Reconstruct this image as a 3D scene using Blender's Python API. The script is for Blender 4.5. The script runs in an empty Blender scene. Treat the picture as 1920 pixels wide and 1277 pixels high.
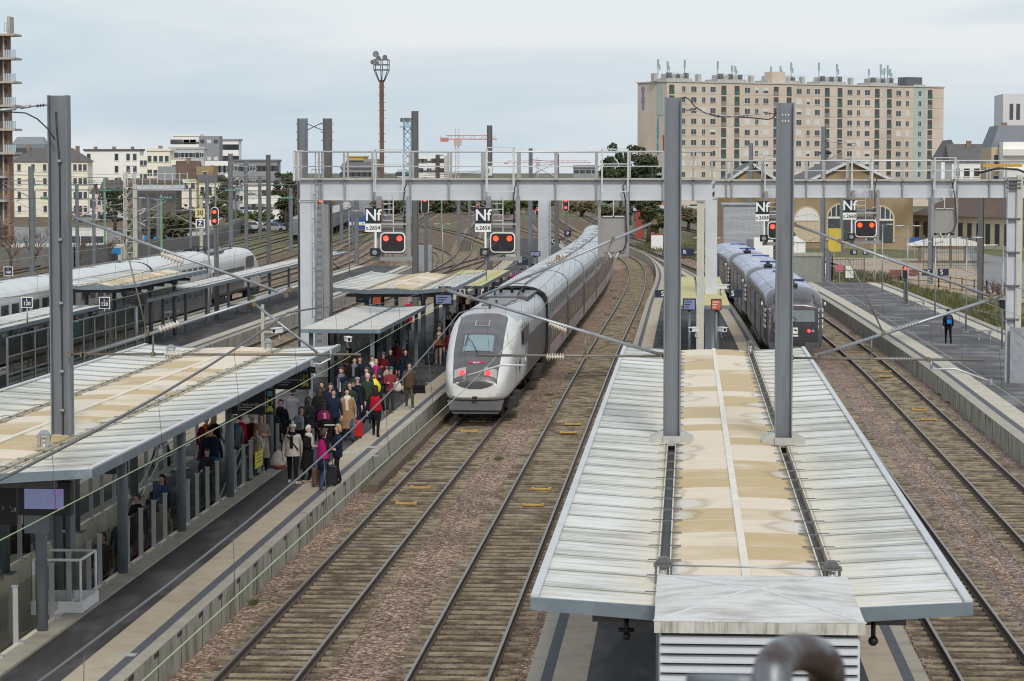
import bpy, bmesh, math, random
from math import sin, cos, tan, atan, atan2, radians, pi, sqrt, hypot
from mathutils import Vector, Matrix, Quaternion
random.seed(7)
S = bpy.context.scene
COL = S.collection
# ---------------- camera ----------------
FPX = 4770.0; HC = 9.4
PITCH = atan(318.5/FPX); YAW = atan(330/FPX*cos(PITCH))
cd = bpy.data.cameras.new("camera"); cam = bpy.data.objects.new("camera", cd); COL.objects.link(cam)
cam.location = (0,0,HC); cam.rotation_euler = (pi/2-PITCH, 0, YAW)
cd.sensor_width = 36; cd.lens = FPX*36/1920; cd.clip_start = .5; cd.clip_end = 9000
cd.dof.use_dof = True; cd.dof.focus_distance = 85; cd.dof.aperture_fstop = 9.0
S.camera = cam
# ---------------- sky and sun ----------------
W = bpy.data.worlds.new("World"); S.world = W; W.use_nodes = True
SUN_EL, SUN_AZ = 38, 168
def world():
    nt = W.node_tree; N = nt.nodes; L = nt.links; N.clear()
    out = N.new('ShaderNodeOutputWorld'); bg = N.new('ShaderNodeBackground')
    sky = N.new('ShaderNodeTexSky'); sky.sky_type = 'NISHITA'; sky.sun_disc = False
    sky.sun_elevation = radians(SUN_EL); sky.sun_rotation = radians(SUN_AZ); sky.air_density = 1.3; sky.dust_density = 2.5
    geo = N.new('ShaderNodeTexCoord'); mp = N.new('ShaderNodeMapping'); mp.inputs['Scale'].default_value = (2.2, 2.2, 15); mp.inputs['Rotation'].default_value = (0.05,0.10,0)
    L.new(geo.outputs['Generated'], mp.inputs['Vector'])
    n1 = N.new('ShaderNodeTexNoise'); n1.inputs['Scale'].default_value = 1.5; n1.inputs['Detail'].default_value = 9; n1.inputs['Roughness'].default_value = .56; n1.inputs['Distortion'].default_value = .35
    L.new(mp.outputs[0], n1.inputs['Vector'])
    cr = N.new('ShaderNodeValToRGB'); e = cr.color_ramp.elements
    e[0].position = .37; e[0].color = (3.75,4.5,5.15,1); e[1].position = .61; e[1].color = (5.25,5.5,5.75,1)
    m = cr.color_ramp.elements.new(.48); m.color = (4.4,4.95,5.4,1)
    L.new(n1.outputs['Fac'], cr.inputs[0])
    mx = N.new('ShaderNodeMixRGB'); mx.inputs[0].default_value = .9
    L.new(sky.outputs[0], mx.inputs[1]); L.new(cr.outputs[0], mx.inputs[2])
    L.new(mx.outputs[0], bg.inputs['Color']); bg.inputs['Strength'].default_value = .125
    L.new(bg.outputs[0], out.inputs[0])
world()
sd = bpy.data.lights.new("sun", 'SUN'); sd.energy = 1.5; sd.angle = radians(10); sd.color = (1,.94,.86)
sun = bpy.data.objects.new("sun", sd); COL.objects.link(sun)
sun.rotation_euler = (radians(90-SUN_EL), 0, radians(180-SUN_AZ)); 
S.cycles.filter_width = 1.1
S.view_settings.view_transform = 'Standard'; S.view_settings.look = 'None'; S.view_settings.exposure = 0.32; S.view_settings.gamma = 1
# ---------------- projection helpers (places things at their measured distance) ----------------
_cw, _sw, _cp, _sp = cos(YAW), sin(YAW), cos(PITCH), sin(PITCH)
def ray(px, py):
    x = (px-960)/FPX; y = -(py-638.5)/FPX
    f = _cp + y*_sp; u = y*_cp - _sp           # forward, up after pitch
    return Vector((x*_cw - f*_sw, x*_sw + f*_cw, u))
def PZ(px, py, z):
    r = ray(px, py); t = (z-HC)/r.z; return Vector((r.x*t, r.y*t, z))
def PY(px, py, Y):
    r = ray(px, py); t = Y/r.y; return Vector((r.x*t, Y, HC+r.z*t))
def PX_(px, py, X):
    r = ray(px, py); t = X/r.x; return Vector((X, r.y*t, HC+r.z*t))
# ---------------- object helpers ----------------
ORG = {}
def tag(o, label=None, cat=None, group=None, kind=None):
    if label: o['label'] = label
    if cat: o['category'] = cat
    if group: o['group'] = group
    if kind: o['kind'] = kind
    return o
def thing(name, label, cat, loc=(0,0,0), group=None, rotz=0):
    o = bpy.data.objects.new(name, None); COL.objects.link(o); o.empty_display_size = .3
    o.location = loc; o.rotation_euler = (0,0,rotz); ORG[o.name] = Vector(loc)
    return tag(o, label, cat, group)
class MB:
    def __init__(s): s.v = []; s.f = []; s.m = []; s.s = []; s.uv = {}
    def add(s, vs, fs, mi=0, smooth=False):
        b = len(s.v); s.v += [tuple(v) for v in vs]
        for f in fs: s.f.append(tuple(b+i for i in f)); s.m.append(mi); s.s.append(smooth)
        return b
    def box(s, x0, x1, y0, y1, z0, z1, mi=0, M=None):
        vs = [Vector(p) for p in ((x0,y0,z0),(x1,y0,z0),(x1,y1,z0),(x0,y1,z0),(x0,y0,z1),(x1,y0,z1),(x1,y1,z1),(x0,y1,z1))]
        if M is not None: vs = [M @ v for v in vs]
        s.add(vs, [(0,3,2,1),(4,5,6,7),(0,1,5,4),(1,2,6,5),(2,3,7,6),(3,0,4,7)], mi)
    def cbox(s, c, sz, mi=0, M=None):
        x,y,z = c; a,b,d = sz[0]/2, sz[1]/2, sz[2]/2
        s.box(x-a,x+a,y-b,y+b,z-d,z+d,mi,M)
    def quad(s, a, b, c, d, mi=0): s.add([a,b,c,d], [(0,1,2,3)], mi)
    def beam(s, p0, p1, w, h, mi=0, up=(0,0,1)):
        p0 = Vector(p0); p1 = Vector(p1); d = (p1-p0)
        if d.length < 1e-6: return
        d.normalize(); u = Vector(up); r = d.cross(u)
        if r.length < 1e-3: r = d.cross(Vector((0,1,0)))
        r.normalize(); u = r.cross(d)
        vs = []
        for p in (p0, p1):
            for a, b in ((-1,-1),(1,-1),(1,1),(-1,1)): vs.append(p + r*(a*w/2) + u*(b*h/2))
        s.add(vs, [(0,1,2,3),(7,6,5,4),(0,4,5,1),(1,5,6,2),(2,6,7,3),(3,7,4,0)], mi)
    def tube(s, pts, r, n=6, mi=0, cap=True, smooth=True):
        pts = [Vector(p) for p in pts]; k = len(pts)
        rs = r if isinstance(r, (list,tuple)) else [r]*k
        prev = None; vs = []
        for i, p in enumerate(pts):
            d = (pts[min(i+1,k-1)] - pts[max(i-1,0)])
            if d.length < 1e-9: d = Vector((0,0,1))
            d.normalize()
            if prev is None:
                a = Vector((0,0,1)) if abs(d.z) < .9 else Vector((0,1,0))
                u = d.cross(a).normalized()
            else:
                u = prev - d*prev.dot(d)
                u = u.normalized() if u.length > 1e-6 else d.orthogonal().normalized()
            prev = u; w = d.cross(u)
            for j in range(n):
                t = 2*pi*j/n; vs.append(p + (u*cos(t)+w*sin(t))*rs[i])
        fs = []
        for i in range(k-1):
            for j in range(n):
                a = i*n+j; b = i*n+(j+1)%n; fs.append((a, b, b+n, a+n))
        b0 = s.add(vs, fs, mi, smooth)
        if cap:
            s.f.append(tuple(b0+j for j in reversed(range(n)))); s.m.append(mi); s.s.append(False)
            s.f.append(tuple(b0+(k-1)*n+j for j in range(n))); s.m.append(mi); s.s.append(False)
    def loft(s, rings, mi=0, cap=True, smooth=True, closed=True):
        n = len(rings[0]); vs = [v for r in rings for v in r]; fs = []
        for i in range(len(rings)-1):
            for j in range(n if closed else n-1):
                a = i*n+j; b = i*n+(j+1)%n; fs.append((a, b, b+n, a+n))
        b0 = s.add(vs, fs, mi, smooth)
        if cap and closed:
            k = len(rings)
            s.f.append(tuple(b0+j for j in reversed(range(n)))); s.m.append(mi); s.s.append(False)
            s.f.append(tuple(b0+(k-1)*n+j for j in range(n))); s.m.append(mi); s.s.append(False)
    def sphere(s, c, r, n=10, mi=0, sc=(1,1,1)):
        c = Vector(c); rings = []
        for i in range(1, n//2+1):
            t = pi*i/(n//2+1); rings.append([c+Vector((r*sc[0]*sin(t)*cos(2*pi*j/n), r*sc[1]*sin(t)*sin(2*pi*j/n), -r*sc[2]*cos(t))) for j in range(n)])
        s.loft(rings, mi)
    def prism(s, poly, y0, y1, mi=0, plane='xz', M=None):
        k = len(poly)
        if plane == 'xz': g = lambda p, t: Vector((p[0], t, p[1]))
        elif plane == 'yz': g = lambda p, t: Vector((t, p[0], p[1]))
        else: g = lambda p, t: Vector((p[0], p[1], t))
        vs = [g(p, y0) for p in poly]+[g(p, y1) for p in poly]
        if M is not None: vs = [M @ v for v in vs]
        s.add(vs, [tuple(range(k)), tuple(range(2*k-1, k-1, -1))]+[(j, j+k, (j+1)%k+k, (j+1)%k) for j in range(k)], mi)
    def build(s, name, mats, parent=None, org=None, fixn=True):
        if not isinstance(mats, (list,tuple)): mats = [mats]
        if org is None: org = ORG[parent.name] if parent is not None and parent.name in ORG else Vector((0,0,0))
        org = Vector(org)
        me = bpy.data.meshes.new(name)
        me.from_pydata([(v[0]-org.x, v[1]-org.y, v[2]-org.z) for v in s.v], [], s.f)
        for m in mats: me.materials.append(m)
        me.polygons.foreach_set('material_index', s.m); me.polygons.foreach_set('use_smooth', s.s)
        if fixn:
            bm = bmesh.new(); bm.from_mesh(me); bmesh.ops.recalc_face_normals(bm, faces=bm.faces); bm.to_mesh(me); bm.free()
        me.update()
        o = bpy.data.objects.new(name, me); COL.objects.link(o)
        if parent is not None: o.parent = parent; ORG[o.name] = org
        else:
            o.location = org; ORG[o.name] = org
        return o
def kids(o): return [c for c in list(o.children)]
def copy_tree(o, loc=None, rotz=None, parent=None, label=None):
    c = o.copy(); COL.objects.link(c)
    if parent is not None: c.parent = parent
    if loc is not None: c.location = loc; ORG[c.name] = Vector(loc)
    if rotz is not None: c.rotation_euler = (0,0,rotz)
    if label: c['label'] = label
    for ch in kids(o): copy_tree(ch, parent=c)
    return c
# ---------------- materials ----------------
MATS = {}
def mk(name, col, rough=.7, metal=0., var=.12, scale=2., stretch=(1,1,1), col2=None, lo=.45, hi=.7, s2=1., st2=(1,1,1), bump=0., bs=30., emit=None, es=1., spec=.5, alpha=1., local=False):
    if name in MATS: return MATS[name]
    m = bpy.data.materials.new(name); m.use_nodes = True; nt = m.node_tree; N = nt.nodes; L = nt.links
    b = N['Principled BSDF']; b.inputs['Roughness'].default_value = rough; b.inputs['Metallic'].default_value = metal
    b.inputs['Specular IOR Level'].default_value = spec
    c4 = (*col, 1)
    if emit is not None:
        b.inputs['Base Color'].default_value = c4; b.inputs['Emission Color'].default_value = (*emit,1); b.inputs['Emission Strength'].default_value = es
        MATS[name] = m; return m
    if local: src = N.new('ShaderNodeTexCoord').outputs['Object']
    else: src = N.new('ShaderNodeNewGeometry').outputs['Position']
    def noise(sc, st, det=5, ro=.6):
        mp = N.new('ShaderNodeMapping'); mp.inputs['Scale'].default_value = st; L.new(src, mp.inputs['Vector'])
        t = N.new('ShaderNodeTexNoise'); t.inputs['Scale'].default_value = sc; t.inputs['Detail'].default_value = det; t.inputs['Roughness'].default_value = ro
        L.new(mp.outputs[0], t.inputs['Vector']); return t.outputs['Fac']
    base = None
    rgb = N.new('ShaderNodeRGB'); rgb.outputs[0].default_value = c4; base = rgb.outputs[0]
    if col2 is not None:
        f = noise(s2, st2); mr = N.new('ShaderNodeMapRange'); mr.inputs[1].default_value = lo; mr.inputs[2].default_value = hi; L.new(f, mr.inputs[0])
        mx = N.new('ShaderNodeMixRGB'); mx.inputs[2].default_value = (*col2,1); L.new(mr.outputs[0], mx.inputs[0]); L.new(base, mx.inputs[1]); base = mx.outputs[0]
    if var > 0:
        f = noise(scale, stretch); mr = N.new('ShaderNodeMapRange'); mr.inputs[1].default_value = .25; mr.inputs[2].default_value = .75
        mr.inputs[3].default_value = 1-var; mr.inputs[4].default_value = 1+var; L.new(f, mr.inputs[0])
        vm = N.new('ShaderNodeVectorMath'); vm.operation = 'SCALE'; L.new(base, vm.inputs[0]); L.new(mr.outputs[0], vm.inputs['Scale']); base = vm.outputs[0]
    L.new(base, b.inputs['Base Color'])
    if bump > 0:
        f = noise(bs, (1,1,1), 3); bp = N.new('ShaderNodeBump'); bp.inputs['Strength'].default_value = bump; bp.inputs['Distance'].default_value = .02; L.new(f, bp.inputs['Height']); L.new(bp.outputs[0], b.inputs['Normal'])
    if alpha < 1: b.inputs['Alpha'].default_value = alpha
    MATS[name] = m; return m
def glassmat(name, tint, alpha, rough=.05):
    m = bpy.data.materials.new(name); m.use_nodes = True; nt = m.node_tree; N = nt.nodes; L = nt.links; N.clear()
    out = N.new('ShaderNodeOutputMaterial'); tr = N.new('ShaderNodeBsdfTransparent'); tr.inputs[0].default_value = (*tint,1)
    gl = N.new('ShaderNodeBsdfGlossy'); gl.inputs['Roughness'].default_value = rough; gl.inputs['Color'].default_value = (.8,.85,.9,1)
    mx = N.new('ShaderNodeMixShader'); mx.inputs[0].default_value = alpha; L.new(tr.outputs[0], mx.inputs[1]); L.new(gl.outputs[0], mx.inputs[2]); L.new(mx.outputs[0], out.inputs[0])
    MATS[name] = m; return m
def ballast(name, c1, c2, c3, bed=None, sc=12.):
    """crushed stone: a coloured cell per stone, dark gaps; bed = brake-dust brown down the middle of a track (UV x = metres from the centre line)"""
    m = bpy.data.materials.new(name); m.use_nodes = True; nt = m.node_tree; N = nt.nodes; L = nt.links
    b = N['Principled BSDF']; b.inputs['Roughness'].default_value = .9; b.inputs['Specular IOR Level'].default_value = .3
    g = N.new('ShaderNodeNewGeometry').outputs['Position']
    v = N.new('ShaderNodeTexVoronoi'); v.inputs['Scale'].default_value = sc; L.new(g, v.inputs['Vector'])
    sep = N.new('ShaderNodeSeparateColor'); L.new(v.outputs['Color'], sep.inputs[0])
    cr = N.new('ShaderNodeValToRGB'); e = cr.color_ramp.elements; e[0].color = (*c1,1); e[1].color = (*c2,1); x = e.new(.5); x.color = (*c3,1); L.new(sep.outputs[0], cr.inputs[0])
    mr = N.new('ShaderNodeMapRange'); mr.inputs[1].default_value = .28; mr.inputs[2].default_value = .62; mr.inputs[3].default_value = 1.12; mr.inputs[4].default_value = .42; L.new(v.outputs['Distance'], mr.inputs[0])
    vm = N.new('ShaderNodeVectorMath'); vm.operation = 'SCALE'; L.new(cr.outputs[0], vm.inputs[0]); L.new(mr.outputs[0], vm.inputs['Scale'])
    n = N.new('ShaderNodeTexNoise'); n.inputs['Scale'].default_value = .55; n.inputs['Detail'].default_value = 6; L.new(g, n.inputs['Vector'])
    mr2 = N.new('ShaderNodeMapRange'); mr2.inputs[1].default_value = .3; mr2.inputs[2].default_value = .7; mr2.inputs[3].default_value = .72; mr2.inputs[4].default_value = 1.22; L.new(n.outputs['Fac'], mr2.inputs[0])
    vm2 = N.new('ShaderNodeVectorMath'); vm2.operation = 'SCALE'; L.new(vm.outputs[0], vm2.inputs[0]); L.new(mr2.outputs[0], vm2.inputs['Scale'])
    col = vm2.outputs[0]
    # coarse voronoi stones against moire
    if bed:
        uv = N.new('ShaderNodeUVMap'); su = N.new('ShaderNodeSeparateXYZ'); L.new(uv.outputs[0], su.inputs[0])
        ab = N.new('ShaderNodeMath'); ab.operation = 'ABSOLUTE'; L.new(su.outputs[0], ab.inputs[0])
        n3 = N.new('ShaderNodeTexNoise'); n3.inputs['Scale'].default_value = 2.2; n3.inputs['Detail'].default_value = 5; L.new(g, n3.inputs['Vector'])
        ad = N.new('ShaderNodeMath'); ad.operation = 'MULTIPLY_ADD'; ad.inputs[1].default_value = .9; L.new(n3.outputs['Fac'], ad.inputs[0]); L.new(ab.outputs[0], ad.inputs[2])
        mr3 = N.new('ShaderNodeMapRange'); mr3.inputs[1].default_value = 1.2; mr3.inputs[2].default_value = 1.72; mr3.inputs[3].default_value = .88; mr3.inputs[4].default_value = 0; L.new(ad.outputs[0], mr3.inputs[0])
        bc = N.new('ShaderNodeVectorMath'); bc.operation = 'SCALE'; bc.inputs[0].default_value = bed; L.new(mr.outputs[0], bc.inputs['Scale'])
        mx = N.new('ShaderNodeMixRGB'); L.new(mr3.outputs[0], mx.inputs[0]); L.new(col, mx.inputs[1]); L.new(bc.outputs[0], mx.inputs[2]); col = mx.outputs[0]
    L.new(col, b.inputs['Base Color'])
    bp = N.new('ShaderNodeBump'); bp.invert = True; bp.inputs['Strength'].default_value = .9; bp.inputs['Distance'].default_value = .03; L.new(v.outputs['Distance'], bp.inputs['Height']); L.new(bp.outputs[0], b.inputs['Normal'])
    MATS[name] = m; return m
BAL1, BAL2, BAL3 = (.19,.11,.075), (.63,.46,.36), (.37,.245,.18)
M_bal = ballast('pink_ballast', BAL1, BAL2, BAL3)
M_bed = ballast('track_ballast', BAL1, BAL2, BAL3, bed=(.125,.088,.056))
M_balg = ballast('grey_ballast', (.16,.12,.105), (.50,.38,.32), (.32,.225,.18))
M_bedg = ballast('grey_track_ballast', (.16,.12,.105), (.50,.38,.32), (.32,.225,.18), bed=(.12,.09,.062))
M_yard = ballast('yard_ballast', (.12,.08,.045), (.33,.24,.15), (.20,.14,.085), sc=6)
M_asph = mk('platform_asphalt', (.058,.055,.055), .85, spec=.2, var=.42, scale=.9, stretch=(1.6,.35,1), col2=(.095,.09,.092), s2=1.3, st2=(1,.3,1), lo=.48, hi=.62, bump=.15, bs=60)
M_asph2 = mk('grey_asphalt', (.10,.095,.10), .8, spec=.25, var=.3, scale=.5, col2=(.17,.165,.17), s2=.5, lo=.5, hi=.62)
M_cop = mk('coping_concrete', (.37,.335,.27), .85, var=.15, scale=3, col2=(.22,.20,.15), s2=1.5, lo=.52, hi=.75)
M_tact = mk('tactile_paving', (.43,.36,.27), .85, var=.12, scale=2.5, col2=(.33,.27,.2), s2=.8, lo=.5, hi=.75)
M_tactr = mk('tactile_paving_grey_beige', (.50,.45,.36), .85, var=.12, scale=2.5, col2=(.38,.33,.26), s2=.8, lo=.5, hi=.75)
M_strip = mk('dark_edge_stripe', (.10,.105,.12), .8, spec=.25, var=.15, scale=4)
M_wall = mk('platform_wall_concrete', (.36,.34,.28), .9, var=.25, scale=1.5, stretch=(1,1,.5), col2=(.13,.115,.08), s2=2.2, st2=(1,1,.35), lo=.5, hi=.72, bump=.2)
M_conc = mk('concrete', (.70,.64,.52), .9, var=.15, scale=1.2, col2=(.54,.49,.38), s2=1.6, lo=.5, hi=.75, bump=.1)
M_galv = mk('galvanised_steel', (.36,.38,.41), .42, metal=.55, var=.10, scale=5, stretch=(1,1,.3), col2=(.27,.285,.31), s2=3, lo=.5, hi=.7, local=True)
M_mast = mk('grey_mast_steel', (.19,.21,.235), .5, metal=.3, var=.10, scale=2.5, stretch=(2,2,.15), col2=(.14,.15,.165), s2=1.6, st2=(2,2,.4), lo=.52, hi=.72)
M_mastd = mk('dark_mast_steel', (.13,.13,.13), .55, metal=.2, var=.15, scale=3, stretch=(2,2,.3))
M_post = mk('canopy_post_grey', (.16,.185,.205), .5, metal=.2, var=.12, scale=4)
M_fasc = mk('canopy_fascia', (.19,.235,.27), .45, metal=.35, var=.15, scale=3, stretch=(1,1,2), col2=(.30,.34,.37), s2=2.5, lo=.55, hi=.75)
M_alu = mk('pale_aluminium', (.60,.61,.61), .42, metal=.35, var=.08, scale=3)
M_gant = mk('gantry_grey_paint', (.54,.56,.60), .5, metal=.1, var=.06, scale=1.2, col2=(.46,.475,.50), s2=.8, lo=.5, hi=.8)
M_gantd = mk('gantry_dark_frame', (.27,.265,.27), .6, metal=.1, var=.12, scale=3)
M_rust = mk('rusty_rail', (.085,.055,.04), .7, var=.25, scale=6)
M_head = mk('rail_head', (.24,.215,.205), .4, metal=.5, var=.15)
M_headr = mk('worn_rail_head', (.13,.095,.075), .4, metal=.7, var=.2)
M_sleep = mk('sleeper_concrete', (.30,.245,.165), .9, var=.35, scale=4, col2=(.11,.08,.05), s2=1.7, st2=(1,1,1), lo=.42, hi=.62)
M_black = mk('black_paint', (.012,.013,.016), .45, var=.1)
M_dark = mk('dark_panel', (.03,.032,.037), .4, var=.1)
M_white = mk('white_paint', (.78,.78,.77), .5, var=.06)
M_beige = mk('beige_cladding', (.50,.49,.42), .6, var=.1)
M_porc = mk('porcelain', (.62,.58,.50), .35, var=.08)
M_ochre = mk('orange_beacon_plastic', (.55,.32,.06), .6, var=.25, scale=12)
M_copper = mk('copper_wire', (.36,.42,.24), .5, metal=.2, var=.1)
M_cable = mk('black_cable', (.03,.03,.032), .6, var=0)
M_wire = mk('steel_wire', (.13,.13,.14), .5, metal=.4, var=0)
M_red_on = mk('lit_red_lamp', (.5,.01,.01), emit=(1,.035,.02), es=4.5)
M_orange_on = mk('lit_orange_lamp', (.5,.05,.01), emit=(1,.045,.012), es=2.8)
M_lens = mk('dark_lens', (.02,.016,.018), .2, var=0)
M_paper = mk('paper_white', (.75,.74,.72), .8, var=0)
M_glass = glassmat('clear_glass', (.82,.82,.80), .07)
M_glassd = glassmat('shelter_glass', (.50,.54,.53), .16)
# text
def text(name, s, size, loc, mat, parent=None, rx=90, rz=0, align='CENTER', bold=0., ext=.004, sx=1.0):
    c = bpy.data.curves.new(name, 'FONT'); c.body = s; c.size = size; c.align_x = align; c.align_y = 'CENTER'; c.extrude = ext; c.offset = bold; c.resolution_u = 3
    t = bpy.data.objects.new('tmp', c); COL.objects.link(t)
    bpy.context.view_layer.update()
    me = bpy.data.meshes.new_from_object(t.evaluated_get(bpy.context.evaluated_depsgraph_get()))
    bpy.data.objects.remove(t); bpy.data.curves.remove(c)
    M = Matrix.Rotation(radians(rz), 4, 'Z') @ Matrix.Rotation(radians(rx), 4, 'X') @ Matrix.Diagonal((sx,1,1,1))
    me.transform(M); me.materials.clear(); me.materials.append(mat)
    o = bpy.data.objects.new(name, me); COL.objects.link(o)
    if parent is not None:
        o.parent = parent; o.location = Vector(loc)-ORG[parent.name]; ORG[o.name] = Vector(loc)
    else: o.location = loc
    return o
# ---------------- paths ----------------
def path(ctrl, step=2.0):
    """smooth path through (y, x) control points -> list of (x, y)"""
    c = [Vector((x, y)) for y, x in ctrl]; c = [c[0]*2-c[1]] + c + [c[-1]*2-c[-2]]
    out = []
    for i in range(1, len(c)-2):
        p0, p1, p2, p3 = c[i-1:i+3]; n = max(1, int((p2-p1).length/step))
        l1 = (p2-p1).length
        m1 = ((p2-p1)/l1 + (p1-p0)/max((p1-p0).length,1e-6))*.5*l1; m2 = ((p2-p1)/l1 + (p3-p2)/max((p3-p2).length,1e-6))*.5*l1
        for k in range(n):
            t = k/n; out.append(p1*(2*t**3-3*t*t+1)+m1*(t**3-2*t*t+t)+p2*(-2*t**3+3*t*t)+m2*(t**3-t*t))
    out.append(c[-2]); return out
def offset(pa, d):
    out = []
    for i, p in enumerate(pa):
        t = pa[min(i+1, len(pa)-1)]-pa[max(i-1, 0)]; t.normalize(); out.append(Vector((p.x+t.y*d, p.y-t.x*d)))
    return out
def at_len(pa, s):
    for i in range(len(pa)-1):
        l = (pa[i+1]-pa[i]).length
        if s <= l: return pa[i].lerp(pa[i+1], s/l), (pa[i+1]-pa[i]).normalized()
        s -= l
    return pa[-1], (pa[-1]-pa[-2]).normalized()
def at_y(pa, y):
    for i in range(len(pa)-1):
        if pa[i].y <= y <= pa[i+1].y:
            t = (y-pa[i].y)/(pa[i+1].y-pa[i].y); return pa[i].lerp(pa[i+1], t), (pa[i+1]-pa[i]).normalized()
    return (pa[0], (pa[1]-pa[0]).normalized()) if y < pa[0].y else (pa[-1], (pa[-1]-pa[-2]).normalized())
def clip(pa, y0, y1):
    a, _ = at_y(pa, y0); b, _ = at_y(pa, y1)
    return [a]+[p for p in pa if y0+.01 < p.y < y1-.01]+[b]
# ---------------- ground ----------------
def sheet(name, pts, z, mat, kind='structure', label=None):
    mb = MB(); mb.add([(x,y,z) for x,y in pts], [tuple(range(len(pts)))]); o = mb.build(name, mat, fixn=False)
    if o.data.polygons[0].normal.z < 0: o.data.flip_normals()
    return tag(o, label, kind=kind)
HX0, HX1, HY0, HY1 = -15.12, -12.38, 38, 70.5
M_groundfar = mk('dull_ground', (.13,.12,.085), .95, var=.3, scale=.05, col2=(.09,.11,.05), s2=.02, lo=.42, hi=.58)
mb = MB(); z = -.21
for a,b,c,d in ((-6000,HX0,-60,9000),(HX1,6000,-60,9000),(HX0,HX1,-60,HY0),(HX0,HX1,HY1,9000)): mb.quad((a,c,z),(b,c,z),(b,d,z),(a,d,z))
tag(mb.build('ground', M_groundfar), kind='structure')
mb = MB(); z = -.205
for a,b,c,d in ((-17.4,-9.8,12,HY0),(-17.4,HX0,HY0,HY1),(HX1,-9.8,HY0,HY1),(-17.4,-9.8,HY1,200),(-60,-17.4,12,200),(-9.8,24,12,200),(-75,40,200,330)): mb.quad((a,c,z),(b,c,z),(b,d,z),(a,d,z))
tag(mb.build('ballast_bed', M_bal), kind='structure')
# yard ballast further out
sheet('yard_ground', [(-78,200.5),(-24,200.5),(-12,300),(-14,420),(-26,700),(-60,1100),(-330,1100),(-200,600),(-120,380)], -.199, M_yard)
# ---------------- tracks ----------------
T1 = path([(18,-8.05),(70,-7.92),(120,-7.82),(224,-8.0),(264,-9.5),(300,-12.6),(400,-22),(500,-30),(700,-44),(1000,-60)])
T2 = path([(18,-4.41),(120,-4.41),(224,-4.41),(264,-5.8),(300,-8.9),(400,-18.3),(500,-26.3),(700,-40),(1000,-56)])
T3 = path([(18,5.90),(47,5.86),(77,5.60),(122,5.32),(150,4.95),(178,4.35),(200,3.4),(230,1.4),(260,-1.4),(300,-5.2),(400,-15),(600,-31)])
T4 = path([(18,9.4),(77,9.28),(93,9.2),(118,9.05),(138,8.70),(167,7.9),(196,6.8),(240,4.4),(300,-1),(400,-11),(600,-27)])
T5 = path([(60,20.6),(100,20.0),(139,19.4),(180,18.4),(204,17.6),(240,15.6),(300,11),(400,1),(600,-16)])
TL1 = path([(18,-19.1),(150,-19.1),(230,-19.3),(280,-21),(340,-25.5),(450,-33),(700,-48)])
TL2 = path([(18,-22.85),(150,-22.85),(230,-23.2),(280,-25),(340,-29.5),(450,-37),(700,-52)])
TL3 = path([(60,-32.6),(180,-32.6),(260,-34),(340,-40),(500,-52),(700,-66)])
TL4 = path([(60,-36.4),(180,-36.4),(260,-38),(340,-44),(500,-56),(700,-70)])
def rail_prof(): return [(-.030,0),(.030,0),(.036,-.035),(.011,-.05),(.011,-.14),(.07,-.155),(.07,-.165),(-.07,-.165),(-.07,-.155),(-.011,-.14),(-.011,-.05),(-.036,-.035)]
def rail_mesh(pa, mb, dz=0):
    pr = rail_prof(); rings = []
    for i, p in enumerate(pa):
        t = pa[min(i+1,len(pa)-1)]-pa[max(i-1,0)]; t.normalize(); nx, ny = t.y, -t.x
        rings.append([Vector((p.x+nx*a, p.y+ny*a, b+dz)) for a, b in pr])
    n = len(pr); b0 = len(mb.v); vs = [v for r in rings for v in r]; mb.v += [tuple(v) for v in vs]
    for i in range(len(rings)-1):
        for j in range(n):
            a = b0+i*n+j; b = b0+i*n+(j+1)%n; mb.f.append((a,b,b+n,a+n)); mb.m.append(1 if j == 0 else 0); mb.s.append(False)
def thin(pa, tol=.01):
    out = [pa[0]]
    for i in range(1, len(pa)-1):
        a = (pa[i]-out[-1]); b = (pa[i+1]-pa[i])
        if abs(a.normalized().cross(b.normalized())) > .002 or a.length > 25: out.append(pa[i])
    out.append(pa[-1]); return out
smb = MB(); 
sl_poly = [(-.13,-.06),(.13,-.06),(.11,.035),(-.11,.035)]
smb.prism(sl_poly, -1.22, 1.22, plane='yz')
SLEEPER = None; BEDN = [0]
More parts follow.
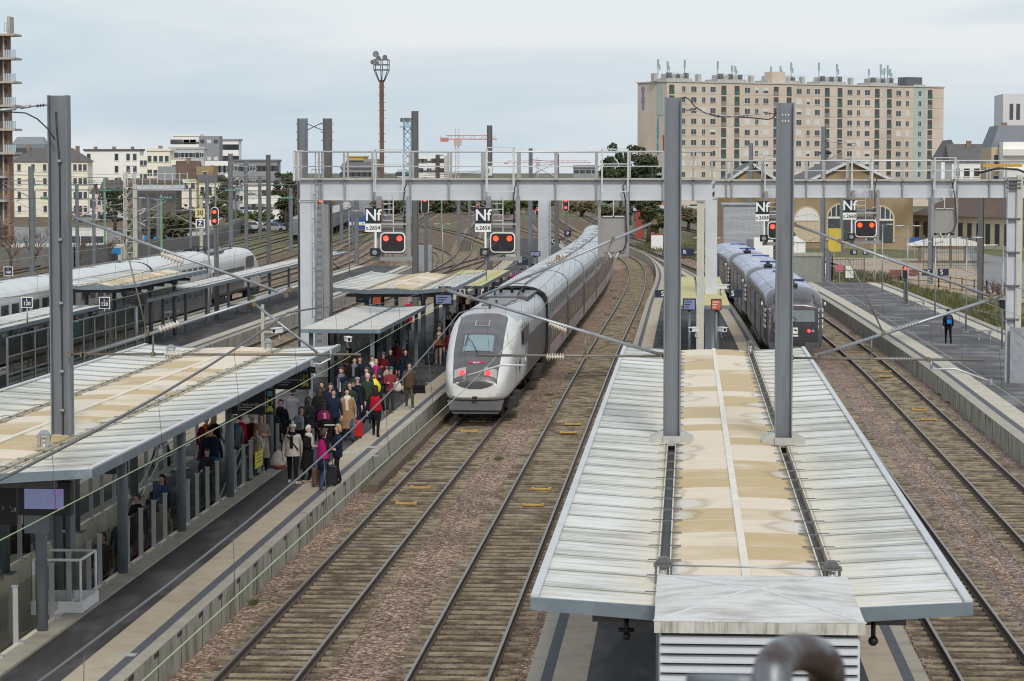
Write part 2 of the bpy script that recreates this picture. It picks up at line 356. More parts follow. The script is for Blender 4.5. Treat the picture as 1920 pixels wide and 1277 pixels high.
def track(pa, y0, y1, label, ns, sy0=None, sy1=None, head=M_head, bedm=M_bed, bed=True, spacing=.6, grp='railway tracks of the station'):
    global SLEEPER
    seg = clip(pa, y0, y1); p0 = seg[0]
    t = thing('railway_track', label, 'track', (p0.x, p0.y, -.2), grp)
    for d in (-.7525,.7525):
        mb = MB(); rail_mesh(thin(offset(seg, d)), mb); mb.build('rail', [M_rust, head], t)
    # sleepers
    if SLEEPER is None:
        o = smb.build('sleeper', M_sleep, t, org=(0,0,0)); SLEEPER = o.data; bpy.data.objects.remove(o)
    Ls = sum((seg[i+1]-seg[i]).length for i in range(len(seg)-1)); n = int(Ls/spacing); rest = MB(); cnt = 0
    s = 0; i = 0; acc = 0
    for k in range(n):
        s = k*spacing
        while i < len(seg)-2 and acc+(seg[i+1]-seg[i]).length < s: acc += (seg[i+1]-seg[i]).length; i += 1
        l = (seg[i+1]-seg[i]).length; p = seg[i].lerp(seg[i+1], (s-acc)/l); d = (seg[i+1]-seg[i]).normalized()
        a = atan2(-d.x, d.y)+random.uniform(-.008,.008)
        if (sy0 is None or p.y >= sy0) and cnt < ns:
            o = bpy.data.objects.new('sleeper', SLEEPER); COL.objects.link(o); o.parent = t
            if random.random() < .05: o.material_slots[0].link = 'OBJECT'; o.material_slots[0].material = mk('pale_sleeper', (.33,.29,.23), .9, var=.4, scale=5, col2=(.15,.12,.09), s2=2, lo=.4, hi=.6)
            o.location = (p.x-p0.x+random.uniform(-.02,.02), p.y-p0.y, .001+random.uniform(-.006,.006)); o.rotation_euler = (0,0,a); cnt += 1
        elif sy1 is None or p.y <= sy1:
            M = Matrix.Translation((p.x, p.y, -.199)) @ Matrix.Rotation(a, 4, 'Z')
            rest.prism(sl_poly, -1.22, 1.22, plane='yz', M=M)
    if rest.v: tag(rest.build('sleepers', M_sleep, t), kind='stuff')
    if bed:
        q = thin(seg); L_, R_ = offset(q, -1.6), offset(q, 1.6); BEDN[0] += 1; zb_ = -.196+.0015*(BEDN[0]%2)
        me = bpy.data.meshes.new('track_bed'); vs = []
        for a, c, b in zip(L_, q, R_): vs += [(a.x,a.y,zb_),(c.x,c.y,zb_),(b.x,b.y,zb_)]
        fs = []
        for j in range(len(q)-1): fs += [(3*j,3*j+1,3*j+4,3*j+3),(3*j+1,3*j+2,3*j+5,3*j+4)]
        me.from_pydata(vs, [], fs); me.materials.append(bedm); uvl = me.uv_layers.new(name='UVMap')
        for pl in me.polygons:
            for li in pl.loop_indices: uvl.data[li].uv = ((me.loops[li].vertex_index % 3-1)*1.6, 0)
        if me.polygons[0].normal.z < 0: me.flip_normals()
        o = bpy.data.objects.new('track_bed', me); COL.objects.link(o); tag(o, kind='structure')
    return t
track(T1, 24, 700, 'track under the white high-speed train, with orange beacons in front of its nose', 100, 47, 300)
track(T2, 24, 700, 'clear track between the high-speed train and the central platform', 100, 46, 400)
track(T3, 24, 400, 'track under the grey regional railcar, right of the central platform', 60, 46, 200, bedm=M_bedg)
track(T4, 24, 600, 'empty track along the low wall of the right-hand platform', 100, 60, 300, bedm=M_bedg)
track(T5, 60, 600, 'rusty track beyond the far edge of the right-hand platform', 60, 120, 300, head=M_headr, bedm=M_bedg)
track(TL1, 24, 700, 'first track left of the crowded platform, next to its stairwell', 60, 47, 300)
track(TL2, 24, 700, 'track along the wall of the left island platform with benches', 60, 60, 300)
track(TL3, 60, 700, 'track under the left high-speed train behind the thin canopy', 20, 190, 300)
track(TL4, 60, 700, 'outermost station track on the far left before the bus street fence', 20, 190, 300)
# ---------------- platforms ----------------
def platform(name, edge, bands, y0, y1, z1, holes=(), mats=None, wallm=None, sgn=-1):
    """bands: list of (offset0, offset1, material index); offsets measured from edge path, sgn=-1 leftwards"""
    mb = MB(); seg = thin(clip(edge, y0, y1))
    offs = sorted(set([b[0] for b in bands]+[b[1] for b in bands])); lines = {o: offset(seg, sgn*o) for o in offs}
    for a, b, mi in bands:
        A, B = lines[a], lines[b]
        for j in range(len(seg)-1):
            if any(h[0] <= (a+b)/2 <= h[1] and h[2] <= (seg[j].y+seg[j+1].y)/2 <= h[3] for h in holes): continue
            mb.quad((A[j].x,A[j].y,z1),(B[j].x,B[j].y,z1),(B[j+1].x,B[j+1].y,z1),(A[j+1].x,A[j+1].y,z1), mi)
    for o in (offs[0], offs[-1]):
        A = lines[o]
        for j in range(len(seg)-1): mb.quad((A[j].x,A[j].y,-.3),(A[j+1].x,A[j+1].y,-.3),(A[j+1].x,A[j+1].y,z1),(A[j].x,A[j].y,z1), len(mats)-1)
    for k in (0,-1):
        A, B = lines[offs[0]][k], lines[offs[-1]][k]; mb.quad((A.x,A.y,-.3),(B.x,B.y,-.3),(B.x,B.y,z1),(A.x,A.y,z1), len(mats)-1)
    return tag(mb.build(name, mats, fixn=False), kind='structure')
PZT = .55
EA = path([(24,-9.75),(38,-9.75),(70.5,-9.75),(224,-9.75),(264,-11.15),(300,-14.2),(330,-17)], step=3)
# make sure break points exist at the stairwell ends
EA = sorted(EA+[Vector((-9.75,38)),Vector((-9.75,70.5))], key=lambda p: p.y)
_e = []; [ _e.append(p) for p in EA if not _e or p.y-_e[-1].y > .01 ]; EA = _e
def thin(pa, tol=.01):
    out = [pa[0]]
    for i in range(1, len(pa)-1):
        a = (pa[i]-out[-1]); b = (pa[i+1]-pa[i])
        if abs(a.normalized().cross(b.normalized())) > .002 or a.length > 12 or abs(pa[i].y-38) < .02 or abs(pa[i].y-70.5) < .02: out.append(pa[i])
    out.append(pa[-1]); return out
platform('platform', EA, [(0,.25,1),(.25,.45,2),(.45,1.08,3),(1.08,2.63,0),(2.63,5.37,0),(5.37,6.6,0),(6.6,7.25,3),(7.25,7.7,1)], 30, 330, PZT, holes=[(2.63,5.37,38,70.5)], mats=[M_asph,M_cop,M_strip,M_tact,M_wall])
# central platform, its right edge drifting to the left
EBL = path([(24,-2.77),(165,-2.77),(224,-2.77),(264,-4.15),(300,-7.2),(330,-10)], step=3)
EBR = path([(24,4.22),(47,4.22),(77,3.95),(122,3.65),(150,3.28),(178,2.68),(200,1.73),(230,-.28),(260,-3.1),(300,-6.9),(330,-9.8)], step=3)
def platform2(name, L_, R_, y0, y1, mats, wb=(.25,.20,.60), ztop=PZT):
    ys = []; y = y0
    while y < y1: ys.append(y); y += 4
    ys.append(y1); mb = MB(); prev = None
    for y in ys:
        a = at_y(L_, y)[0].x; b = at_y(R_, y)[0].x; w = b-a; k = min(1., w/3.2)
        c1, c2, c3 = wb[0]*k, (wb[0]+wb[1])*k, sum(wb)*k
        xs = [a, a+c1, a+c2, a+c3, b-c3, b-c2, b-c1, b]
        if prev:
            for i, mi in enumerate((1,2,3,0,3,2,1)):
                mb.quad((prev[1][i],prev[0],ztop),(prev[1][i+1],prev[0],ztop),(xs[i+1],y,ztop),(xs[i],y,ztop), mi)
            for i in (0,7): mb.quad((prev[1][i],prev[0],-.3),(xs[i],y,-.3),(xs[i],y,ztop),(prev[1][i],prev[0],ztop), 4)
        prev = (y, xs)
        if y in (ys[0], ys[-1]): mb.quad((a,y,-.3),(b,y,-.3),(b,y,ztop),(a,y,ztop), 4)
    return tag(mb.build(name, mats, fixn=False), kind='structure')
platform2('platform', EBL, EBR, 34, 300, [M_asph,M_cop,M_strip,M_tact,M_wall])
ECL = path([(40,11.15),(77,11.0),(88,10.9),(118,10.74),(138,10.35),(176,9.4),(204,8.45)], step=3)
ECR = path([(40,19.2),(77,18.9),(110,18.3),(139,17.7),(170,16.8),(200,15.7),(204,15.5)], step=3)
platform2('platform', ECL, ECR, 40, 203, [M_asph2,M_cop,M_strip,M_tactr,M_wall], wb=(.42,.25,.75))
EDR = path([(24,-24.5),(190,-24.5),(240,-25.4)], step=3); EDL = path([(24,-30.9),(190,-30.9),(240,-31.2)], step=3)
platform2('platform', EDL, EDR, 60, 236, [M_asph,M_cop,M_strip,M_tactr,M_wall], wb=(.35,.25,.6))
# stairwell
mb = MB(); zz = PZT; y = HY1; k = 0
while y > HY0+.01:
    y2 = max(HY0, y-.5); z2 = zz-.15
    mb.quad((HX0,y2,z2),(HX1,y2,z2),(HX1,y,z2),(HX0,y,z2)); mb.quad((HX0,y,z2),(HX1,y,z2),(HX1,y,zz),(HX0,y,zz)); y = y2; zz = z2
tag(mb.build('stairs', M_asph2, fixn=False), kind='structure')
mb = MB(); ZB = -10.5
mb.box(HX0-.0,HX0+.10,HY0,HY1,ZB,PZT+.06); mb.box(HX1-.10,HX1,HY0,HY1,ZB,PZT+.06); mb.box(HX0,HX1,HY0-.1,HY0,ZB,PZT-.02)
for yy in (41.5,45.4,49.3,53.2,57.1,61,64.9,68.8): mb.box(HX0+.10,HX0+.103,yy-.012,yy+.012,ZB,PZT+.05,1)
o = mb.build('stairwell_wall', [M_conc, M_strip]); tag(o, kind='structure')
# concrete kerb along the stairwell
mb = MB(); mb.box(HX1,HX1+.42,HY0,77.2,PZT,PZT+.05); mb.box(HX0-.32,HX0,HY0,77.2,PZT,PZT+.05); tag(mb.build('kerb', M_cop), kind='structure')
mb = MB(); y = 31.
while y < 76: mb.box(-9.752,-9.744,y-.018,y+.018,-.3,PZT-.02); mb.box(-9.751,-9.746,y-.35,y+.1,PZT-.12,PZT-.03); y += 2.15
y = 44
while y < 200:
    a = at_y(ECL, y)[0]; mb.box(a.x-.006,a.x+.02,y-.02,y+.02,-.3,PZT-.02); y += 2.15
tag(mb.build('platform_joints', M_dark), kind='structure')
mb = MB(); mb.box(-9.55,-9.2,75,180,-.2,.05); tag(mb.build('cable_trough', mk('brown_trough', (.13,.10,.07), .9, var=.3, scale=3)), 'low brown cable trough between the platform foot and the high-speed train', 'cable trough')
mb = MB(); r_ = random.Random(4)
for px, py, w, d in ((661,848,.55,.5),(690,838,.5,.5),(700,855,.3,.25),(805,718,.25,.4),(1735,610,.5,.6),(1800,700,.6,.5),(1890,762,.5,.5),(1700,600,.5,.3),(560,905,.25,.6),(600,905,.25,.5),(240,1228,.3,.3)):
    p = PZ(px, py, PZT); mb.box(p.x-w/2,p.x+w/2,p.y-d/2,p.y+d/2,PZT+.001,PZT+.004)
tag(mb.build('platform_marking', mk('worn_white_marking', (.38,.37,.35), .9, var=.4, scale=8)), kind='structure')
# ---------------- node mini language ----------------
class NB:
    def __init__(s, name):
        s.m = bpy.data.materials.new(name); s.m.use_nodes = True; s.nt = s.m.node_tree; s.N = s.nt.nodes; s.L = s.nt.links; s.b = s.N['Principled BSDF']; MATS[name] = s.m
    def val(s, x, sock):
        if isinstance(x, (int,float)): sock.default_value = x
        elif isinstance(x, tuple): sock.default_value = (*x,1) if len(x) == 3 and len(sock.default_value) == 4 else x
        else: s.L.new(x, sock)
    def math(s, op, a, b=0., c=None):
        n = s.N.new('ShaderNodeMath'); n.operation = op; s.val(a, n.inputs[0]); s.val(b, n.inputs[1])
        if c is not None: s.val(c, n.inputs[2])
        return n.outputs[0]
    def mix(s, f, a, b):
        n = s.N.new('ShaderNodeMixRGB'); s.val(f, n.inputs[0]); s.val(a, n.inputs[1]); s.val(b, n.inputs[2]); return n.outputs[0]
    def ramp(s, x, a, b, lo=0., hi=1.):
        n = s.N.new('ShaderNodeMapRange'); s.val(x, n.inputs[0]); n.inputs[1].default_value = a; n.inputs[2].default_value = b; n.inputs[3].default_value = lo; n.inputs[4].default_value = hi; return n.outputs[0]
    def noise(s, sc, st=(1,1,1), det=5, vec=None, ro=.6):
        if vec is None: vec = s.N.new('ShaderNodeNewGeometry').outputs['Position']
        mp = s.N.new('ShaderNodeMapping'); mp.inputs['Scale'].default_value = st; s.L.new(vec, mp.inputs[0])
        t = s.N.new('ShaderNodeTexNoise'); t.inputs['Scale'].default_value = sc; t.inputs['Detail'].default_value = det; t.inputs['Roughness'].default_value = ro; s.L.new(mp.outputs[0], t.inputs['Vector']); return t.outputs['Fac']
    def uv(s):
        u = s.N.new('ShaderNodeUVMap'); x = s.N.new('ShaderNodeSeparateXYZ'); s.L.new(u.outputs[0], x.inputs[0]); return x.outputs[0], x.outputs[1]
    def rnd(s):
        a = s.N.new('ShaderNodeAttribute'); a.attribute_name = 'rnd'; c = s.N.new('ShaderNodeSeparateColor'); s.L.new(a.outputs['Color'], c.inputs[0]); return c.outputs[0], c.outputs[1], c.outputs[2]
def wing_mat():
    n = NB('weathered_wing_sheet'); u, v = n.uv(); r1, r2, r3 = n.rnd()
    st = n.noise(2.6, (.22,3.2,1), 6); st2 = n.noise(5.5, (.14,3.4,1), 5); big = n.noise(.35)
    shift = n.math('MULTIPLY_ADD', n.math('SUBTRACT', r1, .5), .10, n.math('MULTIPLY_ADD', n.math('SUBTRACT', big, .38), .7, st))
    base = n.mix(n.ramp(shift, .48, .74), (.765,.75,.70), (.34,.31,.25))
    base = n.mix(n.ramp(st2, .52, .75, 0, .45), base, (.43,.39,.27))
    clean = n.ramp(n.math('ADD', u, n.math('MULTIPLY', n.math('SUBTRACT', st, .5), .9)), .12, .48, .85, 0)
    base = n.mix(clean, base, (.72,.64,.49))
    painted_shine = n.ramp(n.noise(1.3, (.4,2.0,1)), .55, .72, 0, .5); base = n.mix(painted_shine, base, (.74,.76,.80))  # sheen put into the sheet colour as pale bluish streaks
    gut = n.ramp(n.math('ADD', u, n.math('MULTIPLY', n.math('SUBTRACT', st2, .5), .12)), .012, .05, .85, 0)
    base = n.mix(gut, base, (.17,.14,.08))
    seam = n.ramp(n.math('ABSOLUTE', n.math('SUBTRACT', v, .5)), .478, .497, 0, .75); base = n.mix(seam, base, (.16,.18,.165))
    n.val(base, n.b.inputs['Base Color']); n.b.inputs['Roughness'].default_value = .42; n.b.inputs['Metallic'].default_value = .12
    return n.m
def inner_mat():
    n = NB('stained_inner_sheet'); u, v = n.uv(); r1, r2, r3 = n.rnd()
    st = n.noise(2.4, (.35,1.8,1), 6); lg = n.noise(1.1)
    och = n.ramp(n.math('ADD', r1, n.math('MULTIPLY', n.math('SUBTRACT', lg, .5), .5)), .40, .62)
    base = n.mix(och, (.74,.62,.47), (.52,.37,.16))
    base = n.mix(n.ramp(st, .45, .75, 0, .35), base, (.56,.42,.30))
    # dried puddle beside the gutter (u = 0) with a brown tide line
    dv = n.math('DIVIDE', n.math('SUBTRACT', v, .5), .52); du = n.math('DIVIDE', u, n.math('MULTIPLY_ADD', r2, .62, .16))
    d = n.math('SQRT', n.math('ADD', n.math('MULTIPLY', dv, dv), n.math('MULTIPLY', du, du)))
    d = n.math('ADD', d, n.math('MULTIPLY', n.math('SUBTRACT', n.noise(2.2, (1,1,1), 5), .5), .9))
    on = n.ramp(r3, .58, .68)
    ring = n.math('MULTIPLY', on, n.ramp(n.math('ABSOLUTE', n.math('SUBTRACT', d, .95)), .0, .30, .45, 0)); base = n.mix(ring, base, (.24,.165,.07))
    inn = n.math('MULTIPLY', on, n.ramp(d, .55, .90, .75, 0)); base = n.mix(inn, base, (.60,.57,.52))
    gut = n.ramp(n.math('ADD', u, n.math('MULTIPLY', n.math('SUBTRACT', n.noise(2.5, (1,1,1), 5), .5), .30)), .03, .13, .85, 0)
    base = n.mix(gut, base, (.10,.075,.045))
    seam = n.ramp(n.math('ABSOLUTE', n.math('SUBTRACT', v, .5)), .475, .495, 0, .6); base = n.mix(seam, base, (.75,.70,.58))
    n.val(base, n.b.inputs['Base Color']); n.b.inputs['Roughness'].default_value = .5; n.b.inputs['Metallic'].default_value = .05
    return n.m
M_wing = wing_mat(); M_inner = inner_mat()
def panel_strip(name, mat, x0, z0, x1, z1, y0, y1, pitch, parent, rng, nu=6, arch=.0, seam=False):
    """row of roof sheets from gutter side (x0,z0) to outer side (x1,z1); every sheet keeps its own weathering numbers"""
    ys = [y0+pitch*.75]; 
    while ys[-1]+pitch < y1-.2: ys.append(ys[-1]+pitch)
    ys = [y0]+ys+[y1]; org = ORG[parent.name]; vs = []; fs = []; uvs = []; cols = []; sf = []
    nv = 4
    for k in range(len(ys)-1):
        r = (rng.random(), rng.random(), rng.random(), 1); b = len(vs)
        for i in range(nu+1):
            for j in range(nv+1):
                u = i/nu; v = j/nv; crown = .010*sin(pi*v)
                vs.append((x0+(x1-x0)*u-org.x, ys[k]+(ys[k+1]-ys[k])*v-org.y, z0+(z1-z0)*u+crown+arch*sin(pi*u)-org.z)); uvs.append((u, v)); cols.append(r)
        for i in range(nu):
            for j in range(nv): fs.append((b+i*(nv+1)+j, b+(i+1)*(nv+1)+j, b+(i+1)*(nv+1)+j+1, b+i*(nv+1)+j+1))
        if seam and k:
            sg = 1 if x1 > x0 else -1; q = len(vs); ax, bx_ = x0+sg*.16-org.x, x1-org.x; yy = ys[k]-org.y; za, zb_ = z0+.022-org.z, z1+.012-org.z
            for X_, Z_ in ((ax,za),(bx_,zb_)):
                for dy, dz in ((-.01,-.015),(.01,-.015),(.01,.015),(-.01,.015)): vs.append((X_, yy+dy, Z_+dz)); uvs.append((0,.5)); cols.append(r)
            sf += [(q+i,q+(i+1)%4,q+4+(i+1)%4,q+4+i) for i in range(4)]
    me = bpy.data.meshes.new(name); nf = len(fs); me.from_pydata(vs, [], fs+sf); me.materials.append(mat); me.materials.append(mk('seam_metal', (.34,.36,.34), .5, metal=.2, var=.25)); me.polygons.foreach_set('material_index', [0]*nf+[1]*len(sf))
    me.uv_layers.new(name='UVMap'); me.color_attributes.new(name='rnd', type='FLOAT_COLOR', domain='CORNER')
    uvl = me.uv_layers['UVMap']; ca = me.color_attributes['rnd']
    for li, l in enumerate(me.loops): uvl.data[li].uv = uvs[l.vertex_index]; ca.data[li].color = cols[l.vertex_index]
    if sum(p.normal.z for p in me.polygons) < 0: me.flip_normals()
    me.polygons.foreach_set('use_smooth', [True]*len(me.polygons))
    o = bpy.data.objects.new(name, me); COL.objects.link(o); o.parent = parent; ORG[o.name] = org
    return o, ys
def canopy(label, cx, half, gut, y0, y1, ze, zg, zr, seed, posts, group):
    rng = random.Random(seed); t = thing('platform_canopy', label, 'canopy', (cx, y0, PZT), group); g = .07
    for s in (-1,1):
        _, ys = panel_strip('wing_roof', M_wing, cx+s*(gut+g), zg, cx+s*(half-.09), ze, y0, y1, 1.36, t, rng, seam=True)
        panel_strip('inner_roof', M_inner, cx+s*(gut-g), zg+.01, cx+s*.055, zr, y0, y1, 1.36, t, rng, arch=.012)
        mb = MB(); x = cx+s*gut; mb.box(x-g,x+g,y0,y1,zg-.14,zg-.12); mb.box(x-g-.02,x-g,y0,y1,zg-.14,zg+.035,1); mb.box(x+g,x+g+.02,y0,y1,zg-.14,zg+.035,1)
        for yy in ys[1:-1]:
            for q in (-1,1): mb.box(min(x+q*g, x+q*(g+.16)), max(x+q*g, x+q*(g+.16)), yy-.03, yy+.03, zg+.036, zg+.046, 2)
            if rng.random() < .85: mb.box(x-g,x+g,yy-.05,yy+.02,zg+.0,zg+.03,2)
        mb.build('gutter', [M_black, mk('gutter_lip', (.62,.55,.42), .5, var=.2), M_mastd], t)
        mb = MB(); mb.box(min(cx+s*half,cx+s*(half-.10)),max(cx+s*half,cx+s*(half-.10)),y0,y1,ze+.02,ze+.055); mb.build('edge_flashing', M_alu, t)
        mb = MB(); a = cx+s*half; mb.box(min(a,a-s*.06),max(a,a-s*.06),y0,y1,ze-.15,ze+.018)
        mb.build('fascia', M_fasc, t)
    for yy, q in ((y0,-1),(y1,1)):
        mb = MB()
        for s in (-1,1):
            a, b = (cx+s*(gut),zg),(cx+s*half,ze)
            pts = [(a[0],a[1]-.15),(b[0],b[1]-.13),(b[0],b[1]+.03),(a[0],a[1]+.03)]
            mb.prism(pts, yy-.03+q*.03, yy+.03+q*.03)
        mb.prism([(cx-gut,zg-.15),(cx+gut,zg-.15),(cx+gut,zg+.02),(cx,zr+.0),(cx-gut,zg+.02)], yy-.02+q*.03, yy+.02+q*.03)
        mb.build('end_fascia', M_fasc, t)
    mb = MB(); y = y0
    mb.box(cx-.055,cx+.055,y0,y1,zr+.005,zr+.035); 
    mb.build('ridge_cap', mk('ridge_cream', (.72,.66,.55), .5, var=.12), t)
    # underside frames
    mb = MB(); y = y0+.9
    for s in (-1,1): mb.quad((cx+s*gut,y0+.05,zg-.15),(cx+s*(half-.07),y0+.05,ze-.13),(cx+s*(half-.07),y1-.05,ze-.13),(cx+s*gut,y1-.05,zg-.15))
    mb.box(cx-gut,cx+gut,y0+.05,y1-.05,zg-.17,zg-.151)
    while y < y1: mb.box(cx-gut-.9,cx+gut+.9,y-.05,y+.05,zg-.33,zg-.175); y += 3.35
    mb.build('soffit', M_mastd, t)
    for px, py in posts:
        mb = MB(); mb.tube([(px,py,PZT),(px,py,zg-.17)], .115, 12); mb.cbox((px,py,PZT+.02),(.42,.42,.04)); mb.cbox((px,py,zg-.38),(.30,.30,.25)); mb.build('post', M_post, t)
    return t
YC1 = 77.1
canopy('weathered canopy with ochre stained middle and two masts rising through it, central platform', .80, 2.74, 1.10, 31.5, YC1, 4.05, 3.95, 4.00, 3,
       [(-.30,y) for y in (35,42,49,62,69,75.5)]+[(1.90,y) for y in (35,42,49,62,69,75.5)], 'big platform canopies')
canopy('large pale ribbed canopy over the crowded stairwell platform on the left', -13.62, 3.03, 1.25, 44.6, YC1, 4.05, 3.95, 4.00, 5,
       [(-12.32,y) for y in (47.6,54.6,61.1,67.7,74.3)]+[(-14.95,y) for y in (47.6,54.6,61.1,67.7,74.3)], 'big platform canopies')
# ---------------- masts ----------------
def hmast(label, x, y, z0, z1, w=.34, d=.32, mat=M_mast, group='steel catenary masts', extra=None, web=.012):
    t = thing('catenary_mast', label, 'mast', (x,y,z0), group); mb = MB(); f = .026
    mb.box(x-w/2,x-w/2+f,y-d/2,y+d/2,z0,z1); mb.box(x+w/2-f,x+w/2,y-d/2,y+d/2,z0,z1); mb.box(x-w/2+f,x+w/2-f,y-web,y+web,z0,z1-.004)
    mb.build('column', mat, t); return t
def wedge_collar(t, x, y, z):
    mb = MB()
    for s in (-1,1):
        mb.prism([(x+s*.17,z+.26),(x+s*.21,z+.26),(x+s*.43,z+.14),(x+s*.43,z-.02),(x+s*.17,z-.02)], y-.22, y+.22)
    mb.box(x-.17,x+.17,y-.3,y-.18,z-.02,z+.17); mb.box(x-.17,x+.17,y+.18,y+.3,z-.02,z+.12)
    mb.build('flashing_collar', mk('lead_flashing', (.42,.42,.40), .6, metal=.1, var=.18), t)
YM = 51.0
mA = hmast('tall steel mast through the left canopy with a black cable clipped down it', -12.80, YM+.3, PZT, 10.93, w=.40, d=.36)
mb = MB(); x, y = -12.80, YM+.3
mb.tube([(x-.05,y-.05,10.6),(x-.02,y-.10,10.2),(x+.02,y-.08,9.6),(x+.015,y-.07,7.5),(x+.03,y-.08,5.2),(x+.02,y-.07,3.0),(x+.02,y-.07,.8)], .017, 6); mb.build('cable', M_cable, mA)
mb = MB(); 
for z in (9.6,8.0,6.7,5.3,4.5,3,2): mb.cbox((x+.02,y-.08,z),(.08,.05,.05))
mb.build('cable_clip', M_galv, mA)
mb = MB(); mb.box(x-.2,x+.2,y+.04,y+.05,PZT,10.5); mb.build('stiffener', M_mast, mA)
mB1 = hmast('steel mast through the left gutter of the central canopy', -.30, YM, PZT, 10.86, w=.345, d=.34); wedge_collar(mB1, -.30, YM, 3.93)
mB2 = hmast('steel mast through the right gutter of the central canopy with bolt holes at its head', 1.92, YM-.2, PZT, 10.74, w=.345, d=.34); wedge_collar(mB2, 1.92, YM-.2, 3.93)
mb = MB()
for dx in (-.06,.0,.06):
    for z in (10.5,10.38): mb.tube([(1.92+dx,YM-.23,z),(1.92+dx,YM-.205,z)], .016, 8)
mb.build('bolt_hole', M_white, mB2)
# span wire with insulators between the two mast heads
def insul(mb, p0, p1, n=7, r=.075, mi=0):
    p0, p1 = Vector(p0), Vector(p1); d = p1-p0
    mb.tube([p0,p1], r*.38, 8, mi)
    for k in range(n):
        c = p0+d*((k+.5)/n); h = d.normalized()*(d.length/n*.30)
        mb.tube([c-h*.6, c, c+h], [r*.45, r, r*.35], 12, mi)
def pw(px, py, Y=YM): return PY(px, py, Y)
t = thing('span_wire', 'black cable and chained insulators slung between the two canopy mast heads', 'cable', pw(1365,215), None)
mb = MB(); mb.tube([pw(1278,186),pw(1284,182),pw(1292,186),pw(1303,200),pw(1320,211),pw(1345,219),pw(1380,219),pw(1410,221),pw(1440,224),pw(1450,221),pw(1456,210)], .014, 6); mb.build('cable', M_cable, t)
mb = MB(); mb.tube([pw(1277,206),pw(1300,207),pw(1330,213),pw(1365,219),pw(1400,216),pw(1430,213),pw(1457,213)], .012, 5); mb.build('rod', M_galv, t)
mb = MB(); insul(mb, pw(1292,205), pw(1303,207), 2, .03); insul(mb, pw(1330,213), pw(1350,217), 3, .03); insul(mb, pw(1385,218), pw(1404,216), 3, .03); insul(mb, pw(1434,213), pw(1446,213), 2, .035); mb.build('insulator', mk('brown_insulator', (.16,.14,.11), .4, var=0), t)
def cantilever(label, Y, mastpx, stay, strut, reg, arm, ins, hang=None, clips=(), porc=M_porc, r=.034):
    t = thing('cantilever', label, 'catenary arm', pw(*mastpx, Y), 'catenary cantilevers on the canopy masts')
    mb = MB(); mb.tube([pw(*stay[0],Y),pw(*stay[1],Y)], r*.85, 10); mb.build('stay_tube', M_galv, t)
    mb = MB(); mb.tube([pw(*strut[0],Y),pw(*strut[1],Y)], r, 10); mb.build('bracket_tube', M_galv, t)
    mb = MB(); mb.tube([pw(*reg[0],Y),pw(*reg[1],Y)], r*.8, 10); mb.build('registration_tube', mk('brown_steel_tube', (.20,.185,.16), .5, metal=.4, var=.2, scale=4), t)
    if arm:
        mb = MB(); mb.tube([pw(*p,Y-.1) for p in arm], .019, 8); mb.build('steady_arm', M_alu, t)
        mb = MB(); a = pw(*arm[-1],Y-.1); mb.cbox(a,(.05,.05,.12)); b = pw(*arm[0],Y-.05); mb.tube([b,(b.x,b.y,b.z+.18)], .022, 6); mb.build('clamp', M_galv, t)
    for a, b, n, rr in ins:
        mb = MB(); insul(mb, pw(*a,Y), pw(*b,Y), n, rr); mb.build('insulator', porc, t)
    if hang:
        mb = MB()
        for a, b in hang: mb.tube([pw(*a,Y),pw(*b,Y)], .016, 6)
        mb.build('hanger_rod', mk('brown_steel_tube', (.20,.185,.16)), t)
    for c in list(clips)+[stay[0], stay[1], strut[0], strut[1], reg[0]]:
        mb = MB(); p = pw(*c, Y); mb.cbox(p, (.07,.12,.09)); mb.build('fitting', mk('fitting_brass', (.20,.16,.10), .5, metal=.5, var=.3, scale=12), t)
    return t
cantilever('catenary arm from the cable-clad left mast reaching over the canopy', YM, (131,405),
    ((131,405),(537,553)), ((158,665),(543,543)), ((131,664),(676,665)), [(620,672),(600,683),(585,681)],
    [((302,476),(344,492),7,.085),((298,619),(336,606),6,.085),((308,664),(342,664),6,.085)], [((233,450),(276,624)),((287,626),(287,663))], clips=[(232,447),(276,625),(287,664),(155,665),(477,570)])
t = thing('cantilever', 'slim inclined brace under the tip of the left catenary arm', 'catenary arm', pw(480,570)); mb = MB(); mb.tube([pw(480,572),pw(596,662)], .026, 8); mb.build('brace_tube', M_galv, t)
cantilever('catenary arm from the central canopy mast crossing in front of the high-speed train', YM, (1245,415),
    ((1228,416),(877,566)), ((1240,665),(832,543)), ((1245,668),(892,666)), [(985,685),(942,684),(871,706)],
    [((1059,478),(1024,494),7,.085),((1062,620),(1029,606),7,.085),((1058,669),(1024,669),7,.085)], [((1148,450),(1120,520)),((1098,632),(1098,668))], clips=[(1150,448),(1098,668),(1046,483),(880,558)])
cantilever('catenary arm from the right canopy mast reaching over the two right-hand tracks', YM-.2, (1485,420),
    ((1490,421),(1858,556)), ((1530,667),(1878,555)), ((1485,671),(1846,675)), [(1746,693),(1790,691),(1805,696),(1858,716)],
    [((1655,480),(1698,497),9,.055),((1671,620),(1722,602),9,.055),((1668,673),(1712,674),9,.055)], [((1575,452),(1656,624)),((1634,632),(1634,670))], clips=[(1574,452),(1656,624),(1634,671),(1740,674)], porc=mk('grey_insulator', (.30,.31,.33), .4, var=0))
t = thing('signal_box', 'small black equipment box with a pale lid near the tip of the right catenary arm', 'box', pw(1886,570,110)); mb = MB()
a, b = pw(1873,580,110), pw(1897,562,110); mb.box(a.x,b.x,109.8,110.2,a.z,b.z); mb.build('case', M_dark, t); mb = MB(); mb.box(a.x-.03,b.x+.03,109.7,110.3,b.z,b.z+.12); mb.build('lid', M_alu, t)
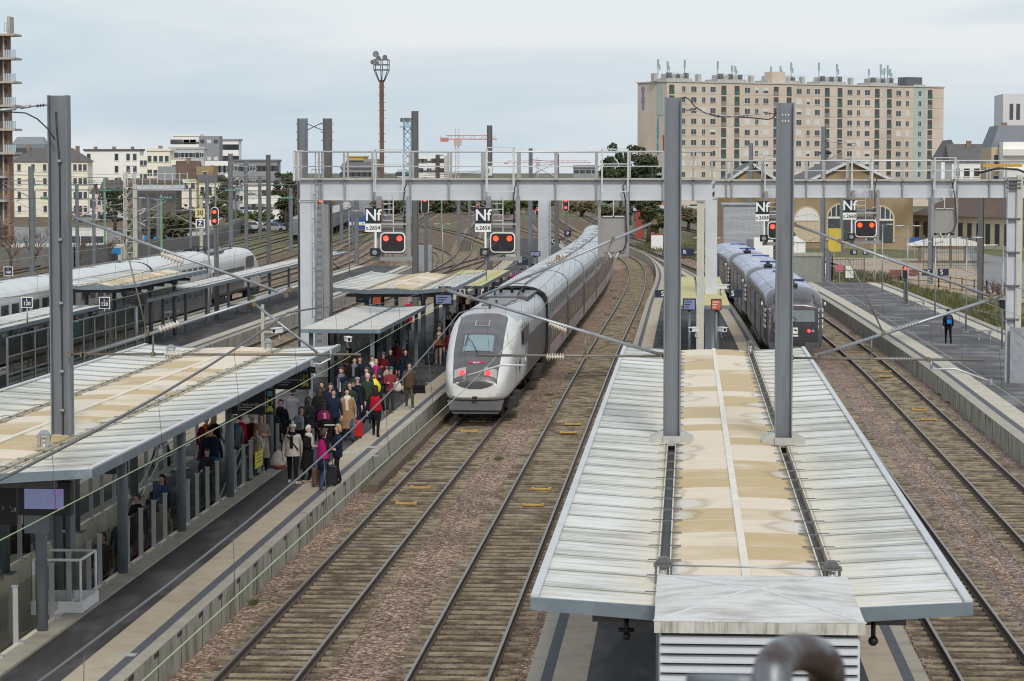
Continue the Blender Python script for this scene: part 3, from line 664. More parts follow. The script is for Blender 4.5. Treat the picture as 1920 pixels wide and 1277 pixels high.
# overhead lines: messenger, contact wire, droppers
def overhead(label, xf, y0, y1, cz=5.1, mz=6.65, sag=.9, supports=(-5,51,108,165,222,279,340), zig=.2):
    t = thing('overhead_line', label, 'overhead wire', (xf(y0), y0, cz), 'overhead lines above the tracks'); cw, mw, dr = [], [], MB(); ys = []
    def zz(y):
        for a, b in zip(supports, supports[1:]):
            if a <= y <= b: c = (a+b)/2; q = (y-c)/((b-a)/2); return mz-sag+sag*q*q
        return mz
    def zx(y):
        for i, (a, b) in enumerate(zip(supports, supports[1:])):
            if a <= y <= b: q = (y-a)/(b-a); s = zig if i % 2 else -zig; return s*(1-2*q)
        return 0
    y = y0
    while y <= y1+.01: cw.append((xf(y)+zx(y), y, cz)); mw.append((xf(y)+zx(y)*.3, y, zz(y))); y += 4
    mb = MB(); mb.tube(cw, .0085, 5); mb.build('contact_wire', M_copper, t); k_ = next((i for i, p in enumerate(mw) if p[1] > 50), 2) if 'of the high-speed' in label or 'clear track' in label else 1
    mb = MB(); mb.tube(mw[:k_+1], .020 if 'of the high-speed' in label else .012, 6); mb.tube(mw[k_:], .0085, 5); mb.build('messenger_wire', M_wire, t)
    y = (int(y0/6.3)+1)*6.3
    while y < min(y1, 230): dr = MB(); dr.tube([(xf(y)+zx(y),y,cz),(xf(y)+zx(y)*.3,y,zz(y))], .004, 4); dr.build('dropper', M_wire, t); y += 6.3
    return t
fx = lambda pa: (lambda y: at_y(pa, y)[0].x)
overhead('overhead wire above the track of the high-speed train', fx(T1), 6, 340)
overhead('overhead wire above the clear track left of the central canopy', lambda y: fx(T2)(y)-.15, 6, 340)
overhead('overhead wire above the regional railcar', lambda y: fx(T3)(y)+.15, 6, 300)
overhead('overhead wire along the right-hand platform wall', fx(T4), 30, 300, cz=5.3, sag=.6)
overhead('overhead wire above the first track left of the stairwell platform', fx(TL1), 24, 340)
overhead('overhead wire above the second track left of the stairwell platform', fx(TL2), 24, 340)
overhead('overhead wire above the left high-speed train', fx(TL3), 60, 340)
# ---------------- gantries ----------------
def pbox(mb, x0, y0, x1, y1, Y, th, mi=0, dy=0.):
    a, b = PY(x0, y1, Y), PY(x1, y0, Y); mb.box(a.x, b.x, Y+dy, Y+dy+th, a.z, b.z, mi)
YG, YR = 108.0, 126.0
def gantry(label, Y, bx0, bx1, by0, by1, rail_y, mid_y, floor_y, stations, posts, cages):
    t = thing('signal_gantry', label, 'gantry', PY((bx0+bx1)/2, by1, Y), 'signal gantries across the tracks')
    mb = MB(); pbox(mb, bx0, by0, bx1, by1, Y, .8); pbox(mb, bx0, by0-2, bx1, by0, Y, .9, dy=-.05); pbox(mb, bx0, by1, bx1, by1+1.5, Y, .9, dy=-.05); mb.build('beam', M_gant, t)
    for x in stations: mb = MB(); pbox(mb, x-1.6, floor_y, x+1.6, by1+1, Y, .08, dy=-.15); mb.build('bracket', M_gantd, t)
    mb = MB(); pbox(mb, bx0-3, floor_y, bx1, floor_y+3.2, Y, 1.15, dy=-.25); mb.build('walkway', mk('walkway_kick_plate', (.42,.40,.36), .6, var=.1), t)
    for dy in (-.3, .95):
        mb = MB()
        for yy, r in ((rail_y+1.4,.034),(mid_y,.024)):
            a, b = PY(bx0-6, yy, Y), PY(bx1, yy, Y); mb.tube([(a.x,Y+dy,a.z),(b.x,Y+dy,b.z)], r, 8)
        mb.build('handrail', M_alu, t)
        for x in stations+[bx0-5]:
            mb = MB(); a, b = PY(x, floor_y+3, Y), PY(x, rail_y+1, Y); mb.box(a.x-.045,a.x+.045,Y+dy-.02,Y+dy+.02,a.z,b.z)
            mb.build('stanchion', mk('stanchion_grey', (.36,.36,.36), .5, metal=.3, var=.1), t)
    for (x0, x1, z0, m) in posts:
        a, b = PY(x0, by1, Y), PY(x1, by1, Y); mb = MB(); mb.box(a.x,b.x,Y+.05,Y+.65,z0,a.z,0); mb.box(a.x-.03,b.x+.03,Y+.0,Y+.7,a.z-.12,a.z-.002); mb.build('leg', m, t)
    for (x0, x1, top) in cages:
        mb = MB(); a, b = PY(x0, top, Y), PY(x1, by1, Y)
        for x in (a.x, b.x):
            for y in (Y-.95, Y-.35): mb.cbox((x, y, (a.z+b.z+.35)/2), (.045,.045,a.z-b.z-.35))
        for z in (a.z, a.z-.62, b.z+.35):
            mb.box(a.x-.03,b.x+.03,Y-.98,Y-.94,z-.02,z+.02); 
            for x in (a.x, b.x): mb.box(x-.02,x+.02,Y-.95,Y-.35,z-.02,z+.02)
        mb.build('ladder_cage', M_alu, t)
    return t
g1 = gantry('near signal gantry with caged ladder post, spanning the high-speed train', YG, 563, 1336, 340, 374, 283, 312, 334,
    [600,647,700,770,842,905,972,1042,1118,1180,1243,1300], [(562,589,PZT,M_gant),(1307,1321,PZT,M_beige)], [(706,760,281),(915,965,277),(1130,1178,280)])
g2 = gantry('far signal gantry on the right, in front of the brown railway sheds', YR, 1340, 1960, 342, 369, 300, 320, 336,
    [1362,1372,1430,1512,1545,1590,1635,1692,1750,1795,1855,1885], [(1323,1345,PZT,M_gant)], [(1434,1465,297),(1596,1633,296),(1750,1788,296)])
t = g1
mb = MB(); a = PY(553,283,YG); b = PY(563,374,YG)
for yy in (YG-.3, YG+.95): 
    for z in (a.z, (a.z*2+b.z)/3): mb.tube([(a.x,yy,z),(b.x,yy,z)], .03, 6)
mb.box(a.x-.05,a.x+.05,YG-.3,YG-.25,b.z+.8,a.z); mb.box(a.x-.05,a.x+.05,YG+.9,YG+.95,b.z+.8,a.z); mb.build('end_guard', M_alu, g1)
# caged ladder down the left leg
mb = MB(); zt = PY(600,374,YG).z; x0, x1 = PY(592,374,YG).x, PY(604,374,YG).x
for x in (x0, x1): mb.box(x-.02,x+.02,YG-.1,YG-.06,PZT+.3,zt+2)
z = PZT+.5
while z < zt+1.8: mb.box(x0,x1,YG-.095,YG-.065,z-.012,z+.012); z += .3
z = PZT+2.6
while z < zt+1.6:
    mb.tube([(x0-.05,YG-.08,z),(x0-.08,YG-.55,z),((x0+x1)/2,YG-.75,z),(x1+.12,YG-.55,z),(x1+.05,YG-.08,z)], .016, 5); z += 1.05
for x, y in ((x0-.08,YG-.55),((x0+x1)/2,YG-.75),(x1+.12,YG-.55)): mb.tube([(x,y,PZT+2.6),(x,y,zt+1.3)], .012, 5)
mb.build('caged_ladder', M_galv, g1)
mb = MB(); mb.box(x0-.1,x1+.25,YG+.1,YG+.55,PZT,zt-.2); mb.build('cable_duct', mk('duct_grey', (.24,.24,.24), .6, var=.1), g1)
# hanging signals
M_plate = mk('sign_black', (.012,.018,.028), .4, var=0); M_meshp = mk('perforated_steel', (.22,.205,.195), .65, metal=.2, var=.18, scale=14)
def railway_signal(label, Y, cx, hy, s, num, colr=M_red_on, mask=None):
    """cx = px centre of the head, hy = its centre row, s = px per metre"""
    t = thing('railway_signal', label, 'signal', PY(cx, hy, Y), 'hanging railway signals'); k = s
    def B(mb, x0, y0, x1, y1, th, dy=0., mi=0): pbox(mb, cx+x0*k, hy+y0*k, cx+x1*k, hy+y1*k, Y, th, mi, dy)
    mb = MB(); B(mb,-.72,-1.95,-.52,.75,.14,-.25); B(mb,.54,-1.95,.72,.75,.14,-.25); B(mb,-.8,.62,.8,.78,.3,-.3); B(mb,-.55,.40,.6,.5,.3,-.3); mb.build('hanger_frame', M_gantd, t)
    mb = MB(); B(mb,-.5,-.95,.52,-.42,.02,-.12)
    B(mb,-.52,-1.02,.54,-.95,.06,-.2); mb.build('perforated_panel', M_meshp, t)
    mb = MB()
    for q in range(6): B(mb,-.45,-1.9+q*.24,.0,-1.87+q*.24,.03,-.3)
    B(mb,-.02,-2.2,.02,-.42,.03,-.31); B(mb,-.52,-.80,.56,-.76,.05,-.45); mb.build('ladder', M_alu, t)
    # head: rounded plate with pale rim
    def rr(w, h, r):
        pts = []
        for qx, qz, a0 in ((w/2-r,h/2-r,0),(-w/2+r,h/2-r,90),(-w/2+r,-h/2+r,180),(w/2-r,-h/2+r,270)):
            for j in range(6): a = radians(a0+j*18); pts.append((qx+r*cos(a), qz+r*sin(a)))
        return pts
    c = PY(cx, hy, Y); H = lambda P: [(c.x+p[0], c.z+p[1]) for p in P]
    mb = MB(); mb.prism(H(rr(1.07,.86,.2)), Y-.5, Y-.44); mb.build('rim', M_white, t)
    mb = MB(); mb.prism(H(rr(.97,.76,.16)), Y-.515, Y-.3); mb.build('head', M_black, t)
    for sx in (-.29,.29):
        mb = MB(); mb.tube([(c.x+sx,Y-.56,c.z+.17),(c.x+sx,Y-.50,c.z+.17)], .115, 16); mb.build('lamp', colr, t)
        mb = MB(); mb.tube([(c.x+sx,Y-.545,c.z-.2),(c.x+sx,Y-.5,c.z-.2)], .09, 14); mb.build('unlit_lens', M_lens, t)
        mb = MB()
        for j in range(9):
            a0, a1 = radians(15+j*16.7), radians(15+(j+1)*16.7); r = .135
            mb.quad((c.x+sx+r*cos(a0),Y-.75,c.z+.17+r*sin(a0)),(c.x+sx+r*cos(a1),Y-.75,c.z+.17+r*sin(a1)),(c.x+sx+r*cos(a1),Y-.51,c.z+.17+r*sin(a1)),(c.x+sx+r*cos(a0),Y-.51,c.z+.17+r*sin(a0)))
        mb.build('hood', M_black, t)
    mb = MB(); mb.tube([(c.x,Y-.54,c.z+.0),(c.x,Y-.5,c.z+.0)], .10, 14); mb.build('unlit_lens', M_lens, t)
    # plates
    mb = MB(); B(mb,-1.16,-1.46,-.48,-.80,.03,-.6); pl = mb.build('route_plate', M_plate, t)
    text('lettering', 'Nf', .66, PY(cx-.83*k, hy-1.14*k, Y)+Vector((0,-.61,0)), M_white, pl, bold=.012, sx=.98)
    mb = MB(); B(mb,-1.16,-.80,-.48,-.45,.03,-.6); pl = mb.build('number_plate', M_white, t)
    text('lettering', num, .235, PY(cx-.82*k, hy-.62*k, Y)+Vector((0,-.61,0)), M_black, pl, bold=.003)
    mb = MB(); B(mb,-.76,-.45,-.68,.3,.03,-.58); mb.build('plate_strut', M_white, t)
    mb = MB(); B(mb,-.94,.24,-.53,.58,.25,-.7); mb.build('sounder_box', M_black, t)
    mb = MB(); a = PY(cx-.74*k, hy+.42*k, Y); mb.tube([(a.x,Y-.74,a.z),(a.x,Y-.69,a.z)], .10, 14); mb.tube([(a.x,Y-.75,a.z),(a.x,Y-.69,a.z)], .05, 10); mb.build('horn', M_gantd, t)
    mb = MB(); mb.tube([PY(cx+.58*k,hy-2.5*k,Y)+Vector((0,-.4,0)),PY(cx+.5*k,hy-2.3*k,Y)+Vector((0,-.45,0)),PY(cx+.46*k,hy-1.9*k,Y)+Vector((0,-.4,0)),PY(cx+.48*k,hy-.6*k,Y)+Vector((0,-.35,0))], .025, 6); mb.build('cable', M_cable, t)
    return t
railway_signal('hanging signal with two red lamps on the near gantry beside the plate c.2654', YG, 739, 454, 44, 'c.2654')
railway_signal('hanging signal with two orange-red lamps on the near gantry beside the plate c.2656', YG, 944, 454, 44, 'c.2656', M_orange_on)
railway_signal('hanging signal half hidden behind the right canopy mast beside the plate c.2658', YR, 1459, 431, 37, 'c.2658')
railway_signal('hanging signal with two orange-red lamps on the far gantry beside the plate c.2660', YR, 1622, 428, 37, 'c.2660', M_orange_on)
def blank_frame(label, Y, x0, x1, y0, y1):
    t = thing('blank_signal', label, 'signal', PY((x0+x1)/2, y1, Y)); mb = MB(); w = 3
    for x in (x0, x1): pbox(mb, x-w, y0, x+w, y1, Y, .14, dy=-.2)
    pbox(mb, x0, y1-5, x1, y1, Y, .25, dy=-.25); mb.build('frame', M_gantd, t)
    mb = MB(); pbox(mb, x0+3, y0+(y1-y0)*.3, x1-3, y1-9, Y, .03, dy=-.1); mb.build('perforated_panel', mk('perforated_steel_grey', (.30,.29,.28), .6, metal=.2, var=.15, scale=14), t)
    mb = MB()
    for a, b in (((x0+.3*(x1-x0)),x0+.42*(x1-x0)),(x0+.7*(x1-x0),x0+.58*(x1-x0))): mb.beam(PY(a,y1-10,Y)+Vector((0,-.3,0)), PY(b,y1+2,Y)+Vector((0,-.3,0)), .06,.06)
    pbox(mb, x0+6, y0+(y1-y0)*.28, x1-6, y0+(y1-y0)*.3, Y, .05, dy=-.18); pbox(mb, (x0+x1)/2-1, y0, (x0+x1)/2+1, y0+(y1-y0)*.3, Y, .05, dy=-.18); mb.build('strut', M_alu, t)
    mb = MB(); mb.tube([PY(x1-2,y0-36,Y)+Vector((0,-.4,0)),PY(x1-9,y0-25,Y)+Vector((0,-.4,0)),PY(x1-4,y0,Y)+Vector((0,-.35,0)),PY(x1-1,y1-30,Y)+Vector((0,-.35,0)),PY(x1-8,y1-12,Y)+Vector((0,-.35,0)),PY(x1-20,y1-8,Y)+Vector((0,-.3,0))], .03, 6); mb.build('cable', M_cable, t)
blank_frame('empty perforated signal frame hanging over the curved track right of the high-speed train', YG, 1124, 1177, 375, 481)
blank_frame('empty perforated signal frame hanging from the right end of the far gantry', YR, 1748, 1793, 369, 446)
# ---------------- high-speed trains ----------------
M_tw = mk('train_white', (.66,.655,.63), .3, var=.08, scale=1.5, local=True, col2=(.42,.39,.34), s2=1.2, st2=(1,.6,2), lo=.55, hi=.8)
M_tg = mk('train_silver', (.42,.42,.43), .32, metal=.3, var=.08, scale=1.5, local=True, col2=(.33,.335,.345), s2=.8, lo=.5, hi=.75)
M_tr = mk('train_roof_silver', (.47,.485,.50), .4, metal=.2, var=.10, scale=1.2, local=True, col2=(.36,.37,.375), s2=.7, st2=(1,.25,1), lo=.5, hi=.75)
M_td = mk('train_dark_grey', (.085,.08,.085), .3, var=.12, scale=3, local=True)
M_tm = mk('train_mask_grey', (.10,.095,.10), .32, var=.08, local=True)
M_tp = mk('train_pinkish_skirt', (.42,.33,.30), .5, var=.15, scale=2, local=True, col2=(.20,.15,.13), s2=1.5, st2=(1,.3,1), lo=.5, hi=.75)
M_tred = mk('train_red_line', (.30,.035,.05), .4, var=.1, local=True)
M_tb = mk('train_brown_grey', (.15,.115,.11), .25, metal=.2, var=.15, scale=1, local=True)
M_win = mk('train_window', (.035,.045,.055), .08, var=0, spec=.8)
M_winu = mk('upper_deck_window', (.12,.15,.18), .08, var=0, spec=.9)
M_bogie = mk('bogie_black', (.028,.024,.022), .7, var=.2, local=True)
M_ws = mk('windscreen', (.19,.27,.29), .06, var=.1, spec=.9, local=True)
M_logo = mk('logo_crimson', (.50,.02,.09), .4, var=0)
M_tail = mk('lit_tail_lamp', (.5,.02,.02), emit=(1,.03,.035), es=2.6)
def lerpt(tab, s):
    if s <= tab[0][0]: return tab[0][1]
    for (a, u), (b, v) in zip(tab, tab[1:]):
        if s <= b: q = (s-a)/(b-a); q = q*q*(3-2*q)*.35+q*.65; return u+(v-u)*q
    return tab[-1][1]
ZT = [(0,1.62),(.10,1.80),(.35,2.02),(.8,2.36),(1.4,2.73),(2.6,3.28),(3.6,3.62),(4.8,3.83),(6.5,3.92),(22,3.92)]
WT = [(0,.82),(.15,.96),(.5,1.10),(1.2,1.21),(2.5,1.29),(4,1.33),(7,1.38),(22,1.38)]
ZM = [(0,1.28),(.6,1.5),(2,2.0),(4,2.5),(6,2.7),(22,2.7)]
ZB = [(0,1.0),(.1,.9),(.5,.80),(2,.72),(22,.72)]
def nose_z(s, x):
    w, zt, zm = lerpt(WT, s), lerpt(ZT, s), lerpt(ZM, s); p = 2.6+min(1, s/5)*.6; q = min(1., abs(x)/w)
    return zm+(zt-zm)*(1-q**p)**(1/p)
def power_car(parent, tail):
    mb = MB(); rings = []; ss = [0,.03,.08,.15,.25,.4,.6,.8,1.0,1.25,1.5,1.8,2.1,2.4,2.7,3.0,3.3,3.6,3.9,4.2,4.5,4.8,5.2,5.6,6,6.6,7.5,8.4,9.2,10,12,14,17,20,21.9]
    NU, NL = 40, 12
    for s in ss:
        w, zt, zm, zb = lerpt(WT, s), lerpt(ZT, s), lerpt(ZM, s), lerpt(ZB, s); p = 2.6+min(1, s/5)*.6; r = []
        for j in range(NU+1):
            a = pi*j/NU; c = cos(a); x = w*(1 if c >= 0 else -1)*abs(c)**(2/p); zz = zm+(zt-zm)*abs(sin(a))**(2/p); r.append(Vector((x, s, zz)))
        for j in range(1, NL):
            a = pi+pi*j/NL; c = cos(a); x = w*(1 if c >= 0 else -1)*abs(c)**(.45); zz = zm-(zm-zb)*abs(sin(a))**(.35); r.append(Vector((x, s, zz)))
        rings.append(r)
    b0 = len(mb.v); mb.loft(rings, 0)
    for k, f in enumerate(mb.f):
        c = sum((Vector(mb.v[i]) for i in f), Vector())/len(f); x, s, z = c; ax = abs(x)
        if len(f) > 4 and s < .2: mb.m[k] = 0; continue
        hw = .86 if z > 2.0 else .86-(2.0-z)*.5
        if s >= 5.1 and z > 3.5: mb.m[k] = 2
        if 9.0 < s < 21.7 and 1.25 < z < 2.75 and ax > 1.2: mb.m[k] = 3
        if s > 6 and z < 1.25 and ax > 1.0: mb.m[k] = 4
        if s > 7.5 and 1.25 < z and z < 3.5 and ax > .9 and mb.m[k] == 0: mb.m[k] = 5
    o = mb.build('power_car', [M_tw, M_tm, M_tr, M_td, M_tp, M_tg], parent, org=(0,0,0))
    def patch(name, x0, x1, s0, s1, mat, off=.012, nx=8, ns=8, th=0):
        m = MB(); vs = [Vector((x0+(x1-x0)*i/nx, s0+(s1-s0)*j/ns, nose_z(s0+(s1-s0)*j/ns, x0+(x1-x0)*i/nx)+off)) for i in range(nx+1) for j in range(ns+1)]
        for v in vs: v.y -= off*.8
        m.add(vs, [(i*(ns+1)+j,(i+1)*(ns+1)+j,(i+1)*(ns+1)+j+1,i*(ns+1)+j+1) for i in range(nx) for j in range(ns)], 0, True)
        return m.build(name, mat, o, org=(0,0,0))
    def outline(name, s0, s1, hwf, mat, off=.012, ns=60, nx=16):
        m = MB(); vs = []
        for j in range(ns+1):
            s_ = s0+(s1-s0)*(j/ns)**1.5; hw = hwf(s_)
            for i in range(nx+1):
                x = hw*(2*i/nx-1); vs.append(Vector((x, s_-off*.8, nose_z(max(s_,.001), x)+off)))
        m.add(vs, [(j*(nx+1)+i, j*(nx+1)+i+1, (j+1)*(nx+1)+i+1, (j+1)*(nx+1)+i) for j in range(ns) for i in range(nx)], 0, True); return m.build(name, mat, o, org=(0,0,0))
    outline('front_mask', .045, 5.05, lambda q: (.82+.10*min(1,q/1.5)) * (1 if q < 4.6 else max(.55, (1-((q-4.6)/.55)**2)**.5)), M_tm, .008)
    patch('windscreen_surround', -.70, .70, 1.02, 2.5, M_td, .012)
    patch('windscreen', -.56, .56, 1.22, 2.30, M_ws, .024)
    patch('roof_hatch', -.26, .30, 3.1, 3.75, M_tg, .02); patch('hatch_inlay', -.22, .26, 3.16, 3.69, M_tm, .03)
    m = MB(); m.tube([(.05,.93,2.56),(-.25,1.65,2.98),(-.46,1.9,3.12)], .014, 5); m.tube([(-.5,1.5,2.82),(-.42,2.2,3.2)], .018, 5); m.build('wiper', M_black, o, org=(0,0,0))
    for sx in (-1,1):
        patch('headlight_glass', sx*.80 if sx < 0 else .34, -.34 if sx < 0 else .80, .13, .46, mk('lamp_glass', (.35,.33,.34), .1, var=0), .012)
        m = MB(); c = Vector((sx*.48, .16, nose_z(.26, .48)-.02)); m.tube([c, c+Vector((0,-.05,.035))], .10, 14); m.build('tail_lamp', M_tail if tail else M_white, o, org=(0,0,0))
    def front_y(x, z):
        q = 0.
        while q < 1.5:
            w, zm, zb = lerpt(WT, q), lerpt(ZM, q), lerpt(ZB, q)
            if abs(x) < w and ((z >= zm and nose_z(q, x) >= z) or (z < zm and z > zb)): return q
            q += .005
        return q
    m = MB()
    rows = []
    for j in range(7):
        z = 1.70-j*.065; hw = .80*max(.02, 1-(j/6.3)**2.4)**.6; rows.append([Vector((hw*(i/8-.5)*2, front_y(hw*(i/8-.5)*2, z)-.014, z)) for i in range(9)])
    vs = [v for r in rows for v in r]; m.add(vs, [(i*9+j,i*9+j+1,(i+1)*9+j+1,(i+1)*9+j) for i in range(6) for j in range(8)], 0, True); m.build('hood_panel', M_td, o, org=(0,0,0))
    m = MB(); m.prism([(-.33,-.055),(.33,-.03),(.30,.055),(-.30,.03)], 0, .01, plane='xy', M=Matrix.Translation((0,.62,nose_z(.62,0)+.02)) @ Matrix.Rotation(radians(38),4,'X')); lg = m.build('logo_badge', M_logo, o, org=(0,0,0)); text('lettering', 'SNCF', .10, (0,.60,nose_z(.60,0)+.035), M_white, o, rx=38, bold=.002)
    m = MB(); m.cbox((0,-.02,.98),(.18,.04,.11)); m.build('coupler_hatch', M_black, o, org=(0,0,0))
    m = MB(); m.prism([(-.95,.50),(.95,.50),(1.05,.86),(-1.05,.86)], .18, .75); m.prism([(-.85,.36),(.85,.36),(.95,.50),(-.95,.50)], .3, .8); m.build('snow_plough', mk('plough_grey', (.12,.12,.125), .6, var=.2, local=True), o, org=(0,0,0))
    for sx in (-1,1):
        m = MB(); m.box(*(sorted((sx*1.452,sx*1.46))), 5.6, 8.6, 2.55, 3.35); m.build('air_grille', M_td, o, org=(0,0,0))
        m = MB(); X = sx*1.43; m.add([(X,3.1,1.95),(X+sx*.03,3.45,2.45),(X+sx*.03,3.7,2.0),(X+sx*.02,3.4,1.5)], [(0,1,2,3)]); m.build('side_window', M_win, o, org=(0,0,0))
        for yb in (4.2, 17.8):
            m = MB(); m.box(*(sorted((sx*.85,sx*1.3))), yb-1.9, yb+1.9, .42, .78)
            for dy in (-1.5,1.5): m.tube([(sx*.69,yb+dy,.46),(sx*.82,yb+dy,.46)], .46, 20)
            m.box(*(sorted((sx*1.1,sx*1.32))), yb-.6, yb+.6, .3, .9); m.build('bogie', M_bogie, o, org=(0,0,0))
    # roof gear: pantograph well
    m = MB(); m.box(-1.0,1.0,15.3,20.8,3.84,4.0); m.build('roof_well', M_td, o, org=(0,0,0))
    m = MB()
    for sx in (-1,1): m.tube([(sx*.5,16,4.04),(sx*.6,17.5,4.26),(sx*.3,19.6,4.2)], .035, 6)
    m.tube([(-.75,17.5,4.28),(.75,17.5,4.28)], .04, 6); m.tube([(-.8,20,4.14),(.8,20,4.14)], .05, 6)
    for a in (-.5,0,.5): m.tube([(a,19.5,3.95),(a,19.5,4.26)], .07, 8)
    m.build('pantograph', M_black, o, org=(0,0,0))
    m = MB(); m.box(-.5,.5,9,12.2,3.89,3.98); m.box(-.6,.6,12.6,14.8,3.89,3.96); m.build('roof_vents', M_tm, o, org=(0,0,0))
    for s in (7.0,10.5): 
        m = MB(); m.tube([(0,s,3.89),(0,s,4.09)], .05, 8); m.build('aerial', M_black, o, org=(0,0,0))
    return o
def bus_sec(hw, zb, zs, zt, y, n=9, ex=2.6):
    """body section: vertical sides to zs, superellipse roof to zt"""
    r = [Vector((hw-.06,y,zb)), Vector((hw,y,zb+.25)), Vector((hw,y,(zb+zs)/2-.5)), Vector((hw,y,(zb+zs)/2)), Vector((hw,y,(zb+zs)/2+.5))]
    for j in range(n*2+1):
        a = pi*j/(n*2); c = cos(a); r.append(Vector((hw*(1 if c >= 0 else -1)*abs(c)**(2/ex), y, zs+(zt-zs)*sin(a)**(2/ex))))
    r += [Vector((-hw,y,(zb+zs)/2+.5)), Vector((-hw,y,(zb+zs)/2)), Vector((-hw,y,(zb+zs)/2-.5)), Vector((-hw,y,zb+.25)), Vector((-hw+.06,y,zb))]
    return r
def trailer(parent, L=18.5, zt=4.14, left=False):
    mb = MB(); hw = 1.45; bands = [(.62,1.30,2),(1.30,2.38,1),(2.38,2.47,3),(2.47,3.35,0)]
    # side bands as exact strips so that livery edges stay straight
    for sx in (-1,1):
        for a, b, mi in bands: mb.quad((sx*hw,.15,a),(sx*hw,L,a),(sx*hw,L,b),(sx*hw,.15,b), mi)
    n = 12; prof = []
    for j in range(n+1):
        a = pi*j/n; c = cos(a); prof.append((hw*(1 if c >= 0 else -1)*abs(c)**(2/2.5), 3.35+(zt-3.35)*sin(a)**(2/2.5)))
    for j in range(n):
        (x0,z0),(x1,z1) = prof[j], prof[j+1]; mb.add([(x0,.15,z0),(x0,L,z0),(x1,L,z1),(x1,.15,z1)], [(0,1,2,3)], 4, True)
    for yy in (.15, L):
        mb.add([(p[0],yy,p[1]) for p in prof]+[(-hw,yy,.62),(hw,yy,.62)], [tuple(range(len(prof)+2))], 5)
    mb.box(-1.3,1.3,.15,L,.45,.62,5)
    o = mb.build('trailer', [M_tg, M_tb, M_tp, M_tred, M_tr, M_bogie], parent, org=(0,0,0), fixn=True)
    wm = MB(); wm.box(-.006,.006,-.62,.62,-.25,.25); wl = MB(); wl.box(-.006,.006,-.58,.58,-.27,.27)
    mu = ml = None
    for sx in (-1,1):
        for k in range(9):
            y = 2.0+k*1.83
            for nm, z, src, mat in (('upper_window',3.02,wm,M_win),('lower_window',1.72,wl,M_win)):
                if nm == 'lower_window' and k in (0,8): continue
                if nm == 'upper_window':
                    if mu is None: w = src.build(nm, mat, o, org=(0,0,0)); mu = w.data
                    else: w = bpy.data.objects.new(nm, mu); COL.objects.link(w); w.parent = o
                else:
                    if ml is None: w = src.build(nm, mat, o, org=(0,0,0)); ml = w.data
                    else: w = bpy.data.objects.new(nm, ml); COL.objects.link(w); w.parent = o
                w.location = (sx*(hw+.004), y, z)
        m = MB(); m.box(*(sorted((sx*(hw+.001),sx*(hw+.012)))), .5, 1.4, .75, 2.7); m.build('door', M_td, o, org=(0,0,0))
    m = MB(); m.box(-1.2,1.2,-.35,.15,.7,3.9); m.build('gangway', M_black, o, org=(0,0,0))
    m = MB()
    for sx in (-1,1):
        m.box(*(sorted((sx*.9,sx*1.25))), -1.7, 1.6, .4, .66)
        for dy in (-1.4,1.4): m.tube([(sx*.69,dy,.46),(sx*.82,dy,.46)], .46, 18)
    m.build('bogie', M_bogie, o, org=(0,0,0))
    m = MB()
    for y in (2,9,16): m.tube([(hw*.62,y,zt-.02-.12),(0,y,zt+.02),(-hw*.62,y,zt-.14)], .03, 5)
    m.tube([(.35,.3,zt+.06),(.35,L,zt+.06)], .035, 5); m.build('roof_cable', M_tm, o, org=(0,0,0))
    return o
def put(o, pa, s, base, flip):
    """car whose local y runs along the path from path length s"""
    p, d = at_len(pa, s); q, _ = at_len(pa, s+16); h = (q-p); a = atan2(-h.x, h.y)
    o.location = Vector((p.x, p.y, 0))-base; o.rotation_euler = (0,0,a)
def hs_train(label, pa, n, group, tail=True):
    p0, _ = at_len(pa, 0); base = Vector((p0.x, p0.y, 0)); t = thing('high_speed_train', label, 'train', base, group)
    pc = power_car(t, tail); put(pc, pa, 0, base, 0); tr = trailer(t); put(tr, pa, 22.4, base, 0)
    for k in range(1, n):
        c = copy_tree(tr, parent=t); put(c, pa, 22.4+18.85*k, base, 0)
    return t
PT1 = [p for p in clip(T1, 93.8, 420)]
hs_train('white and grey double-deck high-speed train with red tail lamps beside the crowd', PT1, 7, 'high-speed trains')
PT3 = [p for p in reversed(clip(TL3, 30, 187))]
tl = hs_train('long high-speed train standing behind the thin canopy on the left, nose pointing away', PT3, 6, 'high-speed trains')
M_lt = mk('left_train_white', (.62,.62,.61), .35, var=.06, scale=1.2, local=True, col2=(.50,.50,.49), s2=.8, lo=.5, hi=.75); M_ltd = mk('left_train_dark', (.085,.08,.085), .35, var=.15, local=True)
for o in tl.children_recursive:
    for sl in o.material_slots:
        if sl.material in (M_tg, M_tr, M_tw): sl.link = 'OBJECT'; sl.material = M_lt
        elif sl.material in (M_tb, M_tp): sl.link = 'OBJECT'; sl.material = M_ltd
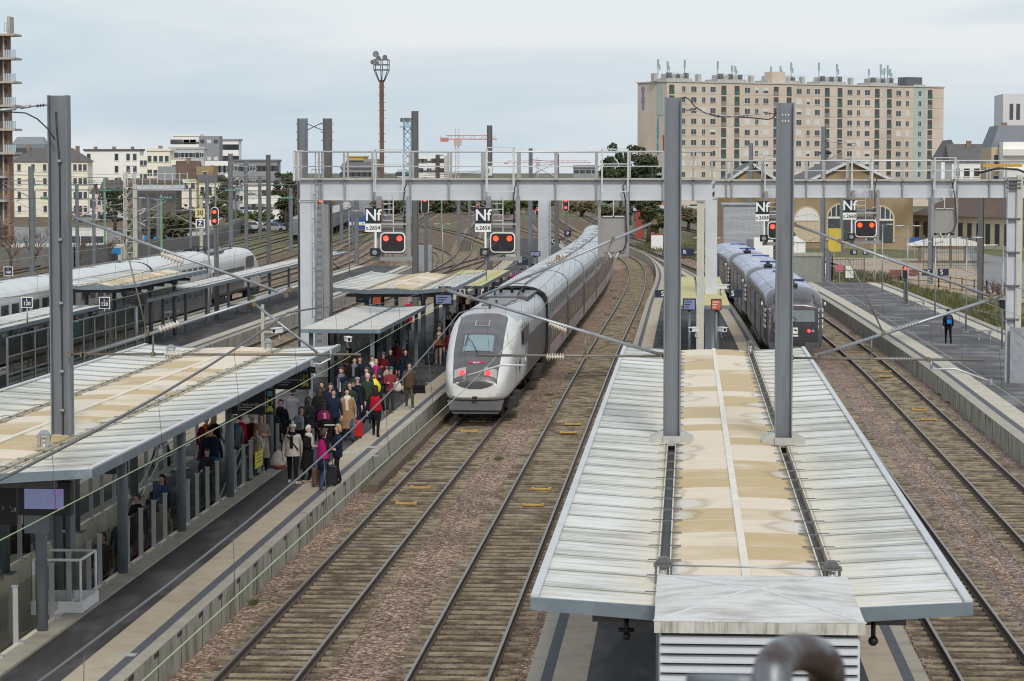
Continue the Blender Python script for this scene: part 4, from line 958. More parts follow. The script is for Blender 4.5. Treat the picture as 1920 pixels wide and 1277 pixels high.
# ---------------- regional railcar ----------------
M_rg = mk('railcar_grey', (.12,.115,.135), .22, metal=.35, var=.2, scale=1.5, local=True, col2=(.20,.16,.14), s2=.8, st2=(1,.4,1), lo=.5, hi=.7)
M_rr = mk('railcar_roof', (.33,.37,.52), .5, var=.2, scale=1.5, local=True, col2=(.62,.60,.57), s2=1.4, st2=(1,.8,1), lo=.5, hi=.6)
M_rb = mk('railcar_blue', (.03,.08,.30), .5, var=.15, local=True)
M_rs = mk('railcar_window_band', (.025,.026,.03), .15, var=0, spec=.8)
def railcar(parent, L, first):
    mb = MB(); hw = 1.44; secs = [(0,.93,2.3,2.75),(.35,1.0,2.55,3.1),(.9,1.0,2.8,3.4),(1.8,.98,2.9,3.62),(3.2,.9,2.95,3.72),(L-3.2,.9,2.95,3.72),(L-1.8,.98,2.9,3.62),(L-.9,1.0,2.8,3.4),(L-.35,1.0,2.55,3.1),(L,.93,2.3,2.75)]
    rings = []
    for y, zb, zs, zt in secs:
        e = min(y, L-y); w = hw-(.16 if e < .1 else .05 if e < .5 else 0); rings.append(bus_sec(w, zb-.3, zs, zt, y))
    mb.loft(rings, 0)
    for k, f in enumerate(mb.f):
        c = sum((Vector(mb.v[i]) for i in f), Vector())/len(f)
        if c.z > 3.25 and 2 < c.y < L-2: mb.m[k] = 1
    o = mb.build('railcar_body', [M_rg, M_rr], parent, org=(0,0,0))
    for sx in (-1,1):
        m = MB(); m.box(*(sorted((sx*(hw+.002),sx*(hw+.012)))), 3.2, L-3.2, 1.95, 2.75); b = m.build('window_band', M_rs, o, org=(0,0,0))
        for k in range(3):
            m = MB(); y = (5.4,L/2-.6,L-6.6)[k]; m.box(*(sorted((sx*(hw+.004),sx*(hw+.022)))), y, y+1.3, .85, 2.85); m.build('door', M_rb if k == 1 else M_rg, o, org=(0,0,0))
        m = MB()
        for k in range(4): m.box(*(sorted((sx*(hw+.0),sx*(hw+.02)))), 1.25, 1.95, 1.62+k*.27, 1.78+k*.27)
        
        for k in range(4): m.add([(sx*1.18,-.06,1.62+k*.27),(sx*1.45,.45,1.62+k*.27),(sx*1.45,.45,1.79+k*.27),(sx*1.18,-.06,1.79+k*.27)], [(0,1,2,3)])
        m.build('white_stripes', M_white, o, org=(0,0,0))
        for k, y in enumerate((5.2, L-5.2)):
            m = MB(); m.box(*(sorted((sx*.9,sx*1.3))), y-1.6, y+1.6, .4, .72)
            for dy in (-1.0,1.0): m.tube([(sx*.69,y+dy,.43),(sx*.82,y+dy,.43)], .43, 18)
            m.build('bogie', M_bogie, o, org=(0,0,0))
        for k in range(5):
            m = MB(); y = 8+k*(L-16)/4; m.tube([(sx*1.25,y-.6,.55),(sx*1.25,y+.6,.55)], .2, 12); m.build('underfloor_tank', mk('tank_grey', (.30,.28,.25), .5, metal=.4, var=.3, local=True), o, org=(0,0,0))
        m = MB(); m.sphere((sx*1.56,.95,2.78), .09, 8, sc=(.6,1,1.3)); m.build('mirror', M_white, o, org=(0,0,0))
    # front: black mask with sloping windscreen
    def F(x, z):   # outer face y at height z
        t = lerpt([(.9,-.03),(1.9,-.02),(2.75,.08),(3.4,.95)], z); return t-.03
    def fpatch(name, x0, x1, z0, z1, mat, off=0., taper=0.):
        m = MB(); n = 6; vs = []
        for i in range(n+1):
            z = z0+(z1-z0)*i/n
            for x in (x0+taper*i/n, x1-taper*i/n): vs.append((x, F(x,z)-off, z))
        m.add(vs, [(2*i,2*i+1,2*i+3,2*i+2) for i in range(n)], 0, True); return m.build(name, mat, o, org=(0,0,0))
    fpatch('front_mask', -1.18, 1.18, 1.0, 3.25, mk('railcar_mask', (.04,.04,.046), .3, var=.1, local=True), .0, .18); fpatch('windscreen', -1.02, 1.02, 1.95, 3.12, mk('railcar_windscreen', (.16,.19,.20), .06, var=.1, spec=.9, local=True), .025, .1)
    m = MB()
    for sx in (-1,1): m.box(*(sorted((sx*1.2,sx*1.34))), .1,.4, 1.6, 2.5)
    m.build('corner_post', M_rg, o, org=(0,0,0))
    for sx in (-1,1):
        m = MB(); m.tube([(sx*.72,-.1,1.5),(sx*.72,-.045,1.5)], .085, 14); m.build('tail_lamp', M_tail if first else M_white, o, org=(0,0,0))
        m = MB(); m.tube([(sx*.92,-.1,1.5),(sx*.92,-.045,1.5)], .07, 14); m.build('headlight', mk('lamp_glass', (.35,.33,.34)), o, org=(0,0,0))
    m = MB(); m.box(-.17,.17,-.09,-.05,1.36,1.66); bd = m.build('front_badge', M_white, o, org=(0,0,0))
    m = MB(); m.prism([(-.13,1.60),(.13,1.56),(.13,1.48),(.02,1.50),(-.03,1.56)], -.10, -.092); m.build('swoosh', M_black, o, org=(0,0,0))
    m = MB(); m.box(-.19,.19,-.09,-.05,1.22,1.30); m.build('number_strip', M_paper, o, org=(0,0,0))
    m = MB(); m.box(-.55,.55,-.02,.3,.35,.92); m.build('coupler_bay', M_bogie, o, org=(0,0,0))
    m = MB(); m.tube([(0,-.35,.62),(0,.1,.62)], .14, 10); m.cbox((0,-.3,.62),(.4,.16,.3)); m.build('coupler', mk('coupler_brown', (.10,.07,.05), .6, var=.2), o, org=(0,0,0))
    m = MB(); m.tube([(-.1,-.11,1.86),(.1,-.09,2.05),(-.32,-.03,2.45)], .016, 5); m.build('wiper', M_black, o, org=(0,0,0))
    for yy in (6.5, L-7.5):
        m = MB(); m.box(-.25,.85,yy-.35,yy+.35,3.69,3.79); m.build('roof_hatch', M_rb, o, org=(0,0,0))
    for yy in (2.0,):
        m = MB(); m.cbox((0,yy,3.70),(.5,.7,.12)); m.cbox((0,yy+.2,3.84),(.22,.25,.2)); m.build('horn', M_dark, o, org=(0,0,0))
    m = MB()
    for sx in (-1,1): m.tube([(sx*1.05,2.5,3.55),(sx*1.05,L-2.5,3.55)], .03, 5)
    m.build('gutter_rail', M_galv, o, org=(0,0,0))
    return o
PR = clip(T3, 126.2, 240); b0 = Vector((PR[0].x, PR[0].y, 0))
rt = thing('railcar_train', 'grey regional railcar set with blue roof hatches beside the central platform', 'train', b0)
rc = railcar(rt, 25.4, True); put(rc, PR, 0, b0, 0)
for k in (1, 2):
    c = copy_tree(rc, parent=rt); put(c, PR, 26.6*k, b0, 0)
# ---------------- furniture of the crowded platform ----------------
def simple(name, label, cat, mat, mb, group=None):
    o = mb.build(name, mat); return tag(o, label, cat, group)
RAIL_Y = [39.2,40.6,43.4,44.8,46.2,48.9,50.3,52,53,55.7,57.1,58.5,59.8,62.6,63.8,65.2,66.6,69.2,70.6,71.8,73.2,76.6]
M_rail = mk('railing_grey', (.46,.46,.47), .45, metal=.3, var=.08)
def railing(label, X, ys, sgn):
    t = thing('glass_railing', label, 'railing', (X, ys[0], PZT), 'glass railings around the stairwell')
    pm = MB(); pm.box(-.05,.05,-.02,.02,0,1.08); pm.box(-.06,.06,-.05,.05,1.08,1.10); pm.box(-.02,.16,-.07,.07,.0,.05); P = None
    for y in ys:
        if P is None: o = pm.build('post', M_rail, t, org=(0,0,0)); P = o.data
        else: o = bpy.data.objects.new('post', P); COL.objects.link(o); o.parent = t
        o.location = Vector((X+.04*sgn, y, PZT+.05))-ORG[t.name]
    for a, b in zip(ys, ys[1:]):
        mb = MB(); mb.box(X-.006,X+.006,a+.04,b-.04,PZT+.12,PZT+1.1); mb.build('glass_panel', M_glass, t)
    return t
railing('glass panel railing with pale posts between the stairwell and the crowded platform edge', -12.50, RAIL_Y, 1)
rl = railing('glass panel railing with a steel top rail on the far side of the stairwell', -15.0, [y+.5 for y in RAIL_Y], -1)
mb = MB(); mb.tube([(-15.03,38,PZT+1.2),(-15.03,77,PZT+1.2)], .022, 8); mb.build('top_rail', M_alu, rl)
for X, lab in ((-12.62,'double handrail down the stairs beneath the glass panels'),(-14.95,'double handrail down the concrete wall across the stairwell')):
    t = thing('handrail', lab, 'handrail', (X,70.5,PZT)); 
    for dz in (.98,.62):
        mb = MB(); mb.tube([(X,75.5,PZT+dz),(X,71.0,PZT+dz),(X,40,PZT+dz-31*.3)], .024, 8); mb.build('rail', M_alu, t)
mb = MB(); a = PY(475,870,73.2); b = PY(488,838,73.2); mb.box(-12.36,-12.34,71.9,73.1,a.z,b.z-.02)
t = simple('notice_board', 'yellow notice tied to the glass railing beside the stairs', 'notice', mk('notice_yellow', (.75,.62,.02), .6, var=.05), mb)
mb = MB()
for k in range(4): mb.box(-12.337,-12.333,72.1,72.9,a.z+.14+k*.1,a.z+.17+k*.1)
mb.build('lettering', M_dark, t)
# guard around the mast foot
t = thing('mast_guard', 'white metal tray and hoop guarding the foot of the cable-clad mast', 'guard', (-12.5,50.6,PZT)); g = MB()
g.box(-13.05,-12.0,49.6,50.9,PZT+.02,PZT+.06); g.box(-13.05,-12.0,49.55,49.6,PZT,PZT+.27); g.box(-13.05,-12.0,50.9,50.95,PZT,PZT+.27); g.box(-13.05,-13.0,49.6,50.9,PZT,PZT+.27); g.box(-12.05,-12.0,49.6,50.9,PZT,PZT+.27); g.build('tray', M_white, t)
g = MB()
for x, y in ((-13.0,49.6),(-12.05,50.9),(-12.05,49.6)): g.tube([(x,y,PZT),(x,y,PZT+1.1)], .025, 8)
g.tube([(-13.0,49.6,PZT+1.1),(-12.05,49.6,PZT+1.1),(-12.05,50.9,PZT+1.1),(-13.0,50.9,PZT+1.1)], .03, 8); g.build('hoop', M_white, t)
# screens and signs
M_scr = mk('lit_screen_blue', (.1,.1,.2), emit=(.13,.16,.26), es=.65); M_purp = mk('screen_purple', (.1,.1,.1), emit=(.18,.03,.22), es=.9); M_scrr = mk('lit_screen_orange', (.2,.05,.02), emit=(.30,.06,.03), es=.8)
M_txt = mk('sign_text_grey', (.42,.42,.42), .6, var=0); M_yell = mk('sign_yellow', (.45,.42,.08), .6, var=0); M_cyan = mk('sign_cyan', (.10,.30,.40), .6, var=0); M_navy = mk('sign_navy', (.012,.02,.05), .5, var=0)
def panel(mb, x0, y0, x1, y1, Y, th=.1, dy=0): pbox(mb, x0, y0, x1, y1, Y, th, 0, dy)
t = thing('display_screen', 'black framed display with a pale blue screen of purple rings under the canopy corner', 'screen', PY(83,965,46.6)); mb = MB(); panel(mb,34,905,132,966,46.6,.25); mb.build('housing', M_black, t)
mb = MB(); panel(mb,46,917,119,954,46.6,.01,-.008); sc = mb.build('screen', M_scr, t)
mb = MB()
def ringp(px, py, rx, ry, w, Y, dy, rot=.3):
    n = 16; c = PY(px, py, Y); s = Y/FPX; vs = []
    for k in range(n+1):
        a = 2*pi*k/n
        for q in (0, w): x = (rx-q)*cos(a); z = (ry-q*.6)*sin(a); vs.append((c.x+(x*cos(rot)-z*sin(rot))*s, Y+dy, c.z+(x*sin(rot)+z*cos(rot))*s))
    mb.add(vs, [(2*k,2*k+1,2*k+3,2*k+2) for k in range(n)])
for c in ((107,924,9,7,3),(94,941,5.5,5,2),(107,950,5.5,4,2),(69,923,5,4,1.2),(52,925,3,2.5,1),(60,948,8,3,1.2)): ringp(*c, 46.6, -.012)
mb.build('ring_pattern', M_purp, sc, org=ORG[t.name])
mb = MB(); a = PY(34,966,46.6); mb.box(a.x+.1,a.x+.55,46.65,46.8,a.z-.35,a.z); mb.build('bracket', M_post, t)
t = thing('direction_sign', 'black hanging panel with a white arrow at the canopy corner beside the display', 'sign', PY(15,985,47.4)); mb = MB(); panel(mb,-40,912,30,984,47.4,.12); mb.build('panel', M_black, t)
text('lettering', 'X', .10, PY(6,953,47.4)+Vector((0,-.01,0)), M_txt, t)
mb = MB(); a = PY(19,949,47.4); mb.beam((a.x,47.38,a.z),(a.x+.1,47.38,a.z-.1),.03,.01); mb.beam((a.x+.1,47.38,a.z-.1),(a.x+.1,47.38,a.z-.02),.03,.01); mb.beam((a.x+.1,47.38,a.z-.1),(a.x+.02,47.38,a.z-.1),.03,.01); mb.build('arrow', M_txt, t)
t = thing('station_sign', 'dark station name board between two canopy posts', 'sign', PY(218,885,56)); mb = MB(); panel(mb,196,862,240,889,56,.06); mb.build('board', M_dark, t)
text('lettering', 'Rennes', .13, PY(212,874,56)+Vector((0,-.01,0)), M_txt, t)
def corr(label, x0, y0, x1, y1, Y, xm):
    t = thing('direction_sign', label, 'sign', PY((x0+x1)/2, y1, Y), 'interchange signs'); mb = MB(); panel(mb,x0,y0,x1,y1,Y,.15); mb.build('panel', M_black, t)
    w = (x1-x0); h = (y1-y0)
    mb = MB(); panel(mb,xm,y0+3,xm+.8,y1-3,Y,.004,-.006); panel(mb,x0+w*.15,y0+h*.15,x0+w*.15+.8,y1-h*.15,Y,.004,-.006); mb.build('divider', M_txt, t)
    text('lettering', 'Correspondances', .135, PY(x0+w*.44, y0+h*.60, Y)+Vector((0,-.01,0)), M_txt, t, bold=.001)
    mb = MB()
    for k, (a, b) in enumerate(((.20,.42),(.20,.36))): panel(mb,x0+w*a,y0+h*(.70+.1*k),x0+w*(a+.28-.08*k),y0+h*(.735+.1*k),Y,.004,-.006)
    for k in range(6): panel(mb,x0+w*.20+k*2.0,y0+h*(.30+.04*(k%3)),x0+w*.20+k*2.0+1,y0+h*.45,Y,.004,-.006)
    mb.build('small_print', M_txt, t)
    text('metro_letter', 'M', .22, PY((xm+x1)/2, y0+h*.50, Y)+Vector((0,-.01,0)), M_yell, t, bold=.004)
    mb = MB(); c = PY((xm+x1)/2, y0+h*.20, Y); mb.box(c.x-.07,c.x+.07,Y-.01,Y-.004,c.z-.05,c.z+.09); mb.beam((c.x-.04,Y-.007,c.z-.05),(c.x-.08,Y-.007,c.z-.11),.02,.006); mb.beam((c.x+.04,Y-.007,c.z-.05),(c.x+.08,Y-.007,c.z-.11),.02,.006); mb.build('train_symbol', M_cyan, t)
    mb = MB(); c = PY((xm+x1)/2, y0+h*.80, Y); mb.box(c.x-.09,c.x+.09,Y-.01,Y-.004,c.z-.05,c.z+.03); mb.box(c.x-.06,c.x+.06,Y-.01,Y-.004,c.z+.03,c.z+.09); mb.box(c.x-.08,c.x-.05,Y-.01,Y-.004,c.z-.08,c.z-.05); mb.box(c.x+.05,c.x+.08,Y-.01,Y-.004,c.z-.08,c.z-.05); mb.build('taxi_symbol', M_yell, t)
    mb = MB()
    for x in (x0+4, x1-4): a = PY(x, y0, Y); mb.tube([(a.x,Y+.07,a.z),(a.x,Y+.07,a.z+.3)], .015, 6)
    mb.build('hanger', M_post, t)
corr('black interchange sign with yellow symbols, the nearer of the two under the canopy edge', 434, 730, 515, 777, 67.2, 497)
corr('black interchange sign with yellow symbols, the farther of the two near the crowd', 512, 684, 582, 730, 75.4, 564)
def lettersign(label, x0, y0, x1, y1, Y, s, size, frame=True, mat=None, tm=None, txt2=None, name='marker_sign', cat='sign', group=None, off=0, pole=None):
    t = thing(name, label, cat, PY((x0+x1)/2, y1, Y), group); mb = MB(); panel(mb,x0,y0,x1,y1,Y,.05); mb.build('board', M_white if frame else (mat or M_navy), t)
    if frame: mb = MB(); k = (x1-x0)*.07; panel(mb,x0+k,y0+k,x1-k,y1-k,Y,.01,-.012); mb.build('face', mat or M_navy, t)
    w = (x1-x0)
    text('lettering', s, size*w*Y/FPX, PY((x0+x1)/2+off*w, (y0+y1)/2+(y1-y0)*(.12 if txt2 else 0), Y)+Vector((0,-.02,0)), tm or M_white, t, bold=.003)
    if txt2: text('lettering', txt2, size*.6*w*Y/FPX, PY((x0+x1)/2, y0+(y1-y0)*.25, Y)+Vector((0,-.02,0)), tm or M_white, t, bold=.003)
    if pole is not None:
        a = PY((x0+x1)/2, y1, Y); mb = MB(); mb.tube([(a.x,Y+.03,pole),(a.x,Y+.03,a.z+.05)], .03, 6); mb.build('pole', M_galv, t)
    return t
lettersign('small dark blue board with a white arrow at the end of the farther interchange sign', 583,688,591,700,75.2,'\\',.7, frame=False)
lettersign('train length marker 120 above the grey canopy behind the left mast', 186,557,206,579,110,'120',.46,txt2='L',group='train length markers', pole=3.1)
lettersign('train length marker 120 half sunk behind the nearest thin canopy roof', 40,557,61,577,104,'120',.46,txt2='L',group='train length markers', pole=3.1)
lettersign('train length marker 160 before the bus street fence at the picture edge', 7,500,24,517,150,'160',.44,txt2='L',group='train length markers', pole=0)
lettersign('train length marker 160 in front of the double-deck coaches', 374,502,391,514,165,'160',.44,group='train length markers', pole=3.1)
lettersign('train length marker 160 above the thin canopy near the parked nose', 475,502,490,518,166,'160',.44,txt2='L',group='train length markers', pole=3.1)
lettersign('train length marker 120 hanging beside the twin screens of the crowded platform', 667,550,684,568,118,'120',.42,txt2='L',group='train length markers', pole=3.6)
lettersign('letter S board with blue symbol hanging beside the regional railcar', 1367,543,1390,558,112,'S',.6,frame=False,off=-.2,group='letter S boards', name='zone_sign')
lettersign('letter S board hanging over the edge of the central platform near the curved track', 1228,544,1247,558,112,'S',.7,frame=False,off=.25,group='letter S boards', name='zone_sign')
lettersign('letter S board hanging under the corner of the far ribbed canopy', 822,537,846,551,116,'S',.55,frame=False,off=-.2,group='letter S boards', name='zone_sign')
lettersign('letter S board on the lamp post, the nearer to the red signal', 1729,505,1748,517,150,'S',.6,frame=False,off=.15,group='letter S boards', name='zone_sign')
lettersign('letter S board with blue edge beside the big dark pole', 1758,504,1779,517,150,'S',.6,frame=False,off=-.15,group='letter S boards', name='zone_sign')
lettersign('letter R board over the gate, closer to the yellow sheet', 1594,469,1607,478,190,'R',.7,frame=False,off=.15,group='letter R boards', name='zone_sign')
lettersign('letter R board over the gate, closer to the arched shed window', 1617,469,1630,478,190,'R',.7,frame=False,off=-.1,group='letter R boards', name='zone_sign')
lettersign('letter R board behind the gantry leg on the central platform', 1276,466,1302,480,180,'R',.4,frame=False,off=-.2,group='letter R boards', name='zone_sign')
lettersign('letter R board over the crowd behind the hanging signal', 969,482,990,497,180,'R',.5,frame=False,off=-.2,group='letter R boards', name='zone_sign')
lettersign('letter P board over the distant end of the crowded platform', 1058,432,1071,444,250,'P',.7,frame=False,group='distant zone boards', name='zone_sign')
lettersign('letter Q board over the distant platform crowd', 1034,447,1050,457,240,'Q',.7,frame=False,off=-.2,group='distant zone boards', name='zone_sign')
def screen(label, x0, y0, x1, y1, Y, mat, pole=True):
    t = thing('display_screen', label, 'screen', PY((x0+x1)/2, y1, Y), 'platform display screens'); mb = MB(); panel(mb,x0,y0,x1,y1,Y,.3); mb.build('housing', M_black, t)
    mb = MB(); k = (x1-x0)*.08; panel(mb,x0+k,y0+k,x1-k,y1-k,Y,.01,-.012); sc = mb.build('screen', mat, t)
    mb = MB()
    for j in range(3): panel(mb,x0+k*2,y0+k+(y1-y0)*(.15+.22*j),x0+k*2+(x1-x0)*(.55-.12*j),y0+k+(y1-y0)*(.22+.22*j),Y,.005,-.02)
    mb.build('text_lines', M_paper if mat is M_scrr else M_navy, sc, org=ORG[t.name])
    if pole: a = PY((x0+x1)/2, y1, Y); mb = MB(); mb.tube([(a.x,Y+.15,PZT),(a.x,Y+.15,a.z)], .06, 10); mb.build('post', M_post, t)
    return t
screen('blue lit display screen behind the left canopy mast on the central platform', 1280,560,1305,582,112,M_scr)
screen('orange lit display screen beside the gantry legs on the central platform', 1333,561,1353,582,112,M_scrr)
screen('wide lit display beside the letter S board under the far ribbed canopy', 815,551,849,572,115.6,M_scr)
screen('blue half of the twin screens under the far ribbed canopy', 684,552,696,570,118,M_scr)
screen('orange half of the twin screens under the far ribbed canopy', 698,552,715,571,118,M_scrr)
screen('small display among the distant crowd near the letter R board', 993,471,1013,481,185,M_scr)
screen('black display case hanging behind the glass shelter on the left island platform', 237,548,273,571,118,M_lens)
# far canopies of the crowded platform
canopy('far pale canopy with brown middle strip and a white notice on its edge', -13.62, 3.03, 1.25, 116, 133.5, 4.05, 3.90, 4.03, 9,
       [(x,y) for x in (-12.3,-14.95) for y in (118,124,130)], 'big platform canopies')
mb = MB(); panel(mb,724,531,741,541,115.9,.03); simple('notice_board', 'white blank notice fixed on the far canopy edge', 'notice', M_paper, mb)
M_slab = mk('pale_slab_roof', (.58,.565,.52), .7, var=.18, scale=1.6, stretch=(.4,2.5,1), col2=(.34,.325,.29), s2=.8, st2=(.4,1.5,1), lo=.5, hi=.72)
M_oliv = mk('olive_yellow_roof', (.52,.46,.20), .7, var=.12, scale=.8, stretch=(.4,2,1), col2=(.44,.38,.18), s2=.6, lo=.5, hi=.7)
def slab_canopy(label, x0, x1, y0, y1, zt, mat, posts, valley=True, glass=None, th=.16, x0b=None, x1b=None, gw=None):
    x0b = x0 if x0b is None else x0b; x1b = x1 if x1b is None else x1b
    t = thing('shelter_canopy', label, 'canopy', ((x0+x1)/2, y0, PZT), 'low slab canopies'); mb = MB(); xm, xmb = (x0+x1)/2, (x0b+x1b)/2; d = .10 if valley else 0
    n = max(2, int((y1-y0)/1.4))
    for k in range(n):
        a, b = k/n, (k+1)/n-.02/n; ya, yb = y0+(y1-y0)*a, y0+(y1-y0)*b
        L = lambda u, v, q: u+(v-u)*q
        for (p, q, pb, qb, zz0, zz1) in ((x0, xm-.05, x0b, xmb-.05, zt, zt-d), (xm+.05, x1, xmb+.05, x1b, zt-d, zt)):
            mb.quad((L(p,pb,a),ya,zz0),(L(q,qb,a),ya,zz1),(L(q,qb,b),yb,zz1),(L(p,pb,b),yb,zz0))
    mb.build('roof', mat, t)
    mb = MB(); mb.add([(x0,y0,zt-.01),(x1,y0,zt-.01),(x1b,y1,zt-.01),(x0b,y1,zt-.01),(x0,y0,zt-th),(x1,y0,zt-th),(x1b,y1,zt-th),(x0b,y1,zt-th)],[(4,5,6,7),(0,1,5,4),(1,2,6,5),(2,3,7,6),(3,0,4,7)])
    mb.build('edge_frame', M_fasc, t)
    mb = MB()
    if valley:
        for k in range(n*2): 
            q = (k+.2)/(n*2); xx = xm+(xmb-xm)*q; yy = y0+(y1-y0)*q; mb.box(xx-.07+.05*(k%2),xx+.07+.05*(k%2),yy,yy+(y1-y0)/(n*2)*.75,zt-d-.01,zt-d+.02)
        mb.build('valley_gutter', M_mastd, t)
    for x, y in posts:
        mb = MB(); mb.box(x-.075,x+.075,y-.075,y+.075,PZT,zt-th); mb.build('post', M_post, t)
    if glass:
        for (ax, ay, bx, by, z1) in glass:
            mb = MB(); mb.beam((ax,ay,(PZT+.15+z1)/2),(bx,by,(PZT+.15+z1)/2),.02,z1-PZT-.15); mb.build('glass_wall', M_glassd, t)
            mb = MB(); L_ = hypot(bx-ax,by-ay); m = max(1, int(L_/1.6))
            for k in range(m+1): x, y = ax+(bx-ax)*k/m, ay+(by-ay)*k/m; mb.box(x-.03,x+.03,y-.03,y+.03,PZT,z1)
            for z in (PZT+.12, (PZT+z1)/2, z1): mb.beam((ax,ay,z),(bx,by,z),.045,.045)
            mb.build('glazing_frame', M_post, t)
    return t
slab_canopy('pale slab roof over the glazed waiting shelter behind the gantry leg', -14.9, -11.8, 97.3, 114.5, 3.3, M_slab, [(x,y) for x in (-12.2,-14.6) for y in (98,103.5,109,114)],
    glass=[(-12.5,101.5,-12.5,113.5,2.9),(-14.4,101.5,-14.4,113.5,2.9),(-14.4,101.5,-12.5,101.5,2.9)])
slab_canopy('olive yellow slab roof beyond the ribbed far canopy on the crowded platform', -13.8, -10.9, 134.5, 156, 3.3, M_oliv, [(x,y) for x in (-11.3,-13.4) for y in (136,142,148,154)], valley=False)
slab_canopy('olive yellow slab roof over the central platform behind the gantry legs', -.9, 1.93, 115.5, 147, 3.3, M_oliv, [(x,y) for x in (-.4,1.4) for y in (118,125,132,139)], valley=False, x0b=-1.0, x1b=1.84)
slab_canopy('long thin pale canopy along the left island platform', -28.0, -26.4, 123, 198, 3.1, M_slab, [(-27.3,y) for y in (125,131,137,143,150,157,165,173,182,191)])
slab_canopy('near thin pale canopy of the left island platform cut by the picture edge', -29.6, -27.4, 80, 118, 3.1, M_slab, [(-27.8,y) for y in (83,89,96,103,110,117)])
canopy('brown-topped pale canopy over the glass shelter of the left island platform', -28.2, 2.1, .8, 120, 137, 4.0, 3.86, 4.0, 12, [(x,y) for x in (-27.3,-29.2) for y in (122,128,134)], 'big platform canopies')
# glass shelter of the left island
t = thing('waiting_shelter', 'long glass wind shelter with grey posts on the left island platform', 'shelter', (-26.9,106,PZT))
ys = [98+2.1*k for k in range(13)]
for k, y in enumerate(ys):
    mb = MB(); mb.box(-26.66,-26.58,y-.04,y+.04,PZT,PZT+2.3); mb.build('post', M_post, t)
    if k < 12:
        mb = MB(); mb.box(-26.625,-26.615,y+.04,ys[k+1]-.04,PZT+.1,PZT+2.25); mb.build('glass_panel', M_glassd, t)
mb = MB()
for z in (PZT+2.3, PZT+1.55, PZT+.85): mb.box(-26.65,-26.59,ys[0],ys[-1],z-.025,z+.025)
mb.build('rail', M_post, t)
# benches
def bench(label, p, rz=0, s=1., group='platform benches'):
    t = thing('perch_bench', label, 'bench', p, group, rz)
    mb = MB(); mb.box(-.85*s,.85*s,-.18,.18,.46,.50); 
    for k in range(5): mb.box(-.85*s,.85*s,-.18+k*.08,-.15+k*.08,.50,.53)
    mb.build('seat', M_galv, t, org=(0,0,0))
    for x in (-.5,.5):
        mb = MB(); mb.box(x*s-.04,x*s+.04,-.05,.05,0,.46); mb.beam((x*s,-.05,.2),(x*s-.15,-.05,.45),.04,.04); mb.build('leg', M_galv, t, org=(0,0,0))
    return t
bench('perforated metal bench behind the left canopy roof, near the traveller in tan trousers', PZ(43,714,PZT), radians(15))
bench('metal bench between two posts of the thin canopy, nearest the camera lens post', PZ(322,600,PZT), radians(80))
bench('metal bench beside the yellow bin on the left island platform', PZ(440,586,PZT), radians(80))
bench('metal bench on the right platform, farther from the traveller with blue backpack', PZ(1724,580,PZT), radians(8), .55)
bench('metal bench on the right platform, nearer and beside the lamp post', PZ(1846,638,PZT), radians(8), .6)
def bin_(label, p, mat):
    t = thing('litter_bin', label, 'bin', p); mb = MB(); mb.tube([(0,0,0),(0,0,.6)], .03, 6); mb.build('post', M_galv, t, org=(0,0,0)); mb = MB(); mb.tube([(0,0,.35),(0,0,.95)], .2, 12); mb.build('bag', mat, t, org=(0,0,0)); mb = MB(); mb.tube([(0,0,.95),(0,0,1.02)], .24, 14); mb.build('ring', M_galv, t, org=(0,0,0)); return t
M_binY = mk('bin_bag_yellow', (.55,.42,.03), .5, var=.2)
bin_('yellow litter bin bag under the bracket of the left catenary arm', PZ(473,585,PZT), M_binY)
bin_('yellow litter bin seen through the glass wind shelter', PZ(213,655,PZT), M_binY)
# lamps of the platforms
def lamp(label, p, h, rz=0, arms=2, mat=None, r=.05, group='platform lamp posts', L=1.1):
    t = thing('lamp_post', label, 'lamp post', p, group, rz); mb = MB(); mb.tube([(0,0,0),(0,0,h*.5),(0,0,h)], [r,r*.85,r*.7], 10); mb.cbox((0,0,.02),(.3,.3,.04)); mb.build('pole', mat or M_galv, t, org=(0,0,0))
    for s in ((-1,1) if arms == 2 else (1,)):
        mb = MB(); mb.tube([(0,0,h-.1),(s*L*.4,0,h-.02),(s*L*.5,0,h)], .022, 6); mb.build('arm', mat or M_galv, t, org=(0,0,0))
        mb = MB(); mb.tube([(s*L*.5,0,h+.03),(s*L*.5,0,h-.02)], .30, 16); mb.build('lamp_head', M_alu, t, org=(0,0,0))
    return t
lamp('twin-head lamp post nearest the big grey mast on the right platform', PZ(1878.6,658,PZT), 5.2)
lamp('twin-head lamp post just behind the walker with the blue backpack', PZ(1811,623,PZT), 5.2)
lamp('twin-head lamp post carrying the letter S boards', PZ(1753,596,PZT), 4.6)
lamp('twin-head lamp post beside the far bench of the right platform', PZ(1701,571,PZT), 5.2)
lamp('twin-head lamp post at the far end of the right platform', PZ(1654,551,PZT), 5.0)
lamp('twin-head lamp post standing among the tracks by the white concrete post', PZ(830,508,0), 4.4, radians(10))
lamp('small twin-head lamp post beside the gantry legs, nearer one', PZ(1331,600,PZT), 4.0, 0, L=1.3)
lamp('small twin-head lamp post beside the gantry legs, farther one', PZ(1325,560,PZT), 4.2, 0, L=1.3)
lamp('lamp post on the far left behind bare branches', PZ(655,520,PZT), 5.5, 0, arms=1)
